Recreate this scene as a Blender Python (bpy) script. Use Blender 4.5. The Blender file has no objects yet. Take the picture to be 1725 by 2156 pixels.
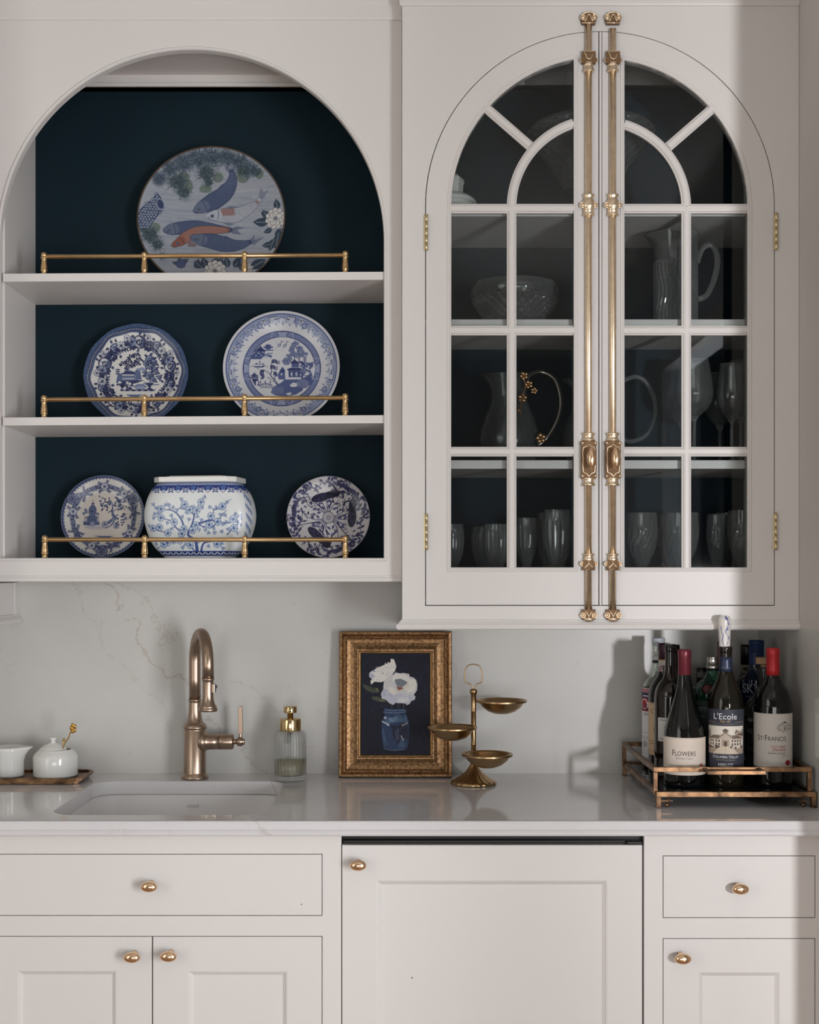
import bpy, math, random
import numpy as np
from mathutils import Vector
from mathutils.geometry import tessellate_polygon

random.seed(7)
RNG = np.random.RandomState(5)
PI = math.pi
SC = bpy.context.scene
COL = SC.collection

# ------------------------------------------------------------------ camera
F, CX, HY, CZ = 2730.0, 862.5, 1200.0, 1.425   # focal length (px), principal column, horizon row, eye height
cam = bpy.data.objects.new('camera', bpy.data.cameras.new('camera'))
COL.objects.link(cam)
cam.location = (0, 0, CZ)
cam.rotation_euler = (PI / 2, 0, 0)
cam.data.sensor_fit = 'VERTICAL'
cam.data.sensor_height = 36.0
cam.data.lens = 36.0 * F / 2156.0
cam.data.shift_y = (HY - 1078.0) / 2156.0
cam.data.clip_start = 0.05
SC.camera = cam

# ------------------------------------------------------------------ world, lights, exposure
SC.view_settings.view_transform = 'Standard'
SC.view_settings.look = 'None'
SC.view_settings.gamma = 1.0
SC.view_settings.use_curve_mapping = False
SC.view_settings.exposure = -0.2
w = bpy.data.worlds.new('world'); SC.world = w; w.use_nodes = True
bg = w.node_tree.nodes['Background']
bg.inputs[0].default_value = (0.62, 0.72, 0.9, 1); bg.inputs[1].default_value = 0.6

def area(name, loc, target, sx, sy, power, col):
    l = bpy.data.lights.new(name, 'AREA'); l.shape = 'RECTANGLE'
    l.size = sx; l.size_y = sy; l.energy = power; l.color = col
    o = bpy.data.objects.new(name, l); COL.objects.link(o)
    o.location = loc
    d = Vector(target) - Vector(loc)
    o.rotation_euler = d.to_track_quat('-Z', 'Z').to_euler()
    return o
area('rear_fill_light', (0.1, -2.5, 0.80), (0.1, 3, 0.80), 2.0, 1.0, 34, (1.0, 0.985, 1.0))  # unseen soft fill added behind the camera to brighten the fronts
area('daylight_hall_window', (1.86, -0.45, 0.98), (0.0, -0.45, 0.98), 1.7, 1.3, 165, (0.95, 0.97, 1.0))
area('daylight_side_window', (-2.9, -0.3, 1.45), (0.0, 1.6, 1.3), 2.6, 1.7, 34, (0.97, 1.0, 0.96))
area('daylight_hall', (1.55, -1.0, 1.30), (0.5, 2.9, 1.3), 0.14, 0.2, 85, (0.97, 0.97, 1.0))

cy = SC.cycles
cy.use_denoising = True
try: cy.denoiser = 'OPENIMAGEDENOISE'
except Exception: pass
cy.max_bounces = 14; cy.diffuse_bounces = 4; cy.glossy_bounces = 5
cy.transmission_bounces = 12; cy.transparent_max_bounces = 24
cy.caustics_reflective = False; cy.caustics_refractive = False
cy.sample_clamp_indirect = 4.0

# ------------------------------------------------------------------ helpers
def X(px, y): return (px - CX) * y / F
def Z(py, y): return CZ - (py - HY) * y / F
def lin(c):
    c = np.asarray(c, dtype=np.float64) / 255.0
    return np.where(c <= 0.04045, c / 12.92, ((c + 0.055) / 1.055) ** 2.4)

MATS = {}
def mat(name, rgb, rough=0.5, metal=0.0, bump=0.0, bscale=60.0, var=0.0, vscale=8.0, coat=0.0, trans=0.0,
        ior=1.45, attr=None, aniso=0.0, dark=None, spec=0.5):
    if name in MATS: return MATS[name]
    m = bpy.data.materials.new(name); m.use_nodes = True
    nt = m.node_tree; b = nt.nodes['Principled BSDF']
    col = tuple(float(v) for v in lin(rgb)) + (1,)
    b.inputs['Base Color'].default_value = col
    b.inputs['Roughness'].default_value = rough
    b.inputs['Metallic'].default_value = metal
    b.inputs['IOR'].default_value = ior
    b.inputs['Coat Weight'].default_value = coat
    b.inputs['Coat Roughness'].default_value = 0.04
    b.inputs['Transmission Weight'].default_value = trans
    b.inputs['Anisotropic'].default_value = aniso
    b.inputs['Specular IOR Level'].default_value = spec
    tc = nt.nodes.new('ShaderNodeTexCoord')
    if attr:
        a = nt.nodes.new('ShaderNodeVertexColor'); a.layer_name = attr
        nt.links.new(a.outputs['Color'], b.inputs['Base Color'])
    elif var > 0:
        n = nt.nodes.new('ShaderNodeTexNoise'); n.inputs['Scale'].default_value = vscale
        n.inputs['Detail'].default_value = 5
        r = nt.nodes.new('ShaderNodeValToRGB')
        d = lin(dark) if dark is not None else np.array(col[:3]) * (1 - var)
        r.color_ramp.elements[0].position = 0.35; r.color_ramp.elements[1].position = 0.65
        r.color_ramp.elements[0].color = tuple(float(v) for v in d) + (1,)
        r.color_ramp.elements[1].color = col
        nt.links.new(tc.outputs['Object'], n.inputs['Vector'])
        nt.links.new(n.outputs['Fac'], r.inputs['Fac'])
        nt.links.new(r.outputs['Color'], b.inputs['Base Color'])
    if bump > 0:
        n = nt.nodes.new('ShaderNodeTexNoise'); n.inputs['Scale'].default_value = bscale
        n.inputs['Detail'].default_value = 4
        bp = nt.nodes.new('ShaderNodeBump'); bp.inputs['Strength'].default_value = bump
        bp.inputs['Distance'].default_value = 0.002
        nt.links.new(tc.outputs['Object'], n.inputs['Vector'])
        nt.links.new(n.outputs['Fac'], bp.inputs['Height'])
        nt.links.new(bp.outputs['Normal'], b.inputs['Normal'])
    MATS[name] = m
    return m

PAINT = mat('white_cabinet_paint', (226, 222, 219), 0.42, bump=0.03, bscale=90, var=0.015, vscale=3)
WALLP = mat('wall_paint', (214, 208, 204), 0.6, bump=0.05, bscale=200, var=0.02)
NAVY = mat('navy_paint', (13, 36, 46), 0.7, spec=0.25, bump=0.04, bscale=120, var=0.08)
CEILP = mat('ceiling_paint', (222, 219, 214), 0.8, var=0.02)
BRASS = mat('aged_brass', (222, 186, 138), 0.32, 1.0, bump=0.05, bscale=150, var=0.15, vscale=40)
BRASSL = mat('polished_brass', (246, 224, 194), 0.32, 1.0, bump=0.04, bscale=200, var=0.12, vscale=60)
BRASSD = mat('dark_brass_relief', (138, 110, 84), 0.45, 1.0, bump=0.5, bscale=900, var=0.2, vscale=300)
KNOBM = mat('rose_brass_knob', (244, 208, 172), 0.2, 1.0, var=0.05)
HINGEM = mat('hinge_brass', (226, 210, 172), 0.36, 1.0, var=0.05)
FAUC = mat('brushed_bronze', (176, 154, 136), 0.3, 1.0, bump=0.015, bscale=500, var=0.06, aniso=0.4)
STAND = mat('antique_brass', (186, 156, 116), 0.3, 1.0, bump=0.05, bscale=300, var=0.12)
FRAMEG = mat('gilt_frame', (176, 138, 98), 0.4, 0.8, bump=0.2, bscale=420, var=0.45, vscale=170, dark=(112, 84, 58))
TRAYB = mat('rubbed_bronze', (156, 120, 88), 0.36, 0.9, bump=0.06, bscale=300, var=0.5, vscale=45, dark=(80, 60, 46))
PORC = mat('white_porcelain', (232, 231, 226), 0.12, coat=0.3, var=0.01)
SINKM = mat('sink_porcelain', (228, 226, 226), 0.15, coat=0.2, var=0.01)
BLACK = mat('black_plastic', (16, 16, 17), 0.3, var=0.1)
DGAP = mat('gap_shade_black', (12, 12, 14), 0.6, var=0.1)  # near-black stands in for the shade inside cabinet gaps
PAINTED = mat('transfer_glaze', (255, 255, 255), 0.2, attr='Col')
OILP = mat('oil_paint', (255, 255, 255), 0.75, bump=0.7, bscale=160, attr='Col')
PAPER = mat('label_paper', (255, 255, 255), 0.6, attr='Col')
CRYST = mat('crystal', (250, 252, 252), 0.015, trans=0.92, ior=1.5)
THING = mat('ribbed_glass', (246, 250, 248), 0.02, trans=1.0, ior=1.45)
def let_light_through(m, f):
    nt = m.node_tree; b = nt.nodes['Principled BSDF']; out = nt.nodes['Material Output']
    t = nt.nodes.new('ShaderNodeBsdfTransparent'); mx = nt.nodes.new('ShaderNodeMixShader'); mx.inputs[0].default_value = f
    nt.links.new(b.outputs[0], mx.inputs[1]); nt.links.new(t.outputs[0], mx.inputs[2]); nt.links.new(mx.outputs[0], out.inputs[0])
let_light_through(THING, 0.55); let_light_through(CRYST, 0.08)

def glass_pane_mat():
    m = bpy.data.materials.new('window_glass'); m.use_nodes = True
    nt = m.node_tree; nt.nodes.clear()
    out = nt.nodes.new('ShaderNodeOutputMaterial'); mx = nt.nodes.new('ShaderNodeMixShader')
    tr = nt.nodes.new('ShaderNodeBsdfTransparent'); gl = nt.nodes.new('ShaderNodeBsdfGlossy')
    tr.inputs[0].default_value = (0.9, 0.92, 0.92, 1); gl.inputs['Roughness'].default_value = 0.02
    fr = nt.nodes.new('ShaderNodeFresnel'); fr.inputs['IOR'].default_value = 1.36
    nt.links.new(fr.outputs[0], mx.inputs[0]); nt.links.new(tr.outputs[0], mx.inputs[1])
    nt.links.new(gl.outputs[0], mx.inputs[2]); nt.links.new(mx.outputs[0], out.inputs[0])
    return m
PANE = glass_pane_mat()

def marble_mat(name, base, rough, vs=0.7):
    m = bpy.data.materials.new(name); m.use_nodes = True
    nt = m.node_tree; N = nt.nodes; L = nt.links; b = N['Principled BSDF']
    b.inputs['Roughness'].default_value = rough
    tc = N.new('ShaderNodeTexCoord')
    def math_(op, a, bb=None):
        n = N.new('ShaderNodeMath'); n.operation = op
        for i, v in enumerate((a, bb)):
            if v is None: continue
            if isinstance(v, (int, float)): n.inputs[i].default_value = v
            else: L.new(v, n.inputs[i])
        return n.outputs[0]
    def noise(scale, det, rgh=0.6):
        n = N.new('ShaderNodeTexNoise'); n.inputs['Scale'].default_value = scale
        n.inputs['Detail'].default_value = det; n.inputs['Roughness'].default_value = rgh
        L.new(tc.outputs['Object'], n.inputs['Vector']); return n.outputs['Fac']
    def ramp(v, lo, hi):
        n = N.new('ShaderNodeMapRange'); n.inputs['From Min'].default_value = lo; n.inputs['From Max'].default_value = hi
        n.inputs['To Min'].default_value = 1; n.inputs['To Max'].default_value = 0
        L.new(v, n.inputs['Value']); return n.outputs['Result']
    sep = N.new('ShaderNodeSeparateXYZ'); L.new(tc.outputs['Object'], sep.inputs[0])
    x, y, z = sep.outputs
    fac = None
    n1 = noise(6, 8); n2 = noise(22, 6, 0.7); nm = noise(9, 3)
    # main diagonal veins: lines a*x + b*z = c bent by noise
    for (a, c_, bz, wd, st) in ((0.72, -0.02, 0.69, 0.005, vs*0.6), (0.60, 0.115, 0.80, 0.0035, vs*0.4), (0.80, -0.16, 0.60, 0.0035, vs*0.3)):
        s = math_('ADD', math_('MULTIPLY', x, a), math_('MULTIPLY', math_('ADD', z, -1.2), bz))
        s = math_('ADD', s, 0.42 - c_)
        s = math_('ADD', s, math_('MULTIPLY', math_('ADD', n1, -0.5), 0.22))
        s = math_('ADD', s, math_('MULTIPLY', math_('ADD', n2, -0.5), 0.06))
        v = math_('MULTIPLY', ramp(math_('ABSOLUTE', s), 0.0, wd), st)
        v = math_('MULTIPLY', math_('MAXIMUM', v, 0), math_('GREATER_THAN', nm, 0.44))
        fac = v if fac is None else math_('MAXIMUM', fac, v)
    for sc, wd, st, th in ((2.2, 0.005, vs*0.22, 0.56),):
        nn = noise(sc, 7, 0.65)
        v = math_('MULTIPLY', ramp(math_('ABSOLUTE', math_('ADD', nn, -0.5)), 0.0, wd), st)
        v = math_('MULTIPLY', math_('MAXIMUM', v, 0), math_('GREATER_THAN', nm, th))
        fac = math_('MAXIMUM', fac, v)
    mix = N.new('ShaderNodeMixRGB')
    cl = N.new('ShaderNodeValToRGB')
    c0 = tuple(float(q) for q in lin(base)); c1 = tuple(q * 0.93 for q in c0)
    cl.color_ramp.elements[0].color = c1 + (1,); cl.color_ramp.elements[1].color = c0 + (1,)
    cl.color_ramp.elements[0].position = 0.35; cl.color_ramp.elements[1].position = 0.6
    L.new(noise(2.5, 4), cl.inputs['Fac'])
    L.new(fac, mix.inputs['Fac']); L.new(cl.outputs['Color'], mix.inputs['Color1'])
    mix.inputs['Color2'].default_value = tuple(float(q) for q in lin((150, 122, 92))) + (1,)
    L.new(mix.outputs['Color'], b.inputs['Base Color'])
    return m
MARBLE = marble_mat('shaded_veined_marble', (208, 206, 201), 0.35, 0.65)  # duller than the counter marble: shade under the cabinets put into the colour
COUNTER = marble_mat('counter_marble', (222, 220, 221), 0.08, 0.45)

class MB:
    """collects geometry for ONE mesh object"""
    def __init__(s): s.v = []; s.f = []; s.sm = []; s.col = None; s.mi = []; s.cur = 0
    def add(s, vs, fs, smooth=False):
        o = len(s.v); s.v.extend(tuple(map(float, p)) for p in vs)
        s.f.extend(tuple(i + o for i in f) for f in fs); s.sm.extend([smooth] * len(fs)); s.mi.extend([s.cur] * len(fs)); return s
    def box(s, x0, x1, y0, y1, z0, z1, dz=0.0):
        """dz: extra height at the x1 end (a board that is a little out of level)"""
        return s.add([(x0, y0, z0), (x1, y0, z0 + dz), (x1, y1, z0 + dz), (x0, y1, z0), (x0, y0, z1), (x1, y0, z1 + dz), (x1, y1, z1 + dz), (x0, y1, z1)],
              [(0, 3, 2, 1), (4, 5, 6, 7), (0, 1, 5, 4), (1, 2, 6, 5), (2, 3, 7, 6), (3, 0, 4, 7)])
    def lathe(s, prof, c=(0, 0, 0), seg=32, axis='z', sq=1.0, rf=None, smooth=True, close=False, a0=0.0, a1=2 * PI):
        """prof: (r, h) pairs; sq squashes the depth; rf(theta, h) scales the radius"""
        vs = []; full = abs(a1 - a0 - 2 * PI) < 1e-6; n = seg if full else seg + 1
        for r, h in prof:
            for k in range(n):
                t = a0 + (a1 - a0) * k / seg; q = r * (rf(t, h) if rf else 1)
                p = (q * math.cos(t), q * math.sin(t) * sq, h)
                if axis == 'x': p = (h, p[0], p[1])
                elif axis == 'y': p = (p[0], h, p[1])
                vs.append((p[0] + c[0], p[1] + c[1], p[2] + c[2]))
        fs = []; m = len(prof); ring = m if close else m - 1
        for i in range(ring):
            for k in range(seg):
                k2 = (k + 1) % n if full else k + 1; j = (i + 1) % m
                fs.append((i * n + k, i * n + k2, j * n + k2, j * n + k))
        if not close and full:
            fs.append(tuple(range(n - 1, -1, -1))); fs.append(tuple((m - 1) * n + k for k in range(n)))
        o = len(s.f); s.add(vs, fs, smooth)
        if not close and full: s.sm[-1] = s.sm[-2] = False
        return s
    def ball(s, c, r, sx=1, sy=1, sz=1, seg=20, rings=12):
        vs = [(c[0], c[1], c[2] - r * sz)]
        for i in range(1, rings):
            a = PI * i / rings
            for k in range(seg):
                t = 2 * PI * k / seg
                vs.append((c[0] + r * sx * math.sin(a) * math.cos(t), c[1] + r * sy * math.sin(a) * math.sin(t), c[2] - r * sz * math.cos(a)))
        vs.append((c[0], c[1], c[2] + r * sz)); fs = []
        for k in range(seg): fs.append((0, 1 + (k + 1) % seg, 1 + k))
        for i in range(rings - 2):
            for k in range(seg):
                a = 1 + i * seg + k; b = 1 + i * seg + (k + 1) % seg
                fs.append((a, b, b + seg, a + seg))
        l = len(vs) - 1; q = 1 + (rings - 2) * seg
        for k in range(seg): fs.append((l, q + k, q + (k + 1) % seg))
        return s.add(vs, fs, True)
    def tube(s, pts, r, seg=14, closed=False, flat=1.0):
        pts = [Vector(p) for p in pts]; n = len(pts)
        rs = r if isinstance(r, (list, tuple)) else [r] * n
        vs = []; prev = None
        for i, p in enumerate(pts):
            a = pts[i - 1] if (i > 0 or closed) else p; b = pts[(i + 1) % n] if (i < n - 1 or closed) else p
            t = (b - a).normalized()
            if prev is None:
                ref = Vector((0, 0, 1)) if abs(t.z) < 0.9 else Vector((0, 1, 0)); u = t.cross(ref).normalized()
            else:
                u = (prev - t * prev.dot(t)).normalized()
            prev = u; w_ = t.cross(u)
            for k in range(seg):
                an = 2 * PI * k / seg
                vs.append(p + (u * math.cos(an) + w_ * math.sin(an) * flat) * rs[i])
        fs = []
        for i in range(n if closed else n - 1):
            for k in range(seg):
                j = (i + 1) % n
                fs.append((i * seg + k, i * seg + (k + 1) % seg, j * seg + (k + 1) % seg, j * seg + k))
        if not closed:
            fs.append(tuple(range(seg - 1, -1, -1))); fs.append(tuple((n - 1) * seg + k for k in range(seg)))
        return s.add(vs, fs, True)
    def slab(s, outer, holes, a, b, plane='y'):
        """flat board with holes. plane 'y': outlines in (x, z), from depth a (front) to b; plane 'z': outlines in (x, y), heights a..b"""
        loops = [list(outer)] + [list(h) for h in holes]
        tris = tessellate_polygon([[Vector((p[0], p[1], 0)) for p in l] for l in loops])
        flat = [p for l in loops for p in l]; n = len(flat)
        mk = (lambda p, d: (p[0], d, p[1])) if plane == 'y' else (lambda p, d: (p[0], p[1], d))
        vs = [mk(p, a) for p in flat] + [mk(p, b) for p in flat]
        fs = [tuple(t) for t in tris] + [tuple(i + n for i in reversed(t)) for t in tris]
        o = 0
        for l in loops:
            m = len(l)
            for i in range(m):
                j = (i + 1) % m; fs.append((o + i, o + j, n + o + j, n + o + i))
            o += m
        return s.add(vs, fs)
    def sweep(s, path, prof, closed=False, plane='y', at=0.0, smooth=False):
        """profile (n, d): n = offset to the path's left, d = offset along the plane normal (towards the camera / up)"""
        P = [Vector(p) for p in path]; n = len(P); vs = []
        for i, p in enumerate(P):
            a = P[i - 1] if (i > 0 or closed) else None; b = P[(i + 1) % n] if (i < n - 1 or closed) else None
            d1 = (p - a).normalized() if a is not None else (b - p).normalized()
            d2 = (b - p).normalized() if b is not None else d1
            n1 = Vector((-d1.y, d1.x)); n2 = Vector((-d2.y, d2.x))
            m = (n1 + n2) / max(0.2, 1 + n1.dot(n2))
            for (q, d) in prof:
                c = p + m * q
                vs.append((c.x, at - d, c.y) if plane == 'y' else (c.x, c.y, at + d))
        k = len(prof); fs = []
        for i in range(n if closed else n - 1):
            j = (i + 1) % n
            for e in range(k):
                g = (e + 1) % k
                fs.append((i * k + e, i * k + g, j * k + g, j * k + e))
        if not closed:
            fs.append(tuple(range(k - 1, -1, -1))); fs.append(tuple((n - 1) * k + e for e in range(k)))
        return s.add(vs, fs, smooth)
    def build(s, name, m, parent=None, world=False, bevel=0.0, loc=None, fixn=True):
        me = bpy.data.meshes.new(name)
        off = ORG.get(parent.name, (0, 0, 0)) if (parent is not None and world) else (0, 0, 0)
        vs = s.v if off == (0, 0, 0) else [(p[0] - off[0], p[1] - off[1], p[2] - off[2]) for p in s.v]
        me.from_pydata(vs, [], s.f)
        me.polygons.foreach_set('use_smooth', s.sm)
        if fixn:
            import bmesh
            bm = bmesh.new(); bm.from_mesh(me); bmesh.ops.recalc_face_normals(bm, faces=bm.faces); bm.to_mesh(me); bm.free()
        if s.col is not None:
            ca = me.color_attributes.new('Col', 'FLOAT_COLOR', 'POINT')
            ca.data.foreach_set('color', np.ascontiguousarray(s.col, dtype=np.float32).ravel())
        if isinstance(m, list):
            for q in m: me.materials.append(q)
            me.polygons.foreach_set('material_index', s.mi)
        else: me.materials.append(m)
        me.update()
        o = bpy.data.objects.new(name, me); COL.objects.link(o)
        if parent is not None:
            o.parent = parent; ORG[o.name] = ORG.get(parent.name, (0, 0, 0))
        if loc is not None: o.location = loc
        if bevel > 0:
            md = o.modifiers.new('edge', 'BEVEL'); md.width = bevel; md.segments = 2; md.limit_method = 'ANGLE'; md.angle_limit = 0.7
        return o
ORG = {}

def tag(o, label=None, cat=None, group=None, kind=None):
    if label: o['label'] = label
    if cat: o['category'] = cat
    if group: o['group'] = group
    if kind: o['kind'] = kind
    return o
def thing(name, loc, label, cat, group=None, rz=0.0):
    o = bpy.data.objects.new(name, None); COL.objects.link(o); o.location = loc; o.rotation_euler = (0, 0, rz)
    o.empty_display_size = 0.05
    ORG[o.name] = tuple(loc); return tag(o, label, cat, group)
def copy_tree(o, loc=None, parent=None, label=None, scale=None):
    c = o.copy(); COL.objects.link(c); c.parent = parent
    if loc is not None: c.location = loc
    if label: c['label'] = label
    if scale: c.scale = scale
    for ch in list(o.children): copy_tree(ch, None, c)
    return c
def struct(o): return tag(o, kind='structure')
def arc(cx, cz, r, a0, a1, n):
    return [(cx + r * math.cos(a0 + (a1 - a0) * i / n), cz + r * math.sin(a0 + (a1 - a0) * i / n)) for i in range(n + 1)]
def rrect(x0, x1, z0, z1, r, n=6):
    return (arc(x1 - r, z0 + r, r, -PI / 2, 0, n) + arc(x1 - r, z1 - r, r, 0, PI / 2, n) +
            arc(x0 + r, z1 - r, r, PI / 2, PI, n) + arc(x0 + r, z0 + r, r, PI, 1.5 * PI, n))
def prof(y, zb, pts): return [(hw * y / F, Z(py, y) - zb) for hw, py in pts]
def smooth_path(pts, n=8):
    P = [Vector(p) for p in pts]; out = []
    for i in range(len(P) - 1):
        p0 = P[max(i - 1, 0)]; p1 = P[i]; p2 = P[i + 1]; p3 = P[min(i + 2, len(P) - 1)]
        for k in range(n):
            t = k / n
            out.append(0.5 * ((2 * p1) + (p2 - p0) * t + (2 * p0 - 5 * p1 + 4 * p2 - p3) * t * t + (3 * p1 - p0 - 3 * p2 + p3) * t ** 3))
    out.append(P[-1]); return out

# text: made once as flat meshes (vertices and faces), placed by the builders
TXT = {}
def make_texts(items):
    obs = []
    for key, (body, wt, caps, shear) in items.items():
        cu = bpy.data.curves.new(key, 'FONT'); cu.body = body; cu.size = 1.0; cu.align_x = 'CENTER'; cu.resolution_u = 3
        cu.offset = wt; cu.shear = shear; cu.small_caps_scale = 0.78
        if caps:
            for i in range(len(body)):
                if body[i].islower(): cu.body_format[i].use_small_caps = True
        o = bpy.data.objects.new(key, cu); COL.objects.link(o); obs.append((key, o))
    bpy.context.view_layer.update()
    dg = bpy.context.evaluated_depsgraph_get()
    for key, o in obs:
        me = bpy.data.meshes.new_from_object(o.evaluated_get(dg))
        TXT[key] = ([tuple(v.co) for v in me.vertices], [tuple(p.vertices) for p in me.polygons])
        cu = o.data
        bpy.data.objects.remove(o); bpy.data.curves.remove(cu); bpy.data.meshes.remove(me)
make_texts({
    'FLOWERS': ('Flowers', 0.0, True, 0), 'SONOMA': ('Sonoma Coast', 0.0, False, 0.3), 'LECOLE': ("L'Ecole", 0.0, False, 0),
    'NO41': ('No 41', 0.0, False, 0.3), 'COLVAL': ('Columbia Valley', 0.0, True, 0), 'MERLOT': ('MERLOT', 0.0, False, 0),
    'STF': ('St\u00b7Francis', -0.004, True, 0), 'OLDV': ('"OLD VINES"', 0.0, False, 0), 'ZIN': ('ZINFANDEL', 0.0, False, 0),
    'SONCO': ('Sonoma County', 0.0, True, 0), 'YEAR': ('2019', 0.0, False, 0), 'SKY': ('SKYY', 0.02, False, 0), 'VOD': ('VODKA', 0.0, False, 0),
    'KOH': ('KOHLER', 0.0, False, 0), 'VADA': ('vada', 0.0, False, 0.3), 'CARO': ('I,CO', 0.02, False, 0), 'SUP': ('SUPERIOR', 0.01, False, 0),
    'CAB': ('Cabernet', 0.0, True, 0), 'CH': ('Chianti', 0.0, False, 0.3), 'TANQ': ('London Dry', 0.0, False, 0.3), 'LEC2': ("L'Ecole", 0.0, False, 0),
})
def text_mb(key, cx, cz, width, height=None, y=0.0, r=None, a0=0.0):
    """text in the xz plane facing -y; with r it wraps round a vertical cylinder of that radius, a0 = angle of its centre"""
    vs, fs = TXT[key]
    xs = [v[0] for v in vs]; ys = [v[1] for v in vs]
    wd = max(xs) - min(xs); hh = max(ys) - min(ys); mx = (max(xs) + min(xs)) / 2; mz = (max(ys) + min(ys)) / 2
    k = width / wd; kz = (height / hh) if height else k
    out = []
    for v in vs:
        px = (v[0] - mx) * k; pz = cz + (v[1] - mz) * kz
        if r is None: out.append((cx + px, y, pz))
        else:
            t = a0 + (cx + px) / r; out.append((r * math.sin(t), -r * math.cos(t), pz))
    return MB().add(out, fs)

# ================================================================== setting
YB, YL, YG, YC, YK = 3.25, 2.97, 2.92, 2.655, 2.637    # wall, shelf cabinet face, glass cabinet face, base face, counter edge
XR = 0.878                                             # alcove side wall
ZT = 0.915
floor_m = mat('oak_floor', (176, 150, 126), 0.4, var=0.35, vscale=5, bump=0.1)
o = struct(MB().box(-3.2, 3.2, -2.7, 3.4, -0.05, 0).build('floor', floor_m))
for i in range(18):   # boards behind and under the camera, seen only in reflections
    MB().box(-3.1, 1.1, -2.5 + i * 0.18, -2.5 + i * 0.18 + 0.176, 0.0, 0.004).build('floor_board', floor_m, o)
struct(MB().box(-3.2, 3.2, -2.7, 3.4, 2.80, 2.86).build('ceiling', CEILP))
wb = struct(MB().box(-3.2, 3.2, YB + 0.012, 3.4, 0, 2.8).build('wall_back', WALLP))
MB().box(-1.32, XR + 0.004, YB, YB + 0.012, ZT - 0.03, 1.62).build('splash_slab', MARBLE, wb)
wr = struct(MB().box(XR, XR + 0.13, 2.23, YB + 0.02, 0, 2.8).build('wall_right', WALLP, bevel=0.004))
MB().box(XR - 0.0035, XR + 0.001, 2.64, YB + 0.002, ZT, Z(1322, 2.92) + 0.0).build('splash_slab', MARBLE, wr)
# the room behind the camera: doorway to a dark hall on one side, side and hall windows, added fill at the rear
mb = MB()
mb.box(1.2, 1.3, 1.06, 2.3, 0, 2.8); mb.box(1.2, 1.3, -0.16, 1.06, 2.35, 2.8); mb.box(1.2, 1.3, -2.7, -0.16, 0, 2.8)
mb.box(XR, 1.3, 2.23, 2.33, 0, 2.8)
struct(mb.build('wall_hall', mat('pale_blue_wall', (206, 214, 222), 0.6, var=0.02)))
tr = MB().sweep([(-0.16, 0), (-0.16, 2.35), (1.06, 2.35), (1.06, 0)], [(0, 0), (0.09, 0), (0.09, 0.02), (0, 0.025)], plane='y', at=0)
tr.v = [(1.2 + p[1] * 1.0, p[0], p[2]) for p in tr.v]
struct(tr.build('door_1', PAINT))
struct(MB().box(1.9, 1.95, -2.7, 3.4, 0, 2.8).build('wall_far', mat('hall_wall_dark', (66, 62, 64), 0.6, var=0.1)))
struct(MB().box(-3.2, -3.1, -2.7, 3.4, 0, 2.8).build('wall_left', WALLP))
struct(MB().box(-3.2, 3.2, -2.7, -2.6, 0, 2.8).build('wall_rear', mat('rear_wall_paint', (190, 186, 186), 0.6, var=0.03)))
struct(MB().box(-1.36, -1.32, 2.6, YB + 0.02, 0, 2.8).build('wall_alcove', WALLP))
def window_frame(name, c, wd, ht, axis):
    m = MB(); pr = [(0, 0), (0.07, 0), (0.07, 0.03), (0, 0.03)]
    m.sweep([(-wd / 2, -ht / 2), (-wd / 2, ht / 2), (wd / 2, ht / 2), (wd / 2, -ht / 2)], pr, closed=True, at=0)
    m.box(-0.015, 0.015, -0.03, 0, -ht / 2, ht / 2); m.box(-wd / 2, wd / 2, -0.03, 0, -0.015, 0.015)
    sg_ = -1 if c[0] > 0 else 1
    m.v = [(c[0] - p[0], c[1] - p[1], c[2] + p[2]) for p in m.v] if axis == 'y' else [(c[0] - sg_ * p[1], c[1] + p[0], c[2] + p[2]) for p in m.v]
    return struct(m.build(name, PAINT))
window_frame('rear_fill_frame', (0.1, -2.59, 0.80), 2.06, 1.06, 'y')  # frame made up around the added rear fill
window_frame('window_3', (1.885, -0.45, 0.98), 1.76, 1.36, 'x')
window_frame('window_2', (-3.09, -0.3, 1.45), 2.66, 1.76, 'x')

# ================================================================== arched open shelf cabinet
xL0, xL1 = -0.9785, X(846.2, YG)
oc = thing('open_shelf_cabinet', ((xL0 + xL1) / 2, 3.1, Z(1225, YL)), 'white arched open shelf cabinet with navy back and brass gallery rails', 'cabinet')
sL, sR = X(0.5, YL), X(808.5, YL)
acx = (sL + sR) / 2; ar = (sR - sL) / 2; zsp = Z(509, YL) ; zop = Z(1175, YL); ztop = 2.80
hole = [(sL, zop), (sR, zop)] + arc(acx, zsp, ar, 0, PI, 90)
zb_ff = Z(1212, YL)
MB().slab([(xL0, zb_ff), (xL1, zb_ff), (xL1, ztop - 0.001), (xL0, ztop - 0.001)], [hole], YL, YL + 0.02).build('face_frame', PAINT, oc, world=True, bevel=0.0007)
# bead round the opening
bead = [(-0.0075, 0.0), (-0.0075, 0.0015), (-0.005, 0.004), (-0.002, 0.004), (-0.0005, 0.002), (0.0004, 0.0)]
MB().sweep(hole[::-1], [(-q, d) for q, d in bead][::-1], closed=True, at=YL - 0.0001).build('arch_bead', PAINT, oc, world=True)
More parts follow.
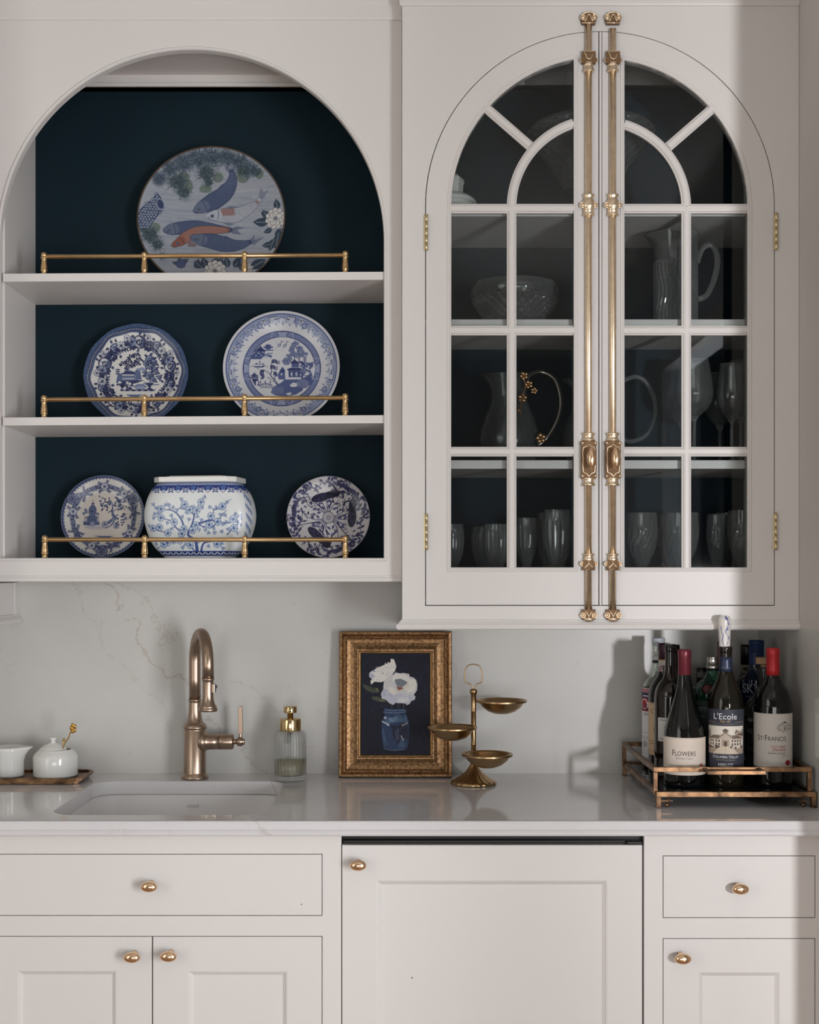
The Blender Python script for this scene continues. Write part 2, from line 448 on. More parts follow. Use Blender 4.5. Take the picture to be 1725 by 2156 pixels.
# faint joint line in the face frame
MB().box(xL0, X(87, YL), YL - 0.0006, YL, Z(242.6, YL), Z(242.0, YL)).build('frame_joint', PAINT, oc, world=True)
MB().box(X(718, YL), xL1, YL - 0.0006, YL, Z(240.8, YL), Z(240.2, YL)).build('frame_joint', PAINT, oc, world=True)
xi0, xi1 = X(4.5, YL) , X(809.5, YL)
YI = 3.235
MB().box(xi0 - 0.02, xi0, YL + 0.02, YI + 0.01, Z(1212, YL), 2.795).build('side_panel', PAINT, oc, world=True)
MB().box(xi1, xi1 + 0.018, YL + 0.02, YI + 0.01, Z(1212, YL), 2.795).build('side_panel', PAINT, oc, world=True)
MB().box(xi0 - 0.02, xi1 + 0.018, YI, YI + 0.012, zop - 0.03, 2.795).build('back_panel', NAVY, oc, world=True)
MB().box(xi0, xi1, YL + 0.02, YI, Z(153, 3.19) , 2.795).build('top_panel', mat('shade_toned_cabinet_paint', (214, 206, 202), 0.5, var=0.02), oc, world=True)  # cabinet paint toned down, recess shade put into its colour
zc = Z(193, YI); z15 = Z(153, 3.205)
MB().box(xi0, xi1, 3.205, YI, zc, z15 + 0.004).box(xi0, xi1, 3.198, YI, zc, zc + 0.008).build('top_cleat', PAINT, oc, world=True)
MB().box(xi0, xi1, YL + 0.02, YI, zop - 0.02, zop).build('bottom_panel', PAINT, oc, world=True)
shz = []
for (pl, pr_) in ((576, 572), (879, 874)):
    z0, z1 = Z(pl, YL + 0.004), Z(pr_, YL + 0.004)
    MB().box(xi0, xi1, YL + 0.004, YI, z0 - 0.0185, z0, dz=z1 - z0).build('shelf', PAINT, oc, world=True, bevel=0.0006)
    shz.append((z0, z1))
shz.append((zop, zop))
# light rail moulding under the face frame, returned at its end
lr = [(0.0, 0.0), (0.002, -0.001), (0.002, -0.003), (0.0045, -0.0048), (0.0058, -0.008), (0.0052, -0.0125), (0.002, -0.0145), (-0.01, -0.0145), (-0.01, 0.0)]
MB().sweep([(xL0, YL), (xL1, YL)], [(-q, d) for q, d in lr], plane='z', at=zb_ff).box(xL0, xL1, YL + 0.008, YI, zb_ff - 0.0145, zb_ff - 0.0005).build('light_rail', PAINT, oc, world=True)
# crown: flat fascia then cove
def crown(parent, x0, x1, y, z0, z1, ret=None, big=True):
    h = z1 - z0
    pr = [(0, 0), (0.004, 0.0), (0.006, 0.004), (0.006, 0.3 * h), (0.010, 0.34 * h), (0.011, 0.42 * h), (0.016, 0.5 * h), (0.028, 0.72 * h),
          (0.046, 0.86 * h), (0.05, 0.88 * h), (0.05, h), (-0.01, h), (-0.01, 0)]
    path = [(x0, y), (x1, y)]
    if ret == 'l': path = [(x0, YL - 0.001)] + path
    if ret == 'r': path = path + [(x1, y + 0.2)]
    return MB().sweep(path, [(-q, d) for q, d in pr], plane='z', at=z0).build('crown_moulding', PAINT, parent, world=True)
crown(oc, xL0, xL1, YL, Z(43, YL), 2.798)
# brass gallery rails
def post_prof(k):
    base = [(0.0, 0), (6.2, 0), (6.2, 2), (5.4, 3), (5.6, 7), (7.3, 9), (7.3, 11), (6.6, 12), (6.9, 15), (6.2, 21), (5.4, 28), (5.2, 32), (5.9, 34), (7.1, 35), (7.1, 37), (6.1, 38)]
    sph = [(6.6 * math.cos(a), 42 + 6.6 * math.sin(a)) for a in [(-0.5 + 1.0 * i / 8) * PI * 0.99 for i in range(2, 9)]]
    return [(r * k, h * k) for r, h in base + sph]
for si, (z0, z1) in enumerate(shz):
    gy = YL + 0.022; k = gy / F
    def zs(x, z0=z0, z1=z1): return z0 + (z1 - z0) * (x - xi0) / (xi1 - xi0)
    xs = [X(p, gy) for p in ((93, 304, 515, 727) if si < 2 else (94.5, 304.5, 515.5, 727))]
    ra = MB().tube([(xs[0], gy, zs(xs[0]) + 39 * k), (xs[-1], gy, zs(xs[-1]) + 39 * k)], 4.6 * k, seg=16)
    ra = ra.box(xs[0], xs[-1], gy - 4.9 * k, gy - 4.3 * k, zs(xs[0]) + 38.2 * k, zs(xs[0]) + 39.4 * k, dz=zs(xs[-1]) - zs(xs[0]))
    ro = ra.build('gallery_rail', BRASS, oc, world=True)
    for x in xs:
        MB().lathe(post_prof(k), (x, gy, zs(x)), 24).build('rail_post', BRASS, ro, world=True)

# ================================================================== glass door cabinet
gx0, gx1 = X(847, YG), XR - 0.0005
gc = thing('glass_door_cabinet', ((gx0 + gx1) / 2, 3.08, Z(1326, YG)), 'white wall cabinet with arched pair of glazed doors and brass bolts', 'cabinet')
dl, dr = X(895.5, YG), X(1632, YG); dcx = (dl + dr) / 2; drad = (dr - dl) / 2
zds = Z(433.5, YG); zdb = Z(1275.5, YG); zgb = Z(1305, YG)
hole = [(dl, zdb), (dr, zdb)] + arc(dcx, zds, drad, 0, PI, 90)
MB().slab([(gx0, zgb), (gx1, zgb), (gx1, 2.799), (gx0, 2.799)], [hole], YG, YG + 0.02).build('face_frame', PAINT, gc, world=True, bevel=0.0007)
gi0, gi1 = gx0 + 0.018, 0.834
MB().box(gx0, gi0, YG + 0.02, YI + 0.01, zgb, 2.795).build('side_panel', PAINT, gc, world=True)
MB().box(gi1, gx1, YG + 0.02, YI + 0.01, zgb, 2.795).build('side_panel', PAINT, gc, world=True)
MB().box(gi0, gi1, YI, YI + 0.012, zgb, 2.795).build('back_panel', NAVY, gc, world=True)
zg3, zg2, zg1 = 1.425 + 194 * YI / F, 1.425 + 464 * YI / F, 1.425 + 678 * YI / F
MB().box(gi0, gi1, YG + 0.026, YI, 1.340, 1.358).build('bottom_panel', PAINT, gc, world=True)
MB().box(gi0, gi1, YG + 0.02, YI, Z(150, 3.2), 2.795).build('top_panel', PAINT, gc, world=True)
MB().box(gi0, gi1, 3.205, YI, Z(190, YI), Z(150, 3.2)).box(gi0, gi1, 3.198, YI, Z(190, YI), Z(190, YI) + 0.008).build('top_cleat', PAINT, gc, world=True)
for zz in (zg1, zg2, zg3):
    MB().box(gi0, gi1, YG + 0.026, YI, zz, zz + 0.0195).build('shelf', PAINT, gc, world=True, bevel=0.0006)
ZS1, ZS2, ZS3, ZS4 = zg1 + 0.0195, zg2 + 0.0195, zg3 + 0.0195, 1.358
lr2 = [(0.0, 0.0), (0.0035, -0.0005), (0.004, -0.004), (0.0075, -0.0055), (0.008, -0.008), (0.0115, -0.0095), (0.0135, -0.0145), (0.0125, -0.0195), (0.009, -0.0225), (-0.01, -0.0225), (-0.01, 0.0)]
MB().sweep([(gx0, YB - 0.005), (gx0, YG), (gx1, YG)], [(-q, d) for q, d in lr2], plane='z', at=zgb).box(gx0 + 0.003, gx1, YG + 0.008, YB - 0.004, zgb - 0.0225, zgb - 0.0005).build('light_rail', PAINT, gc, world=True)
crown(gc, gx0, gx1, YG, Z(13, YG), 2.799, ret='l')

def build_door(side):
    g = 1.6 * YG / F
    if side < 0: x0, x1 = dl + g, X(1260.5, YG)
    else: x0, x1 = X(1268.5, YG), dr - g
    R = drad - g
    top = lambda x: zds + math.sqrt(max(R * R - (x - dcx) ** 2, 0))
    th = math.acos(max(-1, min(1, ((x1 if side < 0 else x0) - dcx) / R)))
    if side < 0: outer = [(x0, zdb + g), (x1, zdb + g)] + arc(dcx, zds, R, th, PI, 50)
    else: outer = [(x1, zdb + g)] + arc(dcx, zds, R, 0, th, 50) + [(x0, zdb + g)]
    # glazed area
    if side < 0: gl0, gl1 = X(950, YG), X(1208, YG)
    else: gl0, gl1 = X(1315.5, YG), X(1573.5, YG)
    Rg = X(1263, YG) - X(950, YG) if side < 0 else X(1573.5, YG) - X(1263, YG)
    zg0 = Z(1194.5, YG)
    tg = math.acos(((gl1 if side < 0 else gl0) - dcx) / Rg)
    if side < 0: gh = [(gl0, zg0), (gl1, zg0)] + arc(dcx, zds, Rg, tg, PI, 40)
    else: gh = [(gl0, zg0), (gl1, zg0)] + arc(dcx, zds, Rg, 0, tg, 40)
    y0 = YG + 0.0005
    d = MB().slab(outer, [gh], y0, y0 + 0.021).build('door', PAINT, gc, world=True, bevel=0.0006)
    # sticking (stepped bead) round the glazing
    k = YG / F
    st = [(0, -0.012), (0, 0.0), (-1.0 * k, 0.0022), (-3.0 * k, 0.0026), (-4.6 * k, 0.0008), (-6.4 * k, 0.0022), (-8.5 * k, 0.0018), (-9.5 * k, 0.0), (-9.5 * k, -0.003)]
    MB().sweep(gh, st, closed=True, at=y0).build('sticking', PAINT, d, world=True)
    # muntins
    mp = [(-10 * k, -0.012), (-10 * k, -0.004), (-7 * k, -0.002), (-5.6 * k, 0.0006), (-3.5 * k, 0.0012), (-3.0 * k, 0.002), (3.0 * k, 0.002), (3.5 * k, 0.0012), (5.6 * k, 0.0006), (7 * k, -0.002), (10 * k, -0.004), (10 * k, -0.012)]
    def mun(path): return MB().sweep(path, mp, at=y0).build('muntin', PAINT, d, world=True)
    vx = X(1078, YG) if side < 0 else X(1446.5, YG)
    for a, b in ((438, 695), (695, 950), (950, 1196)):
        MB().sweep([(vx, Z(b, YG)), (vx, Z(a, YG))], mp, at=y0 + 0.0002).build('muntin', PAINT, d, world=True)
    for py in (438, 695, 950.5):
        mun([(gl0 - 2 * k, Z(py, YG)), (gl1 + 2 * k, Z(py, YG))])
    Rm = abs(vx - dcx)
    ta = math.acos(((gl1 if side < 0 else gl0) - dcx) / Rm)
    mun(arc(dcx, zds - 2 * k, Rm, ta, PI, 26) if side < 0 else arc(dcx, zds - 2 * k, Rm, 0, ta, 26))
    an = PI - math.radians(41) if side < 0 else math.radians(41)
    mun([(dcx + q * math.cos(an), zds + q * math.sin(an)) for q in (Rm + 9 * k, Rg + 3 * k)])
    # panes
    yp = y0 + 0.009
    e = 3 * k
    def pane(pts): MB().slab(pts, [], yp, yp + 0.0025).build('pane', PANE, d, world=True)
    rows = ((448, 685), (705, 940), (961, 1196))
    colsx = ((950, 1069), (1087, 1208)) if side < 0 else ((1315.5, 1437.5), (1455.5, 1573.5))
    for (pa, pb) in rows:
        for (ca, cb) in colsx:
            pane([(X(ca, YG) - e, Z(pb, YG) - e), (X(cb, YG) + e, Z(pb, YG) - e), (X(cb, YG) + e, Z(pa, YG) + e), (X(ca, YG) - e, Z(pa, YG) + e)])
    zr = Z(429, YG) - e
    Ri, Ro = Rm + 7 * k, Rg + e; Rq = Rm - 7 * k
    def P_(r, a): return (dcx + r * math.cos(a), zds + r * math.sin(a))
    mir = (lambda a: PI - a) if side < 0 else (lambda a: a)
    A = math.radians(41); gp = 0.008
    tb = math.acos(abs((gl1 if side < 0 else gl0) - dcx) / Ro); tc_ = math.acos(abs((gl1 if side < 0 else gl0) - dcx) / Ri)
    pane([P_(Ri, mir(A * i / 10)) for i in range(11)] + [P_(Ro, mir(A * (1 - i / 10))) for i in range(11)])
    pane([P_(Ri, mir(A + gp + (tc_ - A - gp) * i / 10)) for i in range(11)] + [P_(Ro, mir(tb + (A + gp - tb) * i / 10)) for i in range(11)])
    tq = math.acos(abs((gl1 if side < 0 else gl0) - dcx) / Rq)
    pane([P_(Rq, mir(tq * i / 12)) for i in range(13)] + [((gl1 if side < 0 else gl0), zr)])
    return d
dL = build_door(-1); dR = build_door(1)
tag(dL, 'arched glazed door with its knob on the inner stile, hinged beside the shelf cabinet'); tag(dR, 'arched glazed door hinged beside the side wall')
k = YG / F
MB().box(X(1262.2, YG), X(1267.2, YG), YG - 0.002, YG + 0.03, zdb + k, zds + drad - 2 * k).build('astragal', PAINT, dR, world=True, bevel=0.0012)
MB().box(dl, dr, YG + 0.0225, YG + 0.024, zdb, zdb + 0.01).build('gap_shade_strip', DGAP, gc, world=True)  # dark strip added behind the doors, paints the shade of their gap
# hinges
for (px, a, b, par) in ((898, 453, 528, dL), (898, 1083, 1158, dL), (1634.5, 450, 527, dR), (1633.5, 1081, 1158, dR)):
    m = MB(); n = 5; za, zb_ = Z(a, YG), Z(b, YG)
    for i in range(n):
        q0 = zb_ + (za - zb_) * i / n; q1 = zb_ + (za - zb_) * (i + 1) / n - 0.0006
        m.lathe([(0, q0), (0.0038, q0), (0.0038, q1), (0, q1)], (X(px, YG), YG - 0.003, 0), 16)
    m.lathe([(0, za), (0.0028, za), (0.003, za + 0.002), (0, za + 0.003)], (X(px, YG), YG - 0.003, 0), 12)
    m.box(X(px, YG) - 0.006, X(px, YG) + 0.0005, YG - 0.0012, YG + 0.001, zb_, za)
    m.build('hinge', HINGEM, par, world=True)
# cremone bolts
def cremone(par, px, gapped, lab):
    y = YG - 0.002; x = X(px, YG); k = YG / F
    zt = Z(63 if gapped else 54, YG); zb_ = Z(1284, YG)
    m = MB(); rr = 7.2 * k
    ov = [(rr * math.cos(a), zz) for zz in (0,) for a in (0,)]
    half = [(rr * math.cos(PI * i / 12), 0.35 * rr + rr * 0.8 * math.sin(PI * i / 12)) for i in range(13)]
    m.sweep([(x, zb_), (x, zt)], [(-rr, -0.003)] + [(q, d + 0.001) for q, d in half[::-1]] + [(rr, -0.003)], at=y, smooth=True)
    rod = m.build('cremone_bolt', BRASSL, gc, world=True); tag(rod, lab)
    def collar(m, pts):   # (half width px, py)
        m.cur = 1
        m.lathe([(hw * k, Z(py, YG)) for hw, py in pts], (x, y - 0.003, 0), 28, sq=0.75)
    def scroll(m, dx, py, r=4.6):
        m.cur = 1
        m.ball((x + dx * k, y - 0.006, Z(py, YG)), r * k, 1, 0.9, 1, 14, 8)
        m.tube([(x + dx * k + (r + 0.6) * k * math.cos(t), y - 0.008, Z(py, YG) + (r + 0.6) * k * math.sin(t)) for t in [2 * PI * i / 14 for i in range(14)]], 1.1 * k, 6, closed=True)
    def plate(m, pts, a=0.0, b=0.009):
        m.cur = 0
        m.slab([(x + dx * k, Z(py, YG)) for dx, py in pts], [], y - b, y + a + 0.002)
    def line(m, pts, r=1.4, d=0.0095):
        m.cur = 1; m.tube([(x + dx * k, y - d, Z(py, YG)) for dx, py in pts], r * k, 6)
    # top keeper
    m = MB(); plate(m, [(-14, 54), (14, 54), (14, 50), (17, 44), (16, 36), (9, 30), (0, 28), (-9, 30), (-16, 36), (-17, 44), (-14, 50)], 0, 0.008)
    scroll(m, -12, 40); scroll(m, 12, 40)
    line(m, [(-9, 50), (-5, 44), (-3, 37), (0, 34), (3, 37), (5, 44), (9, 50)]); line(m, [(-15, 36), (-8, 30.5), (0, 28.8), (8, 30.5), (15, 36)], 1.8, 0.007); line(m, [(-14, 52), (14, 52)], 1.6, 0.008)
    m.build('keeper', [BRASSD, BRASSL], rod, world=True)
    # upper guide
    m = MB(); plate(m, [(-14, 112), (14, 112), (14, 124), (16, 130), (14, 137), (-14, 137), (-16, 130), (-14, 124)], 0, 0.011)
    scroll(m, -12.5, 130); scroll(m, 12.5, 130); line(m, [(-12, 113), (-7, 120), (-5, 127), (0, 129), (5, 127), (7, 120), (12, 113), (-12, 113)], 1.3, 0.0115)
    collar(m, [(0, 133), (10, 133), (12, 135), (10, 140), (9, 145), (11.5, 147), (10, 149.5), (12.4, 151), (12.4, 153), (0, 153)])
    m.build('rod_guide', [BRASSD, BRASSL], rod, world=True)
    # middle guide
    m = MB(); collar(m, [(0, 411), (12.5, 411), (12.5, 414), (10, 417), (10, 421), (12, 423), (12.5, 426), (13.5, 430), (14, 434), (13.5, 438), (12, 440), (10.4, 443), (12, 447), (10, 449), (12.5, 453), (12.5, 456), (0, 456)])
    scroll(m, -13, 434, 4.8); scroll(m, 13, 434, 4.8)
    m.ball((x, y - 0.012, Z(434, YG)), 3.5 * k, 1, 1, 1, 10, 6)
    m.build('rod_guide', [BRASSD, BRASSL], rod, world=True)
    # handle plate and knob
    m = MB(); c0 = (x, y, 0)
    collar(m, [(0, 912.5), (14, 912.5), (14, 915), (11.5, 918), (11.5, 924), (14, 927), (14, 929), (0, 929)])
    collar(m, [(0, 1006), (13.5, 1006), (13, 1009), (11.5, 1012), (11.5, 1017), (14, 1020), (14, 1023.5), (0, 1023.5)])
    plate(m, [(-16, 930), (16, 930), (17.5, 934), (15.5, 940), (16, 950), (16, 990), (15.5, 1000), (17, 1004), (15, 1008), (-15, 1008), (-17, 1004), (-15.5, 1000), (-16, 990), (-16, 950), (-15.5, 940), (-17.5, 934)], 0, 0.010)
    m.cur = 1
    for dx in (-13.5, 13.5):
        for py in (934, 1003): m.ball((x + dx * k, y - 0.011, Z(py, YG)), 3.2 * k, 1, 0.8, 1, 12, 6)
    line(m, [(0, 936), (5, 941), (12, 943), (13, 955), (12, 968), (13, 982), (12, 995), (5, 998), (0, 1004), (-5, 998), (-12, 995), (-13, 982), (-12, 968), (-13, 955), (-12, 943), (-5, 941), (0, 936)], 1.5, 0.0105)
    hp = m.build('handle_plate', [BRASSD, BRASSL], rod, world=True)
    m = MB().lathe([(0, 0), (4 * k, 0), (3.4 * k, 0.012), (4 * k, 0.02)], (x + 2 * k, y - 0.028, Z(968, YG)), 14, axis='y')
    m.ball((x + 2 * k, y - 0.036, Z(967.5, YG)), 22 * k, 0.47, 0.42, 1, 24, 16)
    m.build('bolt_knob', KNOBM, rod, world=True)
    # lower guide
    m = MB(); collar(m, [(0, 1166), (12.5, 1166), (12.5, 1168), (10, 1171), (10, 1175), (12, 1177), (10, 1180), (9, 1184), (0, 1184)])
    plate(m, [(-9, 1180), (9, 1180), (13, 1186), (13, 1192), (13, 1201), (-13, 1201), (-13, 1192), (-13, 1186)], 0, 0.010)
    scroll(m, -13.5, 1187, 4); scroll(m, 13.5, 1187, 4); line(m, [(-9, 1199), (-8, 1194), (-3, 1190), (0, 1185), (3, 1190), (8, 1194), (9, 1199), (-9, 1199)], 1.3, 0.0105)
    m.build('rod_guide', [BRASSD, BRASSL], rod, world=True)
    # bottom keeper
    m = MB(); plate(m, [(-14, 1283), (14, 1283), (14, 1288), (17, 1294), (16, 1300), (9, 1307), (0, 1309), (-9, 1307), (-16, 1300), (-17, 1294), (-14, 1288)], 0, 0.008)
    scroll(m, -12, 1295); scroll(m, 12, 1295); line(m, [(-9, 1286), (-4, 1290), (0, 1298), (4, 1290), (9, 1286)])
    m.ball((x, y - 0.006, Z(1303, YG)), 12 * k, 1, 0.5, 0.4, 16, 8)
    m.build('keeper', [BRASSD, BRASSL], rod, world=True)
cremone(dL, 1239, False, 'brass bolt whose rod reaches its top keeper'); cremone(dR, 1290, True, 'brass bolt whose rod stops short of its top keeper')

# wall cabinet returning along the alcove, only its corner shows under the shelves
sx = X(38, YB)
sc_ = thing('corner_cabinet', ((-1.32 + sx) / 2, 3.0, 1.29), 'white wall cabinet corner with moulded bottom edge against the marble splashback', 'cabinet')
zs0 = Z(1293, YB)
MB().box(-1.319, sx, 2.80, YB - 0.001, zs0, Z(1226, YL) - 0.003).box(-1.319, sx, 2.80, YL - 0.03, zs0, 2.79).build('cabinet_box', PAINT, sc_, world=True, bevel=0.0008)
MB().sweep([(sx, 2.80), (sx, YB - 0.002)], [(-q, d) for q, d in lr2], plane='z', at=zs0).box(-1.319, sx, 2.80, YB - 0.002, zs0 - 0.0225, zs0 - 0.0005).build('light_rail', PAINT, sc_, world=True)
MB().box(sx - 0.0005, sx + 0.002, YB - 0.03, YB - 0.001, zs0, Z(1226, YL) - 0.003).build('scribe_strip', PAINT, sc_, world=True)

# ================================================================== base cabinets
def knob(par, px, py, y=None):
    y = YC if y is None else y
    k = y / F; x = X(px, y - 0.03); z = Z(py, y - 0.03)
    m = MB().lathe([(0, 0.0), (7 * k, 0.0), (6 * k, -0.003), (4.5 * k, -0.006), (4.5 * k, -0.016), (6.5 * k, -0.021)], (x, y, z + 0.0005), 18, axis='y')
    m.ball((x, y - 0.0275, z), 17.8 * k, 1, 0.55, 0.64, 28, 18)
    return m.build('knob', KNOBM, par, world=True)
def shaker_door(par, px0, px1, py0, zbot, ip0, ip1, ipy, name='door', y=None, thick=0.02, botrail=0.07):
    y = YC if y is None else y
    x0, x1, z1 = X(px0, y), X(px1, y), Z(py0, y)
    a, b, t = X(ip0, y), X(ip1, y), Z(ipy, y)
    zb2 = zbot + botrail
    d = MB().slab([(x0, zbot), (x1, zbot), (x1, z1), (x0, z1)], [[(a, zb2), (b, zb2), (b, t), (a, t)]], y, y + thick).build(name, PAINT, par, world=True, bevel=0.0008)
    MB().box(a - 0.004, b + 0.004, y + 0.0075, y + 0.014, zb2 - 0.004, t + 0.004).build('panel', PAINT, d, world=True)
    MB().sweep([(a, zb2), (b, zb2), (b, t), (a, t)], [(0, -0.0075), (0, -0.0005), (0.002, -0.0012), (0.0045, -0.0042), (0.0075, -0.006), (0.0085, -0.0075)], closed=True, at=y).build('panel_moulding', PAINT, d, world=True)
    return d
zc0 = ZT - 0.031
# sink base
bx0, bx1 = -1.318, X(719.0, YC)
sb = thing('sink_base_cabinet', ((bx0 + bx1) / 2, 2.95, 0), 'white sink base cabinet with one wide drawer front over a pair of doors', 'cabinet')
g = 1.4 * YC / F
drw = (X(-53, YC), X(679, YC), Z(1928.5, YC), Z(1798, YC))
dra = (X(-39, YC), X(679, YC), 0.13, Z(1971, YC))
MB().slab([(bx0, 0.10), (bx1, 0.10), (bx1, zc0), (bx0, zc0)], [[(drw[0], drw[2]), (drw[1], drw[2]), (drw[1], drw[3]), (drw[0], drw[3])],
          [(dra[0], dra[2]), (dra[1], dra[2]), (dra[1], dra[3]), (dra[0], dra[3])]], YC, YC + 0.02).build('face_frame', PAINT, sb, world=True, bevel=0.0006)
MB().box(bx0, bx1 - 0.002, YC + 0.0215, 2.695, 0.10, zc0).box(bx1 - 0.02, bx1 - 0.002, 2.66, YB - 0.01, 0.1, zc0).box(bx0, bx0 + 0.02, 2.66, YB - 0.01, 0.1, zc0).build('carcass', DGAP, sb, world=True)
MB().box(bx0, bx1, YC + 0.06, YC + 0.08, 0.004, 0.10).build('toe_kick', PAINT, sb, world=True)
d = MB().box(drw[0] + g, drw[1] - g, YC, YC + 0.02, drw[2] + g, drw[3] - g).build('drawer', PAINT, sb, world=True, bevel=0.0007)
knob(d, 313, 1868)
d = shaker_door(sb, -38, 319.6, 1972.4, 0.132, 38, 244, 2045); knob(d, 277, 2017)
d = shaker_door(sb, 322.2, 677.6, 1972.4, 0.132, 398, 604, 2046); knob(d, 354, 2015)
MB().ball((X(635, YC), YC - 0.0002, Z(1904, YC)), 0.0016, 1, 0.2, 1, 8, 6).build('paint_chip', mat('chip_grey', (150, 150, 150), 0.6, var=0.1), sb, world=True)
# panel fronted under-counter fridge
fx0, fx1 = X(719.8, YC), X(1355.5, YC)
fr_ = thing('panelled_fridge', ((fx0 + fx1) / 2, 2.95, 0), 'white panel-fronted under-counter appliance with dark gap above its door', 'appliance')
d = shaker_door(fr_, 720.5, 1352.5, 1779.5, 0.12, 794, 1278, 1855, y=YC - 0.004, thick=0.022); knob(d, 754, 1823, YC - 0.004)
MB().ball((X(868, YC), YC + 0.0035, Z(2060, YC)), 0.0018, 1, 0.2, 1, 8, 6).build('paint_chip', mat('chip_brown', (150, 120, 90), 0.6, var=0.1), d, world=True)
MB().box(fx0 + 0.001, fx1 - 0.0008, YC + 0.022, YB - 0.03, 0.02, zc0 - 0.001).build('appliance_body', BLACK, fr_, world=True)
m = MB().box(fx0 + 0.002, fx1 - 0.004, YC + 0.006, YC + 0.022, Z(1776, YC), Z(1771, YC))
m.box(X(1322, YC), X(1352, YC), YC + 0.0, YC + 0.02, Z(1778, YC), Z(1772, YC)).tube([(X(1318, YC), YC + 0.004, Z(1775, YC)), (X(1350, YC), YC + 0.004, Z(1775, YC))], 0.0035, 10)
m.build('hinge_bracket', BLACK, fr_, world=True, bevel=0.0005)
# narrow cabinet beside the wall
rx0, rx1 = X(1356.5, YC), XR - 0.0005
rb = thing('narrow_base_cabinet', ((rx0 + rx1) / 2, 2.95, 0), 'narrow white base cabinet with one drawer and one door beside the wall', 'cabinet')
drw = (X(1396, YC), X(1717.5, YC), Z(1933, YC), Z(1801.5, YC)); dra = (X(1396, YC), X(1717.5, YC), 0.13, Z(1975.5, YC))
MB().slab([(rx0, 0.10), (rx1, 0.10), (rx1, zc0), (rx0, zc0)], [[(drw[0], drw[2]), (drw[1], drw[2]), (drw[1], drw[3]), (drw[0], drw[3])],
          [(dra[0], dra[2]), (dra[1], dra[2]), (dra[1], dra[3]), (dra[0], dra[3])]], YC, YC + 0.02).build('face_frame', PAINT, rb, world=True, bevel=0.0006)
MB().box(rx0 + 0.002, rx1, YC + 0.0215, YB - 0.01, 0.10, zc0).build('carcass', DGAP, rb, world=True)
MB().box(rx0, rx1, YC + 0.06, YC + 0.08, 0.004, 0.10).build('toe_kick', PAINT, rb, world=True)
d = MB().box(drw[0] + g, drw[1] - g, YC, YC + 0.02, drw[2] + g, drw[3] - g).build('drawer', PAINT, rb, world=True, bevel=0.0007)
knob(d, 1560.5, 1873)
d = shaker_door(rb, 1397.4, 1716, 1976.9, 0.132, 1473, 1642, 2048); knob(d, 1439, 2020)

# ================================================================== worktop, sink
wx0, wx1 = -1.318, XR - 0.0005
skx0, skx1, sky0, sky1 = X(100, 2.698), X(601, 3.128), 2.698, 3.128
wt = MB().slab([(wx0, YK), (wx1, YK), (wx1, YB - 0.0005), (wx0, YB - 0.0005)], [rrect(skx0, skx1, sky0, sky1, 0.055, 8)], ZT, ZT - 0.0305, plane='z')
edge = [(0, 0), (0.0025, -0.0008), (0.004, -0.003), (0.0042, -0.012), (0.0042, -0.017), (0.0065, -0.0185), (0.0098, -0.022), (0.0105, -0.0255), (0.0088, -0.029), (0.005, -0.0305), (-0.002, -0.0305), (-0.002, 0)]
wt.sweep([(wx0, YK), (wx1, YK)], [(-q, d) for q, d in edge], plane='z', at=ZT, smooth=False)
wt = tag(wt.build('worktop', COUNTER), 'long white marble worktop with moulded front edge and sink cut-out', 'worktop')
# undermount sink
sk = MB()
def ring(x0, x1, y0, y1, r, z): return [(p[0], p[1], z) for p in rrect(x0, x1, y0, y1, r, 8)]
zt_ = ZT - 0.0315; e = 0.004
lev = [ring(skx0 - 0.03, skx1 + 0.03, sky0 - 0.02 + 0.0, sky1 + 0.03, 0.07, zt_ - 0.004), ring(skx0 - 0.03, skx1 + 0.03, sky0 - 0.02, sky1 + 0.03, 0.07, zt_),
       ring(skx0 - e, skx1 + e, sky0 - e, sky1 + e, 0.058, zt_), ring(skx0 - e + 0.003, skx1 + e - 0.003, sky0 - e + 0.003, sky1 + e - 0.003, 0.056, zt_ - 0.006),
       ring(skx0 + 0.012, skx1 - 0.012, sky0 + 0.012, sky1 - 0.012, 0.06, zt_ - 0.12), ring(skx0 + 0.035, skx1 - 0.035, sky0 + 0.035, sky1 - 0.035, 0.07, zt_ - 0.15),
       ring(skx0 + 0.14, skx1 - 0.14, sky0 + 0.14, sky1 - 0.14, 0.05, zt_ - 0.158)]
n = len(lev[0]); vs = [p for l in lev for p in l]; fs = []
for i in range(len(lev) - 1):
    for q in range(n): fs.append((i * n + q, i * n + (q + 1) % n, (i + 1) * n + (q + 1) % n, (i + 1) * n + q))
fs.append(tuple((len(lev) - 1) * n + q for q in range(n)))
so = thing('sink', ((skx0 + skx1) / 2, (sky0 + sky1) / 2, zt_), 'white porcelain undermount sink set under the marble worktop', 'sink')
MB().add(vs, fs, True).build('basin', SINKM, so, world=True, fixn=False)
MB().lathe([(0, 0), (0.04, 0), (0.045, 0.002), (0.03, 0.004), (0, 0.003)], ((skx0 + skx1) / 2, (sky0 + sky1) / 2, zt_ - 0.158), 28).build('drain', FAUC, so, world=True)
t = text_mb('KOH', X(407, 3.115), Z(1697.5, 3.115), 25 * 3.115 / F, 6.5 * 3.115 / F, y=3.117)
t.build('lettering', mat('sink_print', (158, 156, 156), 0.4, var=0.05), so, world=True, fixn=False)

# switch plate on the side wall
sp = thing('wall_switch', (XR, 2.755, 1.085), 'white switch plate on the side wall beside the bottles', 'switch')
MB().box(XR - 0.006, XR - 0.0004, 2.722, 2.792, 1.022, 1.148).build('cover_plate', PORC, sp, world=True, bevel=0.0015)
MB().box(XR - 0.009, XR - 0.005, 2.742, 2.772, 1.052, 1.118).build('rocker', PORC, sp, world=True, bevel=0.001)

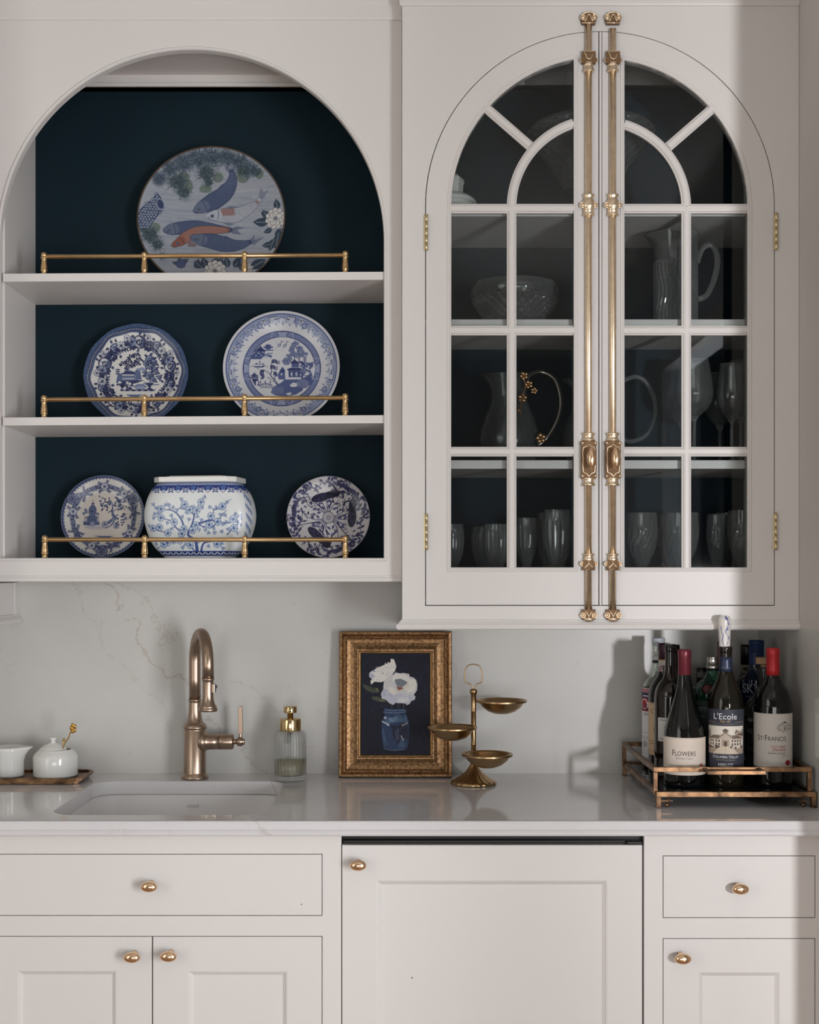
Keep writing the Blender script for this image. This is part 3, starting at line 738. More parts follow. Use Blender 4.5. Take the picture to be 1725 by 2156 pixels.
# ================================================================== painting tools: a small raster whose colours go onto mesh vertices
class Cv:
    """colour field over [x0,x1]x[y0,y1] (y up), sampled later at mesh vertices"""
    def __init__(s, x0, x1, y0, y1, res, col):
        s.x0, s.y1, s.S = x0, y1, res; s.w = int((x1 - x0) * res) + 2; s.h = int((y1 - y0) * res) + 2
        s.a = np.empty((s.h, s.w, 3), np.float32); s.a[:] = col
    def grid(s, x0, x1, y0, y1):
        i0 = max(0, int((x0 - s.x0) * s.S) - 2); i1 = min(s.w, int((x1 - s.x0) * s.S) + 3)
        j0 = max(0, int((s.y1 - y1) * s.S) - 2); j1 = min(s.h, int((s.y1 - y0) * s.S) + 3)
        if i1 <= i0 or j1 <= j0: return None
        xs = s.x0 + np.arange(i0, i1) / s.S; ys = s.y1 - np.arange(j0, j1) / s.S
        gx, gy = np.meshgrid(xs, ys); return (slice(j0, j1), slice(i0, i1)), gx, gy
    def put(s, sl, al, col, op=1.0):
        al = (np.clip(al, 0, 1) * op)[..., None].astype(np.float32)
        s.a[sl] = s.a[sl] * (1 - al) + np.asarray(col, np.float32) * al
    def ell(s, x, y, a, b, col, ang=0.0, op=1.0, ow=0.0, oc=None):
        R_ = max(a, b) + ow; g = s.grid(x - R_, x + R_, y - R_, y + R_)
        if g is None: return s
        sl, gx, gy = g; c, n = math.cos(ang), math.sin(ang)
        u = (gx - x) * c + (gy - y) * n; v = -(gx - x) * n + (gy - y) * c
        if ow > 0:
            d = (np.sqrt((u / (a + ow)) ** 2 + (v / (b + ow)) ** 2) - 1) * min(a + ow, b + ow)
            s.put(sl, 0.5 - d * s.S, oc, op)
        d = (np.sqrt((u / a) ** 2 + (v / b) ** 2) - 1) * min(a, b)
        s.put(sl, 0.5 - d * s.S, col, op); return s
    def disc(s, x, y, r, col, **k): return s.ell(x, y, r, r, col, **k)
    def ring(s, x, y, r, w_, col, op=1.0):
        g = s.grid(x - r - w_, x + r + w_, y - r - w_, y + r + w_)
        if g is None: return s
        sl, gx, gy = g; d = np.abs(np.hypot(gx - x, gy - y) - r) - w_ / 2
        s.put(sl, 0.5 - d * s.S, col, op); return s
    def poly(s, pts, col, op=1.0):
        P = np.asarray(pts, float); g = s.grid(P[:, 0].min(), P[:, 0].max(), P[:, 1].min(), P[:, 1].max())
        if g is None: return s
        sl, gx, gy = g; ins = np.zeros(gx.shape, bool); dm = np.full(gx.shape, 1e9)
        for i in range(len(P)):
            (ax, ay), (bx, by) = P[i - 1], P[i]
            if ay != by:
                c = ((ay > gy) != (by > gy)) & (gx < (bx - ax) * (gy - ay) / (by - ay) + ax); ins ^= c
            L2 = (bx - ax) ** 2 + (by - ay) ** 2 + 1e-12
            t = np.clip(((gx - ax) * (bx - ax) + (gy - ay) * (by - ay)) / L2, 0, 1)
            dm = np.minimum(dm, np.hypot(gx - ax - t * (bx - ax), gy - ay - t * (by - ay)))
        s.put(sl, 0.5 + np.where(ins, dm, -dm) * s.S, col, op); return s
    def line(s, pts, w0, col, w1=None, op=1.0, sm=0):
        if sm: pts = [tuple(p) for p in smooth_path([(p[0], p[1], 0) for p in pts], sm)]
        w1 = w0 if w1 is None else w1; n = len(pts) - 1
        for i in range(n):
            ax, ay = pts[i][:2]; bx, by = pts[i + 1][:2]; wa = w0 + (w1 - w0) * i / n; wb = w0 + (w1 - w0) * (i + 1) / n; m = max(wa, wb)
            g = s.grid(min(ax, bx) - m, max(ax, bx) + m, min(ay, by) - m, max(ay, by) + m)
            if g is None: continue
            sl, gx, gy = g; L2 = (bx - ax) ** 2 + (by - ay) ** 2 + 1e-12
            t = np.clip(((gx - ax) * (bx - ax) + (gy - ay) * (by - ay)) / L2, 0, 1)
            d = np.hypot(gx - ax - t * (bx - ax), gy - ay - t * (by - ay)) - (wa + (wb - wa) * t) / 2
            s.put(sl, 0.5 - d * s.S, col, op)
        return s
    def leaf(s, x, y, L, wd, ang, col, op=1.0, vein=None):
        c, n = math.cos(ang), math.sin(ang); pts = []
        for i in range(9):
            t = i / 8; pts.append((t * L, wd * math.sin(PI * t ** 0.8)))
        for i in range(7, 0, -1):
            t = i / 8; pts.append((t * L, -wd * math.sin(PI * t ** 0.8)))
        s.poly([(x + p * c - q * n, y + p * n + q * c) for p, q in pts], col, op)
        if vein is not None: s.line([(x, y), (x + L * 0.8 * c, y + L * 0.8 * n)], wd * 0.22, vein)
        return s
    def flower(s, x, y, r, n, light, dark, mid, rot=None):
        rot = random.random() * 6 if rot is None else rot
        for i in range(n):
            t = rot + 2 * PI * i / n
            s.ell(x + 0.58 * r * math.cos(t), y + 0.58 * r * math.sin(t), r * 0.44, r * 0.62 * math.sin(PI / n) * 1.5, light, ang=t, ow=r * 0.1, oc=dark)
        s.disc(x, y, r * 0.24, mid, ow=r * 0.08, oc=dark)
        for i in range(n):
            t = rot + 2 * PI * i / n; s.line([(x + .2 * r * math.cos(t), y + .2 * r * math.sin(t)), (x + .55 * r * math.cos(t), y + .55 * r * math.sin(t))], r * 0.07, dark)
        return s
    def rose(s, x, y, r, light, dark, mid):
        s.disc(x, y, r, dark)
        for k in range(7):
            t = k * 2.4; s.ell(x + .5 * r * math.cos(t), y + .5 * r * math.sin(t), r * .5, r * .34, mid if k % 2 else light, ang=t + 1.4, ow=r * .07, oc=dark)
        s.disc(x, y, r * .42, dark); s.ell(x, y, r * .3, r * .2, light, ang=.5); s.disc(x + r * .05, y, r * .12, dark); return s
    def sprig(s, x, y, L, ang, col, dark, n=5, bend=0.6, lw=0.012, ls=0.07, tip=None):
        pts = []
        for i in range(n + 1):
            t = i / n; a = ang + bend * t; 
            pts.append((x, y)); x += L / n * math.cos(a); y += L / n * math.sin(a)
        s.line(pts, lw, dark)
        for i in range(1, n + 1):
            a = math.atan2(pts[i][1] - pts[i - 1][1], pts[i][0] - pts[i - 1][0])
            for sg in (-1, 1): s.leaf(pts[i][0], pts[i][1], ls, ls * .26, a + sg * 0.9, col if (i + sg) % 3 else dark)
        return pts[-1]
    def sample(s, x, y):
        fx = np.clip((x - s.x0) * s.S, 0, s.w - 1.001); fy = np.clip((s.y1 - y) * s.S, 0, s.h - 1.001)
        i = fx.astype(int); j = fy.astype(int); u = (fx - i)[:, None]; v = (fy - j)[:, None]
        a = s.a; c = (a[j, i] * (1 - u) + a[j, i + 1] * u) * (1 - v) + (a[j + 1, i] * (1 - u) + a[j + 1, i + 1] * u) * v
        return np.concatenate([lin(c), np.ones((len(x), 1))], 1)
WHT, CRM = (226, 224, 218), (222, 214, 202)
B0, B1, B2, B3 = (26, 32, 78), (44, 56, 110), (88, 104, 152), (142, 156, 190)

def crown_tree(cv, pts, r, col, dark, light=None):
    for (x, y) in pts:
        for k in range(7):
            t = k * 0.9; cv.disc(x + r * .6 * math.cos(t), y + r * .45 * math.sin(t), r * .42, col if k % 2 else dark)
        if light is not None:
            for k in range(4): cv.ell(x + r * .5 * math.cos(k * 1.7), y + r * .35 * math.sin(k * 1.7), r * .16, r * .1, light)

def paint_floral_plate():
    cv = Cv(-1.02, 1.02, -1.02, 1.02, 260, WHT); W = lambda x, y: ((x - 891) / 729, (785 - y) / 729)
    g = cv.grid(-1.02, 1.02, -1.02, 1.02); sl, gx, gy = g; r = np.hypot(gx, gy); t = np.arctan2(gy, gx)
    wav = 0.014 * np.sin(6 * t + 1.0) + 0.012 * np.sin(12 * t)
    cv.put(sl, (r - (0.845 + wav)) * cv.S + .5, (66, 84, 128))
    cv.put(sl, ((r - (0.885 + wav * .8)) * cv.S + .5), (40, 50, 98)); cv.put(sl, (r - 0.925) * cv.S + .5, (54, 82, 128))
    n = np.sin(60 * t + 9 * r) * np.sin(37 * r + 3 * np.sin(8 * t)); cv.put(sl, ((r > 0.925) * (n > .3)).astype(float), (74, 100, 142), .6)
    for k in range(150):
        a = 2 * PI * k / 150; q = 0.905 + 0.012 * math.sin(6 * a + 1.0) + .008 * math.sin(12 * a); cv.disc(q * math.cos(a), q * math.sin(a), 0.009, (226, 228, 228))
    # rim bouquets
    for k in range(10):
        a = PI / 2 + 2 * PI * k / 10 + (0.05 if k % 2 else -.04); R0 = 0.66
        x, y = R0 * math.cos(a), R0 * math.sin(a)
        for q in range(8):
            lx, ly = x + .13 * math.cos(a + q * .785), y + .13 * math.sin(a + q * .785)
            cv.leaf(lx, ly, 0.075, 0.026, a + q * .785 + (.6 if q % 2 else -.5), B0 if q % 2 else B1, vein=B2)
        cv.disc(x, y, .12, B1, op=.5)
        for q in (-1, 1):
            cv.sprig(x, y, 0.24, a + q * 1.5, B1, B0, n=5, bend=q * .5, ls=.075)
            cv.sprig(x, y, 0.2, a + q * 2.4, B1, B0, n=4, bend=-q * .5, ls=.06)
        if k % 2 == 0: cv.rose(x, y, 0.125, (206, 208, 214), B0, B2); cv.flower(x - .14 * math.sin(a), y + .14 * math.cos(a), 0.085, 6, B3, B0, B1)
        else: cv.rose(x * 1.05, y * 1.05, 0.085, B3, B0, B1); cv.flower(x + .12 * math.sin(a), y - .12 * math.cos(a), 0.075, 7, (200, 204, 212), B0, B1)
        a2 = a + PI / 10; cv.flower(.76 * math.cos(a2), .76 * math.sin(a2), .06, 5, (206, 208, 214), B0, B2)
        cv.sprig(.72 * math.cos(a2), .72 * math.sin(a2), .16, a2 + PI, B1, B0, n=4, ls=.05)
    # centre: trees, house, lake, urn of flowers
    P = lambda l: [W(*p) for p in l]
    cv.line(P([(760, 720), (745, 640), (790, 580)]), .02, B0); cv.line(P([(745, 660), (700, 620)]), .014, B0)
    for (x, y) in ((690, 610), (760, 580), (800, 510), (870, 490), (900, 555), (830, 620), (880, 620), (770, 660)):
        u = W(x, y)
        for q in range(6): cv.ell(u[0] + .05 * math.cos(q), u[1] + .03 * math.sin(q * 1.3), .035, .022, B1 if q % 2 else B0, ang=q)
        for q in range(4): cv.ell(u[0] + .03 * math.cos(q * 2), u[1] + .02 * math.sin(q * 2), .013, .008, WHT)
    for yy in (700, 730, 760): cv.ell(*W(620, yy), .045, .015, B1); cv.ell(*W(745, yy - 10), .05, .016, B1)
    cv.poly(P([(620, 770), (700, 740), (780, 705), (860, 735), (870, 900), (650, 930), (600, 880)]), B2)
    cv.poly(P([(670, 760), (730, 725), (850, 730), (880, 765)]), B1)
    for yy in (778, 830):
        for q in range(7): cv.poly(P([(690 + q * 24, yy - 12), (704 + q * 24, yy - 12), (704 + q * 24, yy + 12), (690 + q * 24, yy + 12)]), WHT)
    cv.poly(P([(650, 870), (900, 850), (1000, 850), (900, 890), (760, 925), (660, 930)]), B1)
    cv.poly(P([(860, 720), (900, 670), (930, 700), (960, 840), (870, 850)]), B2); cv.poly(P([(880, 690), (960, 660), (1030, 690), (1000, 720), (900, 710)]), B3)
    for q in range(26): cv.disc(*W(620 + random.random() * 240, 880 + random.random() * 100), .014 + random.random() * .014, (B0, B1, B2, WHT)[q % 4])
    cv.poly(P([(860, 930), (900, 905), (980, 905), (1040, 950), (1000, 985), (880, 985)]), B3)
    cv.line(P([(850, 960), (900, 925), (980, 920), (1030, 945)]), .012, B1); cv.line(P([(1080, 920), (1200, 915)]), .02, B2)
    for (x, y, r_) in ((1060, 550, .085), (1120, 600, .07), (1010, 600, .06), (1080, 660, .065), (1140, 700, .06), (1065, 790, .085), (1160, 740, .05), (1000, 740, .04), (1205, 810, .05), (1120, 850, .06)):
        cv.rose(*W(x, y), r_, B3, B0 if y > 560 else B1, B2)
        for q in range(3): cv.leaf(*W(x + r_ * 600 * math.cos(q * 2.1 + x), y - r_ * 600 * math.sin(q * 2.1 + x)), r_ * .9, r_ * .28, q * 2.1 + x, B1)
    cv.poly(P([(1000, 880), (1140, 880), (1100, 930), (1085, 960), (1130, 990), (1020, 990), (1060, 960), (1040, 930)]), B1)
    cv.line(P([(1000, 880), (990, 900), (1040, 920)]), .012, B1); cv.line(P([(1010, 884), (1130, 884)]), .012, WHT)
    cv.poly(P([(740, 1060), (980, 1060), (900, 1105), (800, 1090)]), B2); cv.poly(P([(660, 985), (1160, 985), (1140, 1010), (700, 1010)]), B1)
    for q in range(12): cv.disc(*W(680 + q * 42, 1000), .018, B3 if q % 2 else B0)
    return cv

def paint_willow_plate():
    cv = Cv(-1.02, 1.02, -1.02, 1.02, 290, (212, 213, 218)); W = lambda x, y: ((x - 843) / 787, (850 - y) / 787)
    P = lambda l: [W(*p) for p in l]; D1, D2, D3, LT = (44, 56, 116), (72, 90, 150), (118, 134, 180), (176, 184, 208)
    g = cv.grid(-1.02, 1.02, -1.02, 1.02); sl, gx, gy = g; r = np.hypot(gx, gy); t = np.arctan2(gy, gx)
    band = lambda a, b: np.clip(.5 + (r - a) * cv.S, 0, 1) * np.clip(.5 - (r - b) * cv.S, 0, 1)
    cv.put(sl, band(0.80, 0.955), D3); cv.put(sl, band(.94, .955), D2); cv.put(sl, band(.915, .925), LT)
    hatch = (np.sin(r * 420) > 0.1) * (np.sin(t * 260) > -.2); cv.put(sl, band(.86, .915) * hatch, (150, 162, 198), .7)
    cv.put(sl, band(0.785, .83) * (np.sin(t * 46) * np.sin(t * 17 + 2) > .1), (200, 204, 216))
    for k in range(84):   # scroll work of the border
        a = 2 * PI * k / 84; q = .845 + .03 * math.sin(k * 2.1)
        cv.ring(q * math.cos(a), q * math.sin(a), .026, .008, (204, 208, 220)); cv.disc(q * math.cos(a), q * math.sin(a), .009, D2)
        if k % 2: cv.leaf(.80 * math.cos(a), .80 * math.sin(a), .05, .014, a + PI + .5, D3)
    for a in (0, PI / 2, PI, 1.5 * PI):   # fretwork keys
        for sg in (-1, 1):
            b = a + sg * .175
            def Q(dr, dt): return ((.87 + dr) * math.cos(b + dt), (.87 + dr) * math.sin(b + dt))
            cv.poly([Q(-.06, -.09), Q(-.06, .09), Q(.045, .09), Q(.045, -.09)], (196, 201, 215))
            for q in range(7): cv.line([Q(-.05, -.07 + q * .024), Q(0.0, -.07 + q * .024)], .006, D3)
            cv.line([Q(-.05, .085 * sg), Q(.042, .085 * sg), Q(.042, -.075 * sg), Q(-.01, -.075 * sg), Q(-.01, -.03 * sg), Q(.015, -.03 * sg)], .013, D1)
        cv.poly([((.87 + d) * math.cos(a + e_), (.87 + d) * math.sin(a + e_)) for d, e_ in ((-.05, -.06), (-.05, .06), (.0, .05), (0, -.05))], (196, 201, 215))
        for sg in (-1, 1):
            b = a + sg * PI / 4 + (.11 if sg > 0 else -.11) ; b2 = a + sg * .38
            for bb, rr in ((b2, .885),):
                cv.disc(rr * math.cos(bb), rr * math.sin(bb), .034, (206, 210, 220))
                for q in range(3): cv.ell(rr * math.cos(bb) + .018 * math.cos(q * 2.1 + .5), rr * math.sin(bb) + .018 * math.sin(q * 2.1 + .5), .014, .009, (24, 26, 60), ang=q * 2.1 + .5)
            bb = a + sg * .48; cv.disc(.83 * math.cos(bb), .83 * math.sin(bb), .036, D3, ow=.008, oc=D1); cv.ring(.83 * math.cos(bb), .83 * math.sin(bb), .018, .007, (206, 210, 220))
    # inner band with lattice and cartouches
    cv.put(sl, band(.575, .672), D2); cv.put(sl, band(.665, .672), D1); cv.put(sl, band(.568, .577), D1)
    lat = (np.sin(t * 120 + r * 150) > .55) | (np.sin(t * 120 - r * 150) > .55); cv.put(sl, band(.588, .655) * lat, (156, 166, 200), .8)
    for k in range(4):
        a = k * PI / 2
        def Q(dr, dt): return ((.625 + dr) * math.cos(a + dt), (.625 + dr) * math.sin(a + dt))
        cv.poly([Q(-.045, -.2), Q(-.045, .2), Q(.035, .25), Q(.035, -.25)], D3)
        cv.poly([Q(-.04, -.13), Q(-.02, -.15), Q(.02, -.15), Q(.035, -.12), Q(.035, .12), Q(.02, .15), Q(-.02, .15), Q(-.04, .13)], (150, 160, 198))
        cv.line([Q(-.04, -.12), Q(-.015, -.12), Q(-.01, -.155), Q(.03, -.145), Q(.035, -.1), Q(.035, .1), Q(.03, .145), Q(-.01, .155), Q(-.015, .12), Q(-.04, .12)], .011, D1)
        for sg in (-1, 1):
            for w_ in (.26, .29): cv.line([Q(-.045, sg * (w_ + .05)), Q(.04, sg * w_)], .006, LT)
    # island and pavilions
    cv.poly(P([(410, 715), (430, 660), (470, 600), (520, 560), (545, 520), (575, 560), (620, 590), (600, 640), (700, 660), (700, 690), (580, 690), (560, 715)]), D2)
    cv.poly(P([(480, 590), (545, 535), (610, 600), (600, 610)]), D1); cv.poly(P([(560, 690), (620, 650), (700, 688)]), LT); cv.line(P([(560, 688), (620, 650), (700, 688)]), .012, D1)
    for (x, y) in ((650, 520), (625, 545), (680, 545), (650, 565)): cv.ell(*W(x, y), .05, .018, D2)
    cv.line(P([(650, 520), (650, 590)]), .01, D1); cv.line(P([(615, 590), (720, 588)]), .018, D2); cv.line(P([(640, 635), (710, 633)]), .016, D2)
    for q in range(14): cv.disc(*W(440 + q * 12, 640 + 25 * math.sin(q * 2)), .012, D1 if q % 2 else LT)
    # boat
    cv.poly(P([(440, 790), (470, 812), (560, 815), (615, 790), (590, 830), (480, 832)]), D1); cv.line(P([(405, 820), (655, 815)]), .006, D2)
    cv.line(P([(540, 740), (540, 800)]), .014, D1); cv.poly(P([(470, 790), (500, 765), (520, 790)]), D1); cv.poly(P([(555, 790), (580, 770), (605, 788)]), D1); cv.poly(P([(500, 840), (540, 838), (515, 862)]), D3)
    # two swallows
    for (x, y) in ((790, 520), (865, 525)):
        cv.poly(P([(x - 40, y - 60), (x - 5, y - 20), (x + 10, y)]) if x < 800 else P([(x - 15, y - 65), (x + 5, y - 20), (x + 10, y)]), D1)
        cv.poly(P([(x - 55, y + 52), (x - 5, y + 15), (x + 12, y)]) if x < 800 else P([(x - 40, y + 72), (x - 5, y + 20), (x + 15, y)]), D1)
        cv.ell(*W(x + 12, y), .026, .018, LT, ang=.8, ow=.007, oc=D1); cv.line(P([(x + 18, y - 12), (x + 42, y - 50), (x + 36, y - 70)]), .008, D1); cv.line(P([(x + 40, y - 48), (x + 70, y - 60)]), .007, D1)
    # great tree with disc leaves
    cv.line(P([(1070, 740), (1080, 640), (1040, 560), (1010, 500)]), .016, D1); cv.line(P([(1075, 660), (1130, 620)]), .012, D1); cv.line(P([(1060, 700), (960, 660), (910, 730)]), .012, D1)
    for (x, y) in ((1015, 480), (1045, 495), (985, 505), (1010, 510), (965, 550), (995, 555), (950, 590), (985, 590), (1070, 545), (1100, 560), (1060, 575), (1085, 585), (1120, 605), (1005, 625), (970, 635), (1000, 655), (920, 665),
                   (950, 670), (1060, 620), (1050, 650), (1095, 645), (1135, 640), (1170, 640), (1080, 670), (1115, 665), (885, 715), (925, 715), (960, 715), (865, 745), (900, 750), (935, 745), (885, 775), (920, 775), (1025, 665)):
        cv.disc(*W(x, y), .023, D3, ow=.006, oc=D1)
    # willow
    cv.line(P([(800, 1090), (770, 1040), (720, 980), (690, 940), (705, 880), (700, 800), (705, 740)]), .02, D1, w1=.01, sm=4); cv.line(P([(700, 950), (660, 900), (600, 870)]), .01, D1)
    cv.line(P([(750, 1020), (745, 960), (770, 930)]), .012, D1); cv.line(P([(800, 1090), (700, 1000), (650, 970)]), .010, D1)
    for (x, y, dx) in ((710, 735, 105), (690, 815, 95), (735, 905, 55)):
        for q in range(3): cv.line(P([(x, y + q * 18 - 6), (x + dx * .4, y + q * 18 - 10), (x + dx * .7, y + 12 + q * 18), (x + dx, y + 4 + q * 18)]), .022, D1, w1=.008, sm=4)
    for q in range(3): cv.line(P([(560 + q * 18, 870), (548 + q * 20, 920), (575 + q * 14, 960), (555 + q * 14, 995)]), .024, D1, w1=.01, sm=4)
    # pagoda
    cv.poly(P([(880, 1000), (1090, 1000), (1130, 990), (1250, 900), (1260, 1040), (1180, 1120), (830, 1130), (720, 1110), (840, 1040)]), D2)
    cv.poly(P([(955, 760), (985, 740), (1010, 715), (1040, 740), (1080, 765), (1070, 780), (970, 780)]), D1); cv.poly(P([(970, 780), (1075, 780), (1070, 830), (975, 830)]), D2)
    cv.poly(P([(905, 860), (960, 835), (1080, 835), (1120, 855), (1100, 875), (930, 875)]), D1); cv.poly(P([(930, 875), (1090, 875), (1090, 975), (935, 975)]), D2)
    for x in (940, 1000, 1070): cv.poly(P([(x, 875), (x + 14, 875), (x + 14, 975), (x, 975)]), D1)
    for x in (975, 1040): cv.ell(*W(x, 925), .018, .035, LT)
    cv.poly(P([(925, 968), (1085, 968), (1095, 985), (930, 988)]), (206, 210, 218)); cv.line(P([(1010, 715), (1010, 690)]), .012, D1)
    cv.poly(P([(800, 1000), (790, 940), (820, 860), (850, 820), (880, 860), (890, 1000)]), D2); cv.disc(*W(838, 928), .016, (214, 216, 220)); cv.poly(P([(800, 900), (850, 850), (895, 895)]), D1)
    for q in range(40):
        u = W(1100 + random.random() * 160, 760 + random.random() * 250); cv.disc(u[0], u[1], .018, D2 if q % 2 else D3, ow=.005, oc=D1) if math.hypot(*u) < .55 else None
    for q in range(5):
        cv.line(P([(1150, 690 + q * 22), (1130, 672 + q * 22)]), .012, D2); cv.line(P([(1150, 690 + q * 22), (1172, 672 + q * 22)]), .012, D2); cv.leaf(*W(1115, 800 - q * 10), .06, .02, 1.0 + q * .5, D1)
    cv.line(P([(1150, 680), (1150, 860)]), .009, D1)
    cv.poly(P([(950, 1080), (1000, 1040), (1060, 1060), (1040, 1100), (980, 1115)]), (212, 214, 218))
    for q in range(6): cv.line(P([(1040, 1040 + q * 16), (1135, 1000 + q * 20), (1200, 1040 + q * 14)]), .006, LT)
    # bridge, gate, figures
    cv.poly(P([(430, 985), (520, 985), (545, 1090), (480, 1080)]), D1); cv.ell(*W(508, 1050), .02, .04, (212, 214, 218)); cv.line(P([(470, 900), (470, 975)]), .012, D1)
    for (x, y) in ((470, 925), (450, 945), (495, 945), (470, 965), (440, 970), (505, 968)): cv.ell(*W(x, y), .035, .013, D1)
    cv.line(P([(540, 1085), (590, 1062), (660, 1062), (720, 1085)]), .014, D1)
    for q in range(8): cv.line(P([(560 + q * 20, 1075), (560 + q * 20, 1112)]), .008, D1)
    cv.line(P([(550, 1112), (720, 1114)]), .01, D2)
    for x in (555, 620, 688): cv.line(P([(x, 1060), (x, 1030)]), .012, D1); cv.disc(*W(x, 1024), .009, D1); cv.line(P([(x - 14, 1036), (x + 14, 1044)]), .006, D1)
    cv.poly(P([(720, 1100), (900, 1100), (1130, 1110), (1130, 1150), (1040, 1210), (900, 1240), (760, 1220), (700, 1190)]), D2)
    cv.poly(P([(900, 1195), (960, 1180), (985, 1200), (930, 1225)]), (206, 210, 218))
    for q in range(6): cv.line(P([(730 + q * 26, 1105), (730 + q * 26, 1200)]), .006, LT)
    return cv

def paint_pagoda_plate():
    cv = Cv(-1.02, 1.02, -1.02, 1.02, 260, (206, 202, 196)); W = lambda x, y: ((x - 867) / 805, (892 - y) / 805)
    P = lambda l: [W(*p) for p in l]; D1, D2, D3 = (34, 42, 92), (74, 88, 132), (124, 134, 166)
    g = cv.grid(-1.02, 1.02, -1.02, 1.02); sl, gx, gy = g; r = np.hypot(gx, gy); t = np.arctan2(gy, gx)
    cv.put(sl, .5 - (r - .60) * cv.S, (204, 194, 182))
    cv.put(sl, (r - (.925 + .012 * np.sin(70 * t))) * cv.S + .5, D2); cv.put(sl, ((r > .945) * (np.sin(90 * t) * np.sin(60 * r) > .2)).astype(float), D1); cv.put(sl, (r - .985) * cv.S, (110, 124, 160))
    for k in range(6):   # medallions
        a = PI / 2 + (k + .5) * PI / 3; 
        if k % 3 != 1: continue
    for a in (2.62, .55, -1.57): 
        x, y = .86 * math.cos(a), .86 * math.sin(a); cv.disc(x, y, .12, D3, ow=.02, oc=D1)
        for q in range(10): cv.ell(x + .07 * math.cos(q * .628), y + .07 * math.sin(q * .628), .03, .012, D1, ang=q * .628)
        cv.disc(x, y, .03, D1)
    for k in range(9):
        a = PI / 2 + 2 * PI * k / 9; x, y = .74 * math.cos(a), .74 * math.sin(a)
        for q in (-1, 1):
            e = cv.sprig(x, y, .26, a + q * 1.55, D2, D1, n=6, bend=q * .55, lw=.012, ls=.075); cv.flower(e[0], e[1], .05, 5, D3, D1, D2)
            cv.sprig(x, y, .17, a + q * 2.5, D2, D1, n=5, bend=-q * .4, lw=.01, ls=.05); cv.sprig(x, y, .15, a + q * .8, D2, D1, n=4, ls=.05)
        cv.flower(x, y, .085, 6, (190, 192, 200), D1, D2) if k % 2 == 0 else cv.rose(x, y, .06, D3, D1, D2)
    # pagoda tower and pavilion
    cv.line(P([(645, 550), (645, 640)]), .012, D1); cv.poly(P([(605, 632), (645, 600), (690, 632)]), D1); cv.poly(P([(570, 720), (600, 670), (645, 625), (690, 670), (720, 720), (715, 760), (575, 760)]), D2)
    cv.poly(P([(580, 755), (710, 755), (700, 880), (590, 880)]), D2); cv.poly(P([(600, 790), (630, 745), (665, 790)]), D1); cv.line(P([(575, 720), (575, 830)]), .012, D1); cv.line(P([(712, 720), (712, 830)]), .012, D1)
    cv.poly(P([(500, 900), (580, 860), (645, 830), (700, 860), (775, 900)]), D2); cv.poly(P([(545, 900), (740, 900), (740, 980), (545, 980)]), D2)
    for x in (500, 525, 555, 590, 640, 690, 735, 765): cv.line(P([(x, 880), (x, 975)]), .011, D1)
    cv.poly(P([(470, 975), (780, 975), (800, 1040), (620, 1060), (480, 1045)]), D2)
    for q in range(6): cv.disc(*W(490 + q * 26, 1020), .014, D1)
    cv.poly(P([(620, 980), (680, 980), (700, 1070), (600, 1070)]), D3)
    for (x, y) in ((510, 750), (480, 820), (530, 790), (745, 830)): cv.flower(*W(x, y), .035, 5, D3, D1, D2)
    # bending tree
    cv.line(P([(960, 1000), (1060, 900), (1020, 780), (1030, 700), (1010, 600)]), .075, D2, w1=.02, sm=5); cv.line(P([(1030, 850), (1100, 900), (1010, 1050), (900, 1110)]), .05, D2, w1=.02, sm=5)
    cv.line(P([(1030, 750), (950, 800)]), .02, D1); cv.line(P([(1040, 780), (1180, 680), (1260, 740)]), .02, D2)
    for k in range(70):
        x, y = [(760 + random.random() * 240, 500 + random.random() * 230), (1070 + random.random() * 200, 520 + random.random() * 220)][k % 2]
        if k % 2 == 0 and x < 820 and y > 620: continue
        cv.leaf(*W(x, y), .06, .022, random.random() * 6.3, D2 if k % 3 else D1)
    for (x, y, q) in ((890, 1030, .075), (1110, 1060, .07), (1060, 950, .04), (1290, 920, .035)): cv.flower(*W(x, y), q, 9, (176, 178, 188), D1, D2)
    for k in range(26): cv.leaf(*W(1100 + random.random() * 190, 830 + random.random() * 270), .06, .02, random.random() * 6.3, D1 if k % 2 else D2)
    for yy, a, b in ((1080, 500, 860), (1100, 520, 850), (1125, 580, 880)): cv.line(P([(a, yy), (b, yy)]), .012, D3)
    cv.poly(P([(680, 1255), (1080, 1258), (980, 1290), (880, 1310), (800, 1285)]), D2)
    return cv

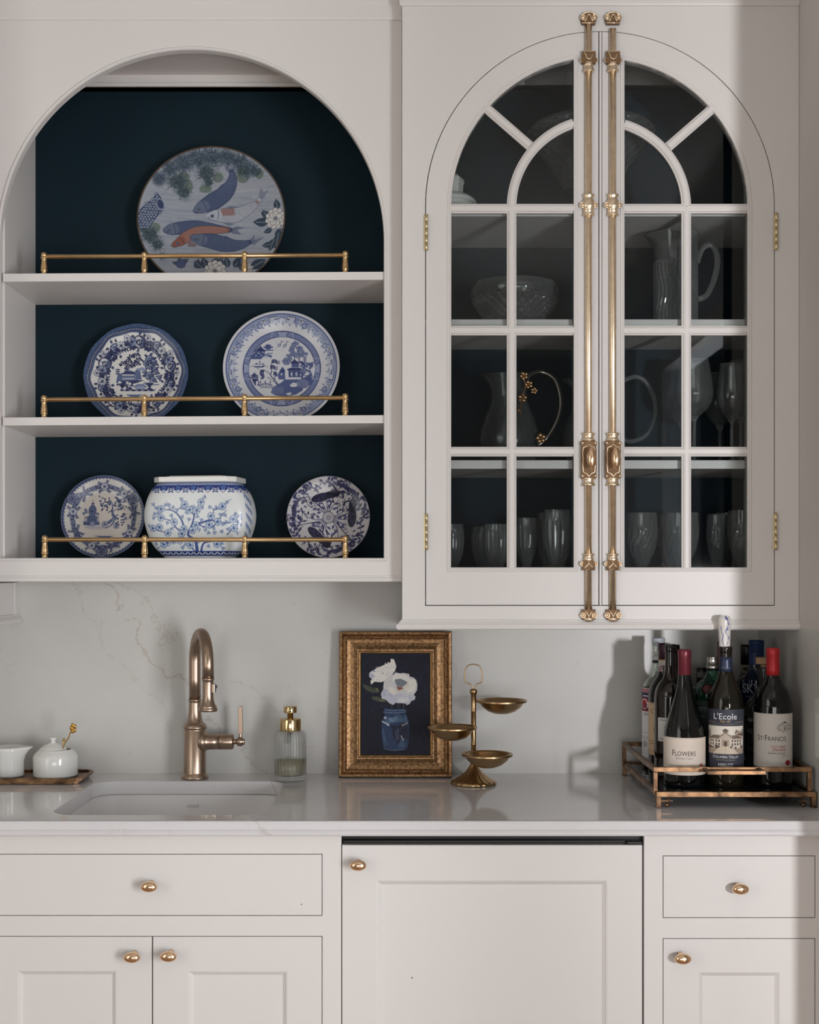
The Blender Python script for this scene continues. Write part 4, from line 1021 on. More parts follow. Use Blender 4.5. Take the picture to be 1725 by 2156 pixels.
def paint_bird_plate():
    cv = Cv(-1.02, 1.02, -1.02, 1.02, 290, (206, 202, 204)); W = lambda x, y: ((x - 871) / 759, (850 - y) / 759)
    P = lambda l: [W(*p) for p in l]; D0, D1, D2 = (14, 16, 54), (32, 32, 84), (70, 72, 128)
    for k in range(3):   # three-fold design: stems, birds, flowers
        a0 = PI / 2 + .25 + k * 2 * PI / 3
        Rt = lambda x, y: (x * math.cos(a0) - y * math.sin(a0), x * math.sin(a0) + y * math.cos(a0))
        for q in range(6):
            b = -.5 + q * .2; st = [Rt(.1 * math.cos(b), .1 * math.sin(b)), Rt(.3 * math.cos(b * 1.1), .3 * math.sin(b * 1.2)), Rt(.5 * math.cos(b * 1.6), .5 * math.sin(b * 1.6))]
            cv.line(st, .02, D1, w1=.01, sm=5)
            for z_ in (.5, .8): cv.leaf(*Rt(.3 * z_ * 1.5 * math.cos(b * 1.3), .3 * z_ * 1.5 * math.sin(b * 1.3)), .12, .028, a0 + b * 2 + (.7 if q % 2 else -.7), D2)
        for sg in (-1, 1):
            cv.line([Rt(.25, sg * .1), Rt(.55, sg * .3), Rt(.8, sg * .42), Rt(.93, sg * .3)], .02, D1, w1=.012, sm=6)
            cv.line([Rt(.6, sg * .33), Rt(.62, sg * .55), Rt(.5, sg * .75)], .018, D1, w1=.01, sm=5)
            for (u, v, an) in ((.85, .2, .6), (.8, .45, 2.0), (.62, .6, 1.2), (.5, .72, 2.6), (.72, .38, -.5), (.9, .32, 1.9), (.55, .45, 2.2), (.7, .62, 0)):
                cv.leaf(*Rt(u, sg * v), .14, .035, a0 + sg * an, D2 if u > .6 else D1, vein=D1)
                cv.leaf(*Rt(u, sg * v), .10, .028, a0 + sg * (an + 1.7), D1)
        cv.flower(*Rt(.46, .32), .1, 6, (204, 200, 204), D1, D2); cv.flower(*Rt(.66, -.62), .07, 5, (190, 188, 196), D1, D2)
        for q in range(12):
            b = .9 + q * .06; cv.flower(*Rt(.84 * math.cos(b), .84 * math.sin(b)), .04, 5, D2, D1, D1)
        for q in range(10):
            u, v = .35 + .12 * math.cos(q * 1.9), .42 + .1 * math.sin(q * 2.3)
            c = Rt(u, -v + .05); w_ = random.random() * 6; cv.line([(c[0] + .05 * math.cos(w_), c[1] + .05 * math.sin(w_)), (c[0] + .02 * math.cos(w_ + 1), c[1] + .02 * math.sin(w_ + 1)), (c[0] - .05 * math.cos(w_ - .6), c[1] - .05 * math.sin(w_ - .6))], .022, D1, w1=.006, sm=5)
    for q in range(40):   # running vine near the rim
        a = q * 2 * PI / 40; r_ = .82 + .05 * math.sin(q * 1.9); x, y = r_ * math.cos(a), r_ * math.sin(a); a2 = a + 2 * PI / 40; r2 = .82 + .05 * math.sin((q + 1) * 1.9)
        cv.line([(x, y), (r2 * math.cos(a2), r2 * math.sin(a2))], .014, D1)
        cv.leaf(x, y, .11, .03, a + .8, D2 if q % 2 else D1, vein=D1); cv.leaf(x, y, .10, .028, a + PI + .6, D1 if q % 3 else D2, vein=(150, 150, 180))
    for q in range(60):
        a = random.random() * 6.3; r_ = .25 + .5 * math.sqrt(random.random()); cv.leaf(r_ * math.cos(a), r_ * math.sin(a), .09, .022, random.random() * 6.3, D1 if q % 2 else D2)
    for q in range(90):   # filling curls
        a = random.random() * 6.3; r_ = .3 + .66 * math.sqrt(random.random()); x, y = r_ * math.cos(a), r_ * math.sin(a); w_ = random.random() * 6
        cv.line([(x, y), (x + .04 * math.cos(w_), y + .04 * math.sin(w_)), (x + .05 * math.cos(w_ + .9), y + .05 * math.sin(w_ + .9))], .016, D1, w1=.006, sm=4)
    for (bx, by, an) in ((730, 480, .28), (1300, 850, 1.5), (640, 1160, -.75)):
        c, n = math.cos(an), math.sin(an); X0, Y0 = W(bx, by); T = lambda u, v: (X0 + u * c - v * n, Y0 + u * n + v * c)
        cv.ell(X0, Y0, .24, .105, D0, ang=an, ow=.014, oc=(206, 202, 204)); cv.poly([T(.15, -.08), T(.42, -.09), T(.5, .02), T(.36, .1), T(.15, .09)], D0)
        cv.line([T(.42, .0), T(.38, .16), T(.30, .24)], .04, D0, w1=.03, sm=4)
        for q in range(60):
            u, v = random.uniform(-.2, .12), random.uniform(-.085, .085)
            if (u / .22) ** 2 + (v / .1) ** 2 < .9: cv.disc(*T(u, v), .009, D2)
    cv.disc(0, 0, .135, (206, 202, 204), ow=.012, oc=D1)
    for q in range(14): a = q * 2 * PI / 14; cv.ell(.095 * math.cos(a), .095 * math.sin(a), .036, .017, (206, 202, 204), ang=a, ow=.007, oc=D1)
    cv.disc(0, 0, .058, (206, 202, 204), ow=.008, oc=D1)
    for q in range(8): cv.ell(.03 * math.cos(q * .785), .03 * math.sin(q * .785), .016, .008, D1, ang=q * .785)
    cv.ring(0, 0, 1.0, .022, (150, 150, 160)); return cv

def paint_koi_plate():
    cv = Cv(-1.02, 1.02, -1.02, 1.02, 340, (158, 166, 180)); W = lambda x, y: ((x - 838) / 709, (785 - y) / 709)
    P = lambda l: [W(*p) for p in l]
    for k in range(420):   # brushed water
        y = random.uniform(-1, 1); x = random.uniform(-1, 1); L = random.uniform(.1, .5); sh = random.random()
        c = (126, 138, 162) if sh < .4 else ((178, 184, 192) if sh < .75 else (142, 152, 172)); dy = .03 * math.sin(x * 5)
        cv.line([(x, y), (x + L / 2, y + .008 + dy * .3), (x + L, y)], random.uniform(.01, .035), c, op=.28)
    NV, GR, GL = (34, 52, 88), (40, 62, 70), (96, 116, 104)
    def needles(cx, cy, R, n, cols, lw=3.0):
        for k in range(n):
            a = random.random() * 2 * PI; q = R * random.uniform(.55, 1.0); c = cols[k % len(cols)]
            u = cx + random.uniform(-.3, .3) * R; v = cy + random.uniform(-.3, .3) * R
            cv.line([W(u, v), W(u + q * math.cos(a), v + q * math.sin(a))], lw / 709, c, w1=lw * .4 / 709, op=.85)
    for (x, y, rx, ry) in ((560, 370, 60, 50), (770, 480, 60, 40), (890, 370, 50, 50), (1130, 370, 60, 60), (1290, 350, 40, 50), (590, 460, 60, 70), (300, 880, 50, 50)): cv.ell(*W(x, y), rx / 709, ry / 709, GL, op=.8)
    for (x, y, R) in ((700, 190, 130), (840, 180, 120), (980, 190, 110), (560, 230, 120), (1100, 230, 100), (430, 290, 100), (1200, 300, 90), (330, 400, 80)): cv.ell(*W(x, y), R * .7 / 709, R * .5 / 709, (62, 82, 106), op=.45); needles(x, y, R, 330, (NV, GR, (60, 82, 106), (112, 130, 148)))
    for (x, y, R, n) in ((500, 420, 120, 260), (560, 520, 90, 160), (780, 330, 115, 240), (800, 420, 60, 90), (1130, 310, 80, 110), (1270, 330, 60, 70), (260, 960, 105, 260), (330, 1050, 80, 160), (380, 1170, 50, 90), (200, 900, 70, 90)):
        cv.ell(*W(x, y), R * .6 / 709, R * .55 / 709, (44, 64, 78), op=.6); needles(x, y, R, n, (GR, NV, (58, 84, 84), (98, 120, 118)))
    # pine trunk with plated bark
    trunk = [(150, 880), (130, 790), (150, 720), (220, 640), (270, 600), (310, 530), (350, 580), (375, 650), (360, 710), (310, 780), (270, 850), (240, 890), (190, 900)]
    cv.poly(P(trunk), (52, 68, 108))
    from mathutils.geometry import intersect_point_tri_2d
    def inside(x, y, Q=trunk):
        c = False
        for i in range(len(Q)):
            (ax, ay), (bx, by) = Q[i - 1], Q[i]
            if (ay > y) != (by > y) and x < (bx - ax) * (y - ay) / (by - ay) + ax: c = not c
        return c
    for j in range(14):
        for i in range(10):
            x = 140 + i * 27 + (13 if j % 2 else 0) + random.uniform(-3, 3); y = 545 + j * 26 + random.uniform(-3, 3)
            if inside(x, y): cv.ell(*W(x, y), 12.5 / 709, 12.5 / 709, (112, 128, 158), ow=3 / 709, oc=(36, 50, 92)); cv.ell(*W(x - 1, y - 2), 9 / 709, 8 / 709, (140, 154, 178), op=.7)
    cv.ell(*W(345, 645), 30 / 709, 46 / 709, (44, 62, 108), ang=.3, ow=6 / 709, oc=(160, 170, 188))
    for k in range(60):
        a = random.random() * 6.3; cv.line([W(330 + 40 * math.cos(a), 390 + 45 * math.sin(a)), W(330 + 70 * math.cos(a), 390 + 75 * math.sin(a))], 3 / 709, (80, 96, 128), op=.5)
    # koi
    def fish(cl, wd, body, back, scale, belly=None, tail=None, fins=(), patch=None, head=None):
        p = smooth_path([(x, y, 0) for x, y in cl], 14); n = len(p)
        ww = np.interp(np.linspace(0, 1, n), np.linspace(0, 1, len(wd)), wd)
        nr = []
        for i in range(n):
            d = (p[min(i + 1, n - 1)] - p[max(i - 1, 0)]).normalized(); nr.append((-d.y, d.x))
        if tail:
            for q in tail: cv.poly(P(q), tuple(.5 * a + .5 * b for a, b in zip(back, (170, 178, 194))), op=.85)
            for q in tail:
                for e_ in q[1:]: cv.line(P([q[0], e_]), 2.5 / 709, back, op=.6)
        for q in fins:
            cv.poly(P(q), tuple(.6 * a + .4 * b for a, b in zip(back, (150, 160, 180))), op=.9)
            for i_ in range(len(q) - 1): cv.line(P([q[0], q[i_ + 1]]), 2 / 709, back, op=.5)
        for i in range(n): cv.disc(*W(p[i].x, p[i].y), (ww[i] + 3) / 709, (34, 46, 84))
        for i in range(n): cv.disc(*W(p[i].x, p[i].y), ww[i] / 709, body)
        for i in range(n):
            if belly: cv.disc(*W(p[i].x + nr[i][0] * ww[i] * .45, p[i].y + nr[i][1] * ww[i] * .45), ww[i] * .5 / 709, belly, op=.5)
        h0 = int(n * .2)
        if patch:
            for (ta, tb, s0, s1) in patch:
                for i in range(int(ta * n), min(int(tb * n), n)):
                    for s_ in np.linspace(s0, s1, 7): cv.disc(*W(p[i].x + nr[i][0] * ww[i] * s_, p[i].y + nr[i][1] * ww[i] * s_), 9 / 709, (170, 96, 78), op=.35)
        L = 0.0; last = -99; row = 0
        for i in range(h0, n - 3):
            if i > h0: L += (p[i] - p[i - 1]).length
            if L - last < 11: continue
            last = L; row += 1; m = -1
            dj = max(2, int(ww[i] * .9 / max(.1, (p[i + 1] - p[i]).length)))
            for sgn in (1, -1):
                q = []
                for e_ in range(7):
                    j = i + int(dj * (e_ / 6)); s_ = sgn * (-.93 + 1.86 * e_ / 6)
                    if j < n - 2: q.append((p[j].x + nr[j][0] * ww[j] * s_, p[j].y + nr[j][1] * ww[j] * s_))
                if len(q) > 1: cv.line(P(q), 2.6 / 709, scale, op=.75)
            for q in range(-m, m + 1):
                s_ = (q + (.5 if row % 2 else 0)) / (m + .5)
                if abs(s_) > .93: continue
                x, y = p[i].x + nr[i][0] * ww[i] * s_, p[i].y + nr[i][1] * ww[i] * s_
                cv.disc(*W(x, y), 6.4 / 709, scale, op=.85); dx, dy = p[i + 1].x - p[i].x, p[i + 1].y - p[i].y; l_ = math.hypot(dx, dy)
                cv.disc(*W(x - 2.2 * dx / l_, y - 2.2 * dy / l_), 4.8 / 709, tuple(.55 * a + .45 * b for a, b in zip(body, back)), op=.9)
        hc = head or tuple(.6 * a + .4 * b for a, b in zip(body, (150, 160, 178)))
        for i in range(0, h0): cv.disc(*W(p[i].x, p[i].y), (ww[i] - 2) / 709, hc, op=.8)
        q = p[int(h0 * .55)]; e = W(q.x + nr[int(h0 * .55)][0] * -2, q.y + 6)
        g0 = p[h0]; cv.line(P([(g0.x + nr[h0][0] * ww[h0] * s_ + 8 * (1 - s_ * s_), g0.y + nr[h0][1] * ww[h0] * s_) for s_ in np.linspace(-.8, .8, 7)]), 5 / 709, (40, 50, 88))
        cv.disc(e[0], e[1], 15 / 709, (120, 134, 160), ow=3 / 709, oc=(30, 40, 74)); cv.disc(e[0], e[1], 8 / 709, (22, 28, 52))
        cv.line(P([(p[0].x - 4, p[0].y + 8), (p[0].x + 28, p[0].y + 16)]), 3.5 / 709, (40, 48, 80)); cv.line(P([(p[0].x + 16, p[0].y + 12), (p[0].x + 20, p[0].y + 30)]), 3.5 / 709, (40, 48, 80))
    BL, BK, SL = (58, 76, 118), (34, 48, 88), (104, 122, 160)
    fish([(672, 700), (740, 660), (850, 600), (950, 530), (1010, 450), (1030, 370), (1020, 320)], [16, 58, 84, 76, 56, 34, 20], BL, BK, SL, tail=[[(1030, 360), (960, 290), (950, 250), (1000, 290), (1040, 270), (1070, 245), (1045, 330)]],
         fins=[[(860, 520), (920, 440), (1010, 400), (950, 500)]])
    fish([(790, 750), (870, 740), (960, 745), (1060, 740), (1160, 700), (1240, 650), (1290, 600)], [22, 52, 68, 70, 54, 34, 18], (186, 190, 200), (80, 92, 124), (112, 124, 152), tail=[[(1285, 600), (1290, 530), (1300, 480), (1330, 530), (1380, 510), (1330, 590)]],
         fins=[[(930, 690), (1000, 650), (1120, 660), (1180, 640), (1120, 690)], [(930, 810), (1000, 850), (1060, 830)]], patch=[(.27, .5, -.9, -.1), (.9, .93, -.5, .5)], head=(176, 184, 198))
    fish([(398, 905), (460, 890), (560, 870), (680, 850), (800, 860), (920, 880), (1010, 890)], [20, 56, 62, 54, 44, 34, 22], BL, BK, SL, tail=[[(1000, 880), (1080, 855), (1150, 870), (1080, 890), (1120, 940), (1040, 930)]],
         fins=[[(640, 820), (720, 795), (800, 830), (860, 845), (760, 850)]])
    fish([(480, 1050), (540, 1010), (600, 960), (680, 910), (780, 890), (880, 890), (985, 890)], [20, 44, 56, 50, 44, 38, 24], (150, 92, 80), (112, 62, 62), (182, 140, 128), fins=[[(620, 1000), (700, 1040), (680, 1060), (610, 1060)]], head=(156, 84, 66))
    fish([(655, 965), (730, 985), (830, 1000), (940, 1030), (1050, 1050), (1140, 1040), (1200, 1020)], [22, 56, 74, 76, 58, 38, 20], BL, BK, SL, tail=[[(1190, 1030), (1220, 980), (1250, 950), (1250, 1000), (1340, 975), (1250, 1050)]],
         fins=[[(900, 960), (980, 950), (1080, 1010), (960, 990)]])
    # peonies and leaves
    def leafs(L):
        for (x, y, l, a) in L: cv.leaf(*W(x, y), l / 709, l * .3 / 709, math.radians(a), (44, 66, 92), vein=(110, 130, 140)); cv.line([W(x, y), (W(x, y)[0] + l * .7 / 709 * math.cos(math.radians(a)), W(x, y)[1] + l * .7 / 709 * math.sin(math.radians(a)))], 4 / 709, (120, 138, 146))
    leafs([(1470, 710, 110, 100), (1400, 780, 110, 150), (1380, 830, 150, 175), (1390, 800, 120, 125), (1420, 900, 90, 200), (1500, 900, 120, 250), (1480, 960, 150, 260), (1440, 1000, 130, 250), (1420, 1050, 100, 190), (1500, 900, 100, 290)])
    def peony(x, y, R, n=11):
        for rr, m in ((.66, n), (.36, 7)):
            for k in range(m):
                a = 2 * PI * k / m + rr; cv.ell(*W(x + R * rr * math.cos(a), y + R * rr * 1.1 * math.sin(a)), R * .34 / 709, R * .26 / 709, (214, 212, 208), ang=-a, ow=3.5 / 709, oc=(70, 72, 96))
        cv.disc(*W(x, y), R * .2 / 709, (70, 78, 104)); [cv.disc(*W(x + R * .12 * math.cos(k), y + R * .12 * math.sin(k)), 4 / 709, (214, 210, 200)) for k in range(6)]
    peony(1450, 795, 100)
    leafs([(560, 1230, 70, 120), (560, 1230, 80, 30), (530, 1240, 60, 170), (700, 1290, 110, 80), (800, 1290, 130, 110), (850, 1260, 110, 60), (760, 1280, 110, 140), (920, 1260, 100, 80), (1000, 1280, 120, 100), (1060, 1280, 140, 60), (1130, 1270, 130, 90), (1220, 1290, 170, 30), (1100, 1290, 120, 20)])
    cv.disc(*W(555, 1240), 42 / 709, (70, 86, 130), ow=5 / 709, oc=(36, 48, 88)); peony(880, 1310, 105); peony(1190, 1290, 55, 7)
    g = cv.grid(-1.02, 1.02, -1.02, 1.02); sl, gx, gy = g; r = np.hypot(gx, gy); cv.put(sl, (r - .978) * cv.S + .5, (84, 66, 52))
    return cv

def plate(name, px, ptop, hw, zbase, zrun, ytop, painter, nr, na, label, lean, wav=0.0, depth=0.10, group=None, rim='plate', tone=.95):
    """front face is a fine polar grid coloured from the painter's field; the plate leans back against the panel"""
    yb = 3.175; R = hw * (yb + 0.02) / F
    cv = painter() if callable(painter) else painter
    lum = cv.a.mean(axis=2, keepdims=True); cv.a = (lum * .22 + cv.a * .78) * tone
    rr = np.linspace(0, 1, nr + 1)[1:]; th = np.linspace(0, 2 * PI, na, endpoint=False)
    RR, TH = np.meshgrid(rr, th, indexing='ij'); sc = 1 + wav * np.cos(12 * TH) * RR ** 4
    u = RR * np.cos(TH); v = RR * np.sin(TH); D = depth * R
    s_ = np.clip((RR - .55) / .45, 0, 1); dep = D * (s_ * s_ * (3 - 2 * s_) * .75 + s_ * .25) if rim == 'plate' else D * RR ** 2.2
    xs = np.concatenate([[0], (R * u * sc).ravel()]); zs = np.concatenate([[0], (R * v * sc).ravel()]); ys = -np.concatenate([[0], dep.ravel()])
    m = MB(); m.v = list(zip(xs, ys, zs + R)); fs = [(0, 1 + (k + 1) % na, 1 + k) for k in range(na)]
    for i in range(nr - 1):
        a = 1 + i * na
        fs += [(a + k, a + (k + 1) % na, a + na + (k + 1) % na, a + na + k) for k in range(na)]
    cu = np.concatenate([[0], u.ravel()]); cv_ = np.concatenate([[0], v.ravel()]); col = cv.sample(cu, cv_)
    # rim edge and back
    last = 1 + (nr - 1) * na; nb = len(m.v); back = []
    edgec = cv.sample(np.array([.995]), np.array([0.0]))[0]
    for (q, d) in ((1.0, .012), (.97, .03), (.6, -.0 + .07), (.58, .10), (.5, .10), (.48, .06)):
        for k in range(na // 4):
            t = th[k * 4]; w_ = 1 + wav * math.cos(12 * t) * q ** 4; yy = -(D if q > .9 else 0) + d * R * (1 if q > .9 else .5)
            back.append((R * q * w_ * math.cos(t), yy, R + R * q * w_ * math.sin(t)))
    nb4 = na // 4; m.v += back
    for k in range(nb4):
        k2 = (k + 1) % nb4
        fs.append((last + k * 4, last + (k * 4 + 1) % na, last + (k * 4 + 2) % na, last + (k * 4 + 3) % na, last + (k2 * 4) % na, nb + k2, nb + k))
        for j in range(5): fs.append((nb + j * nb4 + k, nb + j * nb4 + k2, nb + (j + 1) * nb4 + k2, nb + (j + 1) * nb4 + k))
    fs.append(tuple(nb + 5 * nb4 + k for k in range(nb4)))
    m.f = fs; m.sm = [True] * len(fs)
    m.col = np.concatenate([col, np.repeat([list(edgec)], len(back), 0)])
    o = m.build(name, PAINTED, None, loc=(X(px, yb), yb, zbase), fixn=False)
    # lean back: rotate about the foot
    o.rotation_euler = (-math.radians(lean), 0, 0)
    o.location.z = zbase + 0.0008
    return tag(o, label, 'plate', group)
zz = lambda i, px: shz[i][0] + (shz[i][1] - shz[i][0]) * (X(px, YL) - xi0) / (xi1 - xi0)
plate('koi_plate', 444, 310, 156, zz(0, 444), 0, 0, paint_koi_plate, 150, 640, 'large round plate painted with koi fish and pine branches, dark rim', 7.5, depth=.11, rim='bowl')
plate('transferware_plate', 285, 689, 109.5, zz(1, 285), 0, 0, paint_floral_plate, 120, 520, 'plate with mottled navy scalloped border, rose bouquets and a country house scene', 9, wav=.005, depth=.12)
plate('willow_plate', 592, 661, 122.5, zz(1, 592), 0, 0, paint_willow_plate, 125, 560, 'pale blue willow pattern plate with two swallows and fretwork border', 9, depth=.12)
plate('transferware_plate', 215.5, 1010, 88, zz(2, 215), 0, 0, paint_pagoda_plate, 100, 440, 'cream plate printed with a tall pagoda and bending tree', 9, depth=.12)
plate('bird_plate', 691, 1011, 87.5, zz(2, 691), 0, 0, paint_bird_plate, 100, 440, 'plate densely covered with dark blue birds and curling stems', 9, depth=.10)

# ------------------------------------------------------------------ blossom jar: flattened square-shouldered pot
def blossom_jar():
    cv = Cv(-1.7, 2.1, -1.0, 1.0, 190, (224, 228, 228))
    # canvas in crop pixels: x 85..1660 -> unit; W maps crop px
    s_ = 560.0; W = lambda x, y: ((x - 815) / s_, (705 - y) / s_); P = lambda l: [W(*p) for p in l]
    D1, D2, LT, OFF = (34, 54, 122), (70, 98, 160), (176, 194, 214), (226, 230, 230)
    cv.poly(P([(60, 190), (2000, 190), (2000, 262), (60, 262)]), D1)
    for k in range(40):
        x = 100 + k * 41; cv.ell(*W(x, 213), 15 / s_, 15 / s_, OFF); cv.ell(*W(x, 213), 8 / s_, 11 / s_, D2); cv.disc(*W(x + 20, 200), 5 / s_, OFF); cv.disc(*W(x + 20, 228), 5 / s_, OFF)
    cv.line(P([(60, 192), (2000, 192)]), 6 / s_, D1); cv.line(P([(60, 238), (2000, 238)]), 8 / s_, D1)
    for k in range(9):
        x = 180 + k * 212; cv.ell(*W(x, 270), 62 / s_, 44 / s_, D1); cv.ell(*W(x, 262), 40 / s_, 24 / s_, D2); cv.ell(*W(x, 300), 22 / s_, 26 / s_, OFF, ow=7 / s_, oc=D1); cv.ell(*W(x, 285), 16 / s_, 18 / s_, D2)
        x += 106
        for q in (268, 292, 318): cv.line(P([(x - 34, q + 8), (x, q - 6), (x + 34, q + 8)]), 15 / s_, D1)
        cv.ell(*W(x, 296), 6 / s_, 14 / s_, OFF)
    cv.poly(P([(60, 1132), (2000, 1132), (2000, 1202), (60, 1202)]), D1)
    for k in range(18):
        x = 240 + k * 84; cv.ell(*W(x, 1168), 24 / s_, 8 / s_, OFF, ang=-.7); cv.ell(*W(x + 42, 1168), 24 / s_, 8 / s_, OFF, ang=.7); cv.disc(*W(x - 21, 1145), 5 / s_, OFF); cv.disc(*W(x - 21, 1192), 5 / s_, OFF)
    cv.line(P([(60, 1135), (1700, 1135)]), 5 / s_, D2)
    def br(pts, a, b): cv.line(P(pts), a / s_, D1, w1=b / s_, sm=5); cv.line(P(pts), a * .4 / s_, D2, w1=b * .3 / s_, sm=5)
    br([(860, 1130), (850, 1020), (800, 960), (740, 900), (800, 780), (830, 680), (850, 600), (910, 490), (990, 380)], 44, 6)
    br([(920, 1130), (960, 1030), (1100, 1000), (1370, 980)], 28, 8); br([(960, 1030), (955, 960)], 10, 5); br([(1060, 1005), (1060, 960)], 10, 5)
    br([(820, 1130), (760, 1060), (690, 1040), (650, 1090)], 16, 5); br([(800, 980), (700, 980), (560, 1000), (440, 1020), (300, 1080), (250, 1100)], 14, 5)
    br([(690, 830), (660, 720), (590, 620), (500, 570), (380, 560), (290, 540), (210, 470)], 26, 5); br([(500, 570), (460, 500), (435, 440)], 12, 4)
    br([(640, 860), (560, 800), (545, 730), (440, 700), (350, 670), (270, 650)], 20, 6); br([(545, 740), (520, 690), (510, 640)], 10, 5); br([(560, 800), (510, 820)], 9, 5)
    br([(440, 880), (350, 860), (230, 830), (120, 760)], 14, 5); br([(830, 640), (790, 590), (700, 560), (640, 540), (590, 575)], 18, 6); br([(760, 560), (700, 490), (660, 430), (635, 390)], 12, 4)
    br([(850, 600), (820, 530), (790, 510)], 10, 4); br([(890, 545), (975, 535)], 9, 4)
    br([(870, 760), (960, 740), (1070, 710), (1170, 740), (1330, 750), (1400, 690), (1500, 640)], 30, 6); br([(900, 760), (960, 800), (1080, 800), (1180, 740)], 18, 10); br([(960, 800), (990, 850)], 9, 5)
    br([(1075, 700), (1110, 620), (1105, 560), (1060, 530)], 14, 5); br([(1105, 570), (1220, 550), (1290, 470), (1360, 425)], 11, 4); br([(1180, 720), (1240, 630), (1295, 580)], 14, 5)
    br([(1290, 910), (1380, 820), (1440, 770), (1500, 770)], 14, 4); br([(1100, 800), (1140, 850)], 8, 4); br([(1130, 1040), (1200, 1070), (1230, 1110)], 8, 4)
    big = [(225, 820), (330, 805), (358, 675), (358, 555), (545, 735), (685, 830), (650, 895), (700, 495), (770, 570), (875, 575), (935, 465), (855, 780), (808, 850), (1075, 655), (1235, 525), (1165, 735), (1045, 775), (1380, 700),
           (1385, 820), (620, 990), (440, 1015), (380, 1040), (765, 1050), (1145, 1040), (450, 885)]
    for (x, y) in big: cv.flower(*W(x, y), 48 / s_, 5, (190, 206, 220), D1, D2)
    sm = [(150, 780), (240, 490), (290, 545), (425, 500), (480, 500), (535, 535), (260, 620), (315, 610), (245, 675), (510, 645), (450, 745), (510, 825), (665, 665), (760, 700), (730, 605), (590, 570), (655, 425), (985, 395), (820, 530), (950, 540),
          (880, 660), (940, 710), (900, 845), (1060, 535), (1150, 540), (1300, 465), (1210, 640), (1270, 645), (1410, 630), (1480, 650), (1490, 690), (1440, 740), (1485, 775), (1240, 765), (1290, 740), (1105, 820), (1220, 865), (1120, 885), (1035, 885),
          (1310, 835), (1430, 890), (890, 1000), (530, 1015), (655, 1085), (1025, 1065), (1215, 1030), (1225, 1095), (260, 1035), (260, 1100), (700, 1040), (990, 845), (650, 540)]
    for (x, y) in sm:
        for q in range(3): a = q * 2.1 + x; cv.ell(*W(x + 13 * math.cos(a), y + 13 * math.sin(a)), 14 / s_, 10 / s_, (184, 200, 218), ang=-a, ow=4 / s_, oc=D1)
        cv.disc(*W(x, y), 6 / s_, D1)
    for q in range(34):
        x = 1640 + (q % 6) * 32; y = 330 + q * 22; cv.line(P([(x, y), (x + random.uniform(-24, 24), y + 45), (x + random.uniform(-16, 16), y + 95)]), 10 / s_, D1, w1=4 / s_, sm=4); cv.flower(*W(x + 14, y + 40), 22 / s_, 5, LT, D1, D2)
    y0 = 3.12; k = y0 / F; zb = shz[2][0] + 0.0006
    cxp = 422.0
    # horizontal outline at each height: superellipse; widths and depths follow the bulging profile
    pf = [(1182, 62, .7), (1176, 70, .75), (1160, 88, .82), (1140, 103, .88), (1110, 114, .94), (1085, 117, .97), (1060, 113, .98), (1040, 105, .96), (1027, 96, .92), (1020, 90, .88), (1017, 86, .82)]
    pp = smooth_path([(a, b, c) for a, b, c in pf], 20)
    n = 820; th = [2 * PI * q / n for q in range(n)]; vs = []; fs = []; uu = []; vv = []
    rings = len(pp)
    dn = [(math.copysign(abs(math.cos(2 * PI * q / 4000)) ** .44, math.cos(2 * PI * q / 4000)), math.copysign(abs(math.sin(2 * PI * q / 4000)) ** .62, math.sin(2 * PI * q / 4000))) for q in range(4001)]
    ds = np.concatenate([[0], np.cumsum([math.hypot(dn[i + 1][0] - dn[i][0], .6 * (dn[i + 1][1] - dn[i][1])) for i in range(4000)])])
    hf = int(n * .22); tq = np.concatenate([np.linspace(0, ds[-1] / 2, hf, endpoint=False), np.linspace(ds[-1] / 2, ds[-1], n - hf, endpoint=False)]); SE = list(zip(np.interp(tq, ds, [p[0] for p in dn]), np.interp(tq, ds, [p[1] for p in dn])))
    for i, (py, hw, dd) in enumerate([tuple(p) for p in pp]):
        z = Z(py, y0) - zb
        for (sx_, sy_) in SE:
            xx = sx_ * hw * k; yy = sy_ * dd * 0.062
            vs.append((xx, yy, z)); 
            crop_x = (cxp + xx / k - 300) * 6.635 + math.copysign(340 * (sy_ + 1) * max(0, min(1, (abs(sx_) - .85) / .1)), sx_) * (hw / 117); crop_y = (py - 990) * 6.635
            u = (crop_x - 815) / s_; 
            uu.append(u); vv.append((705 - crop_y) / s_)
    for i in range(rings - 1):
        for q in range(n): fs.append((i * n + q, i * n + (q + 1) % n, (i + 1) * n + (q + 1) % n, (i + 1) * n + q))
    m = MB(); m.v = vs; m.f = fs; m.sm = [True] * len(fs)
    m.col = cv.sample(np.array(uu), np.array(vv))
    # the underside
    b0 = len(m.v); m.f.append(tuple(range(n - 1, -1, -1))); m.sm.append(False)
    root = thing('blossom_jar', (X(cxp, y0), y0, zb), 'blue and white porcelain jar with plum blossom branches between two plates', 'jar', rz=math.radians(-9))
    m.build('jar_body', PAINTED, root, fixn=True)
    lid = MB(); w_, d_ = 89 * k, 0.058; za, zb2 = Z(1017.5, y0) - zb, Z(1006.5, y0) - zb
    oct_ = lambda a, b, cx_: [(-a + cx_, -b), (a - cx_, -b), (a, -b + cx_), (a, b - cx_), (a - cx_, b), (-a + cx_, b), (-a, b - cx_), (-a, -b + cx_)]
    lid.slab(oct_(w_, d_, .018), [], za, zb2, plane='z').slab(oct_(w_ * .72, d_ * .72, .012), [], zb2, zb2 + .003, plane='z')
    lid.build('lid', PORC, root, bevel=0.0022)
    return root
blossom_jar()

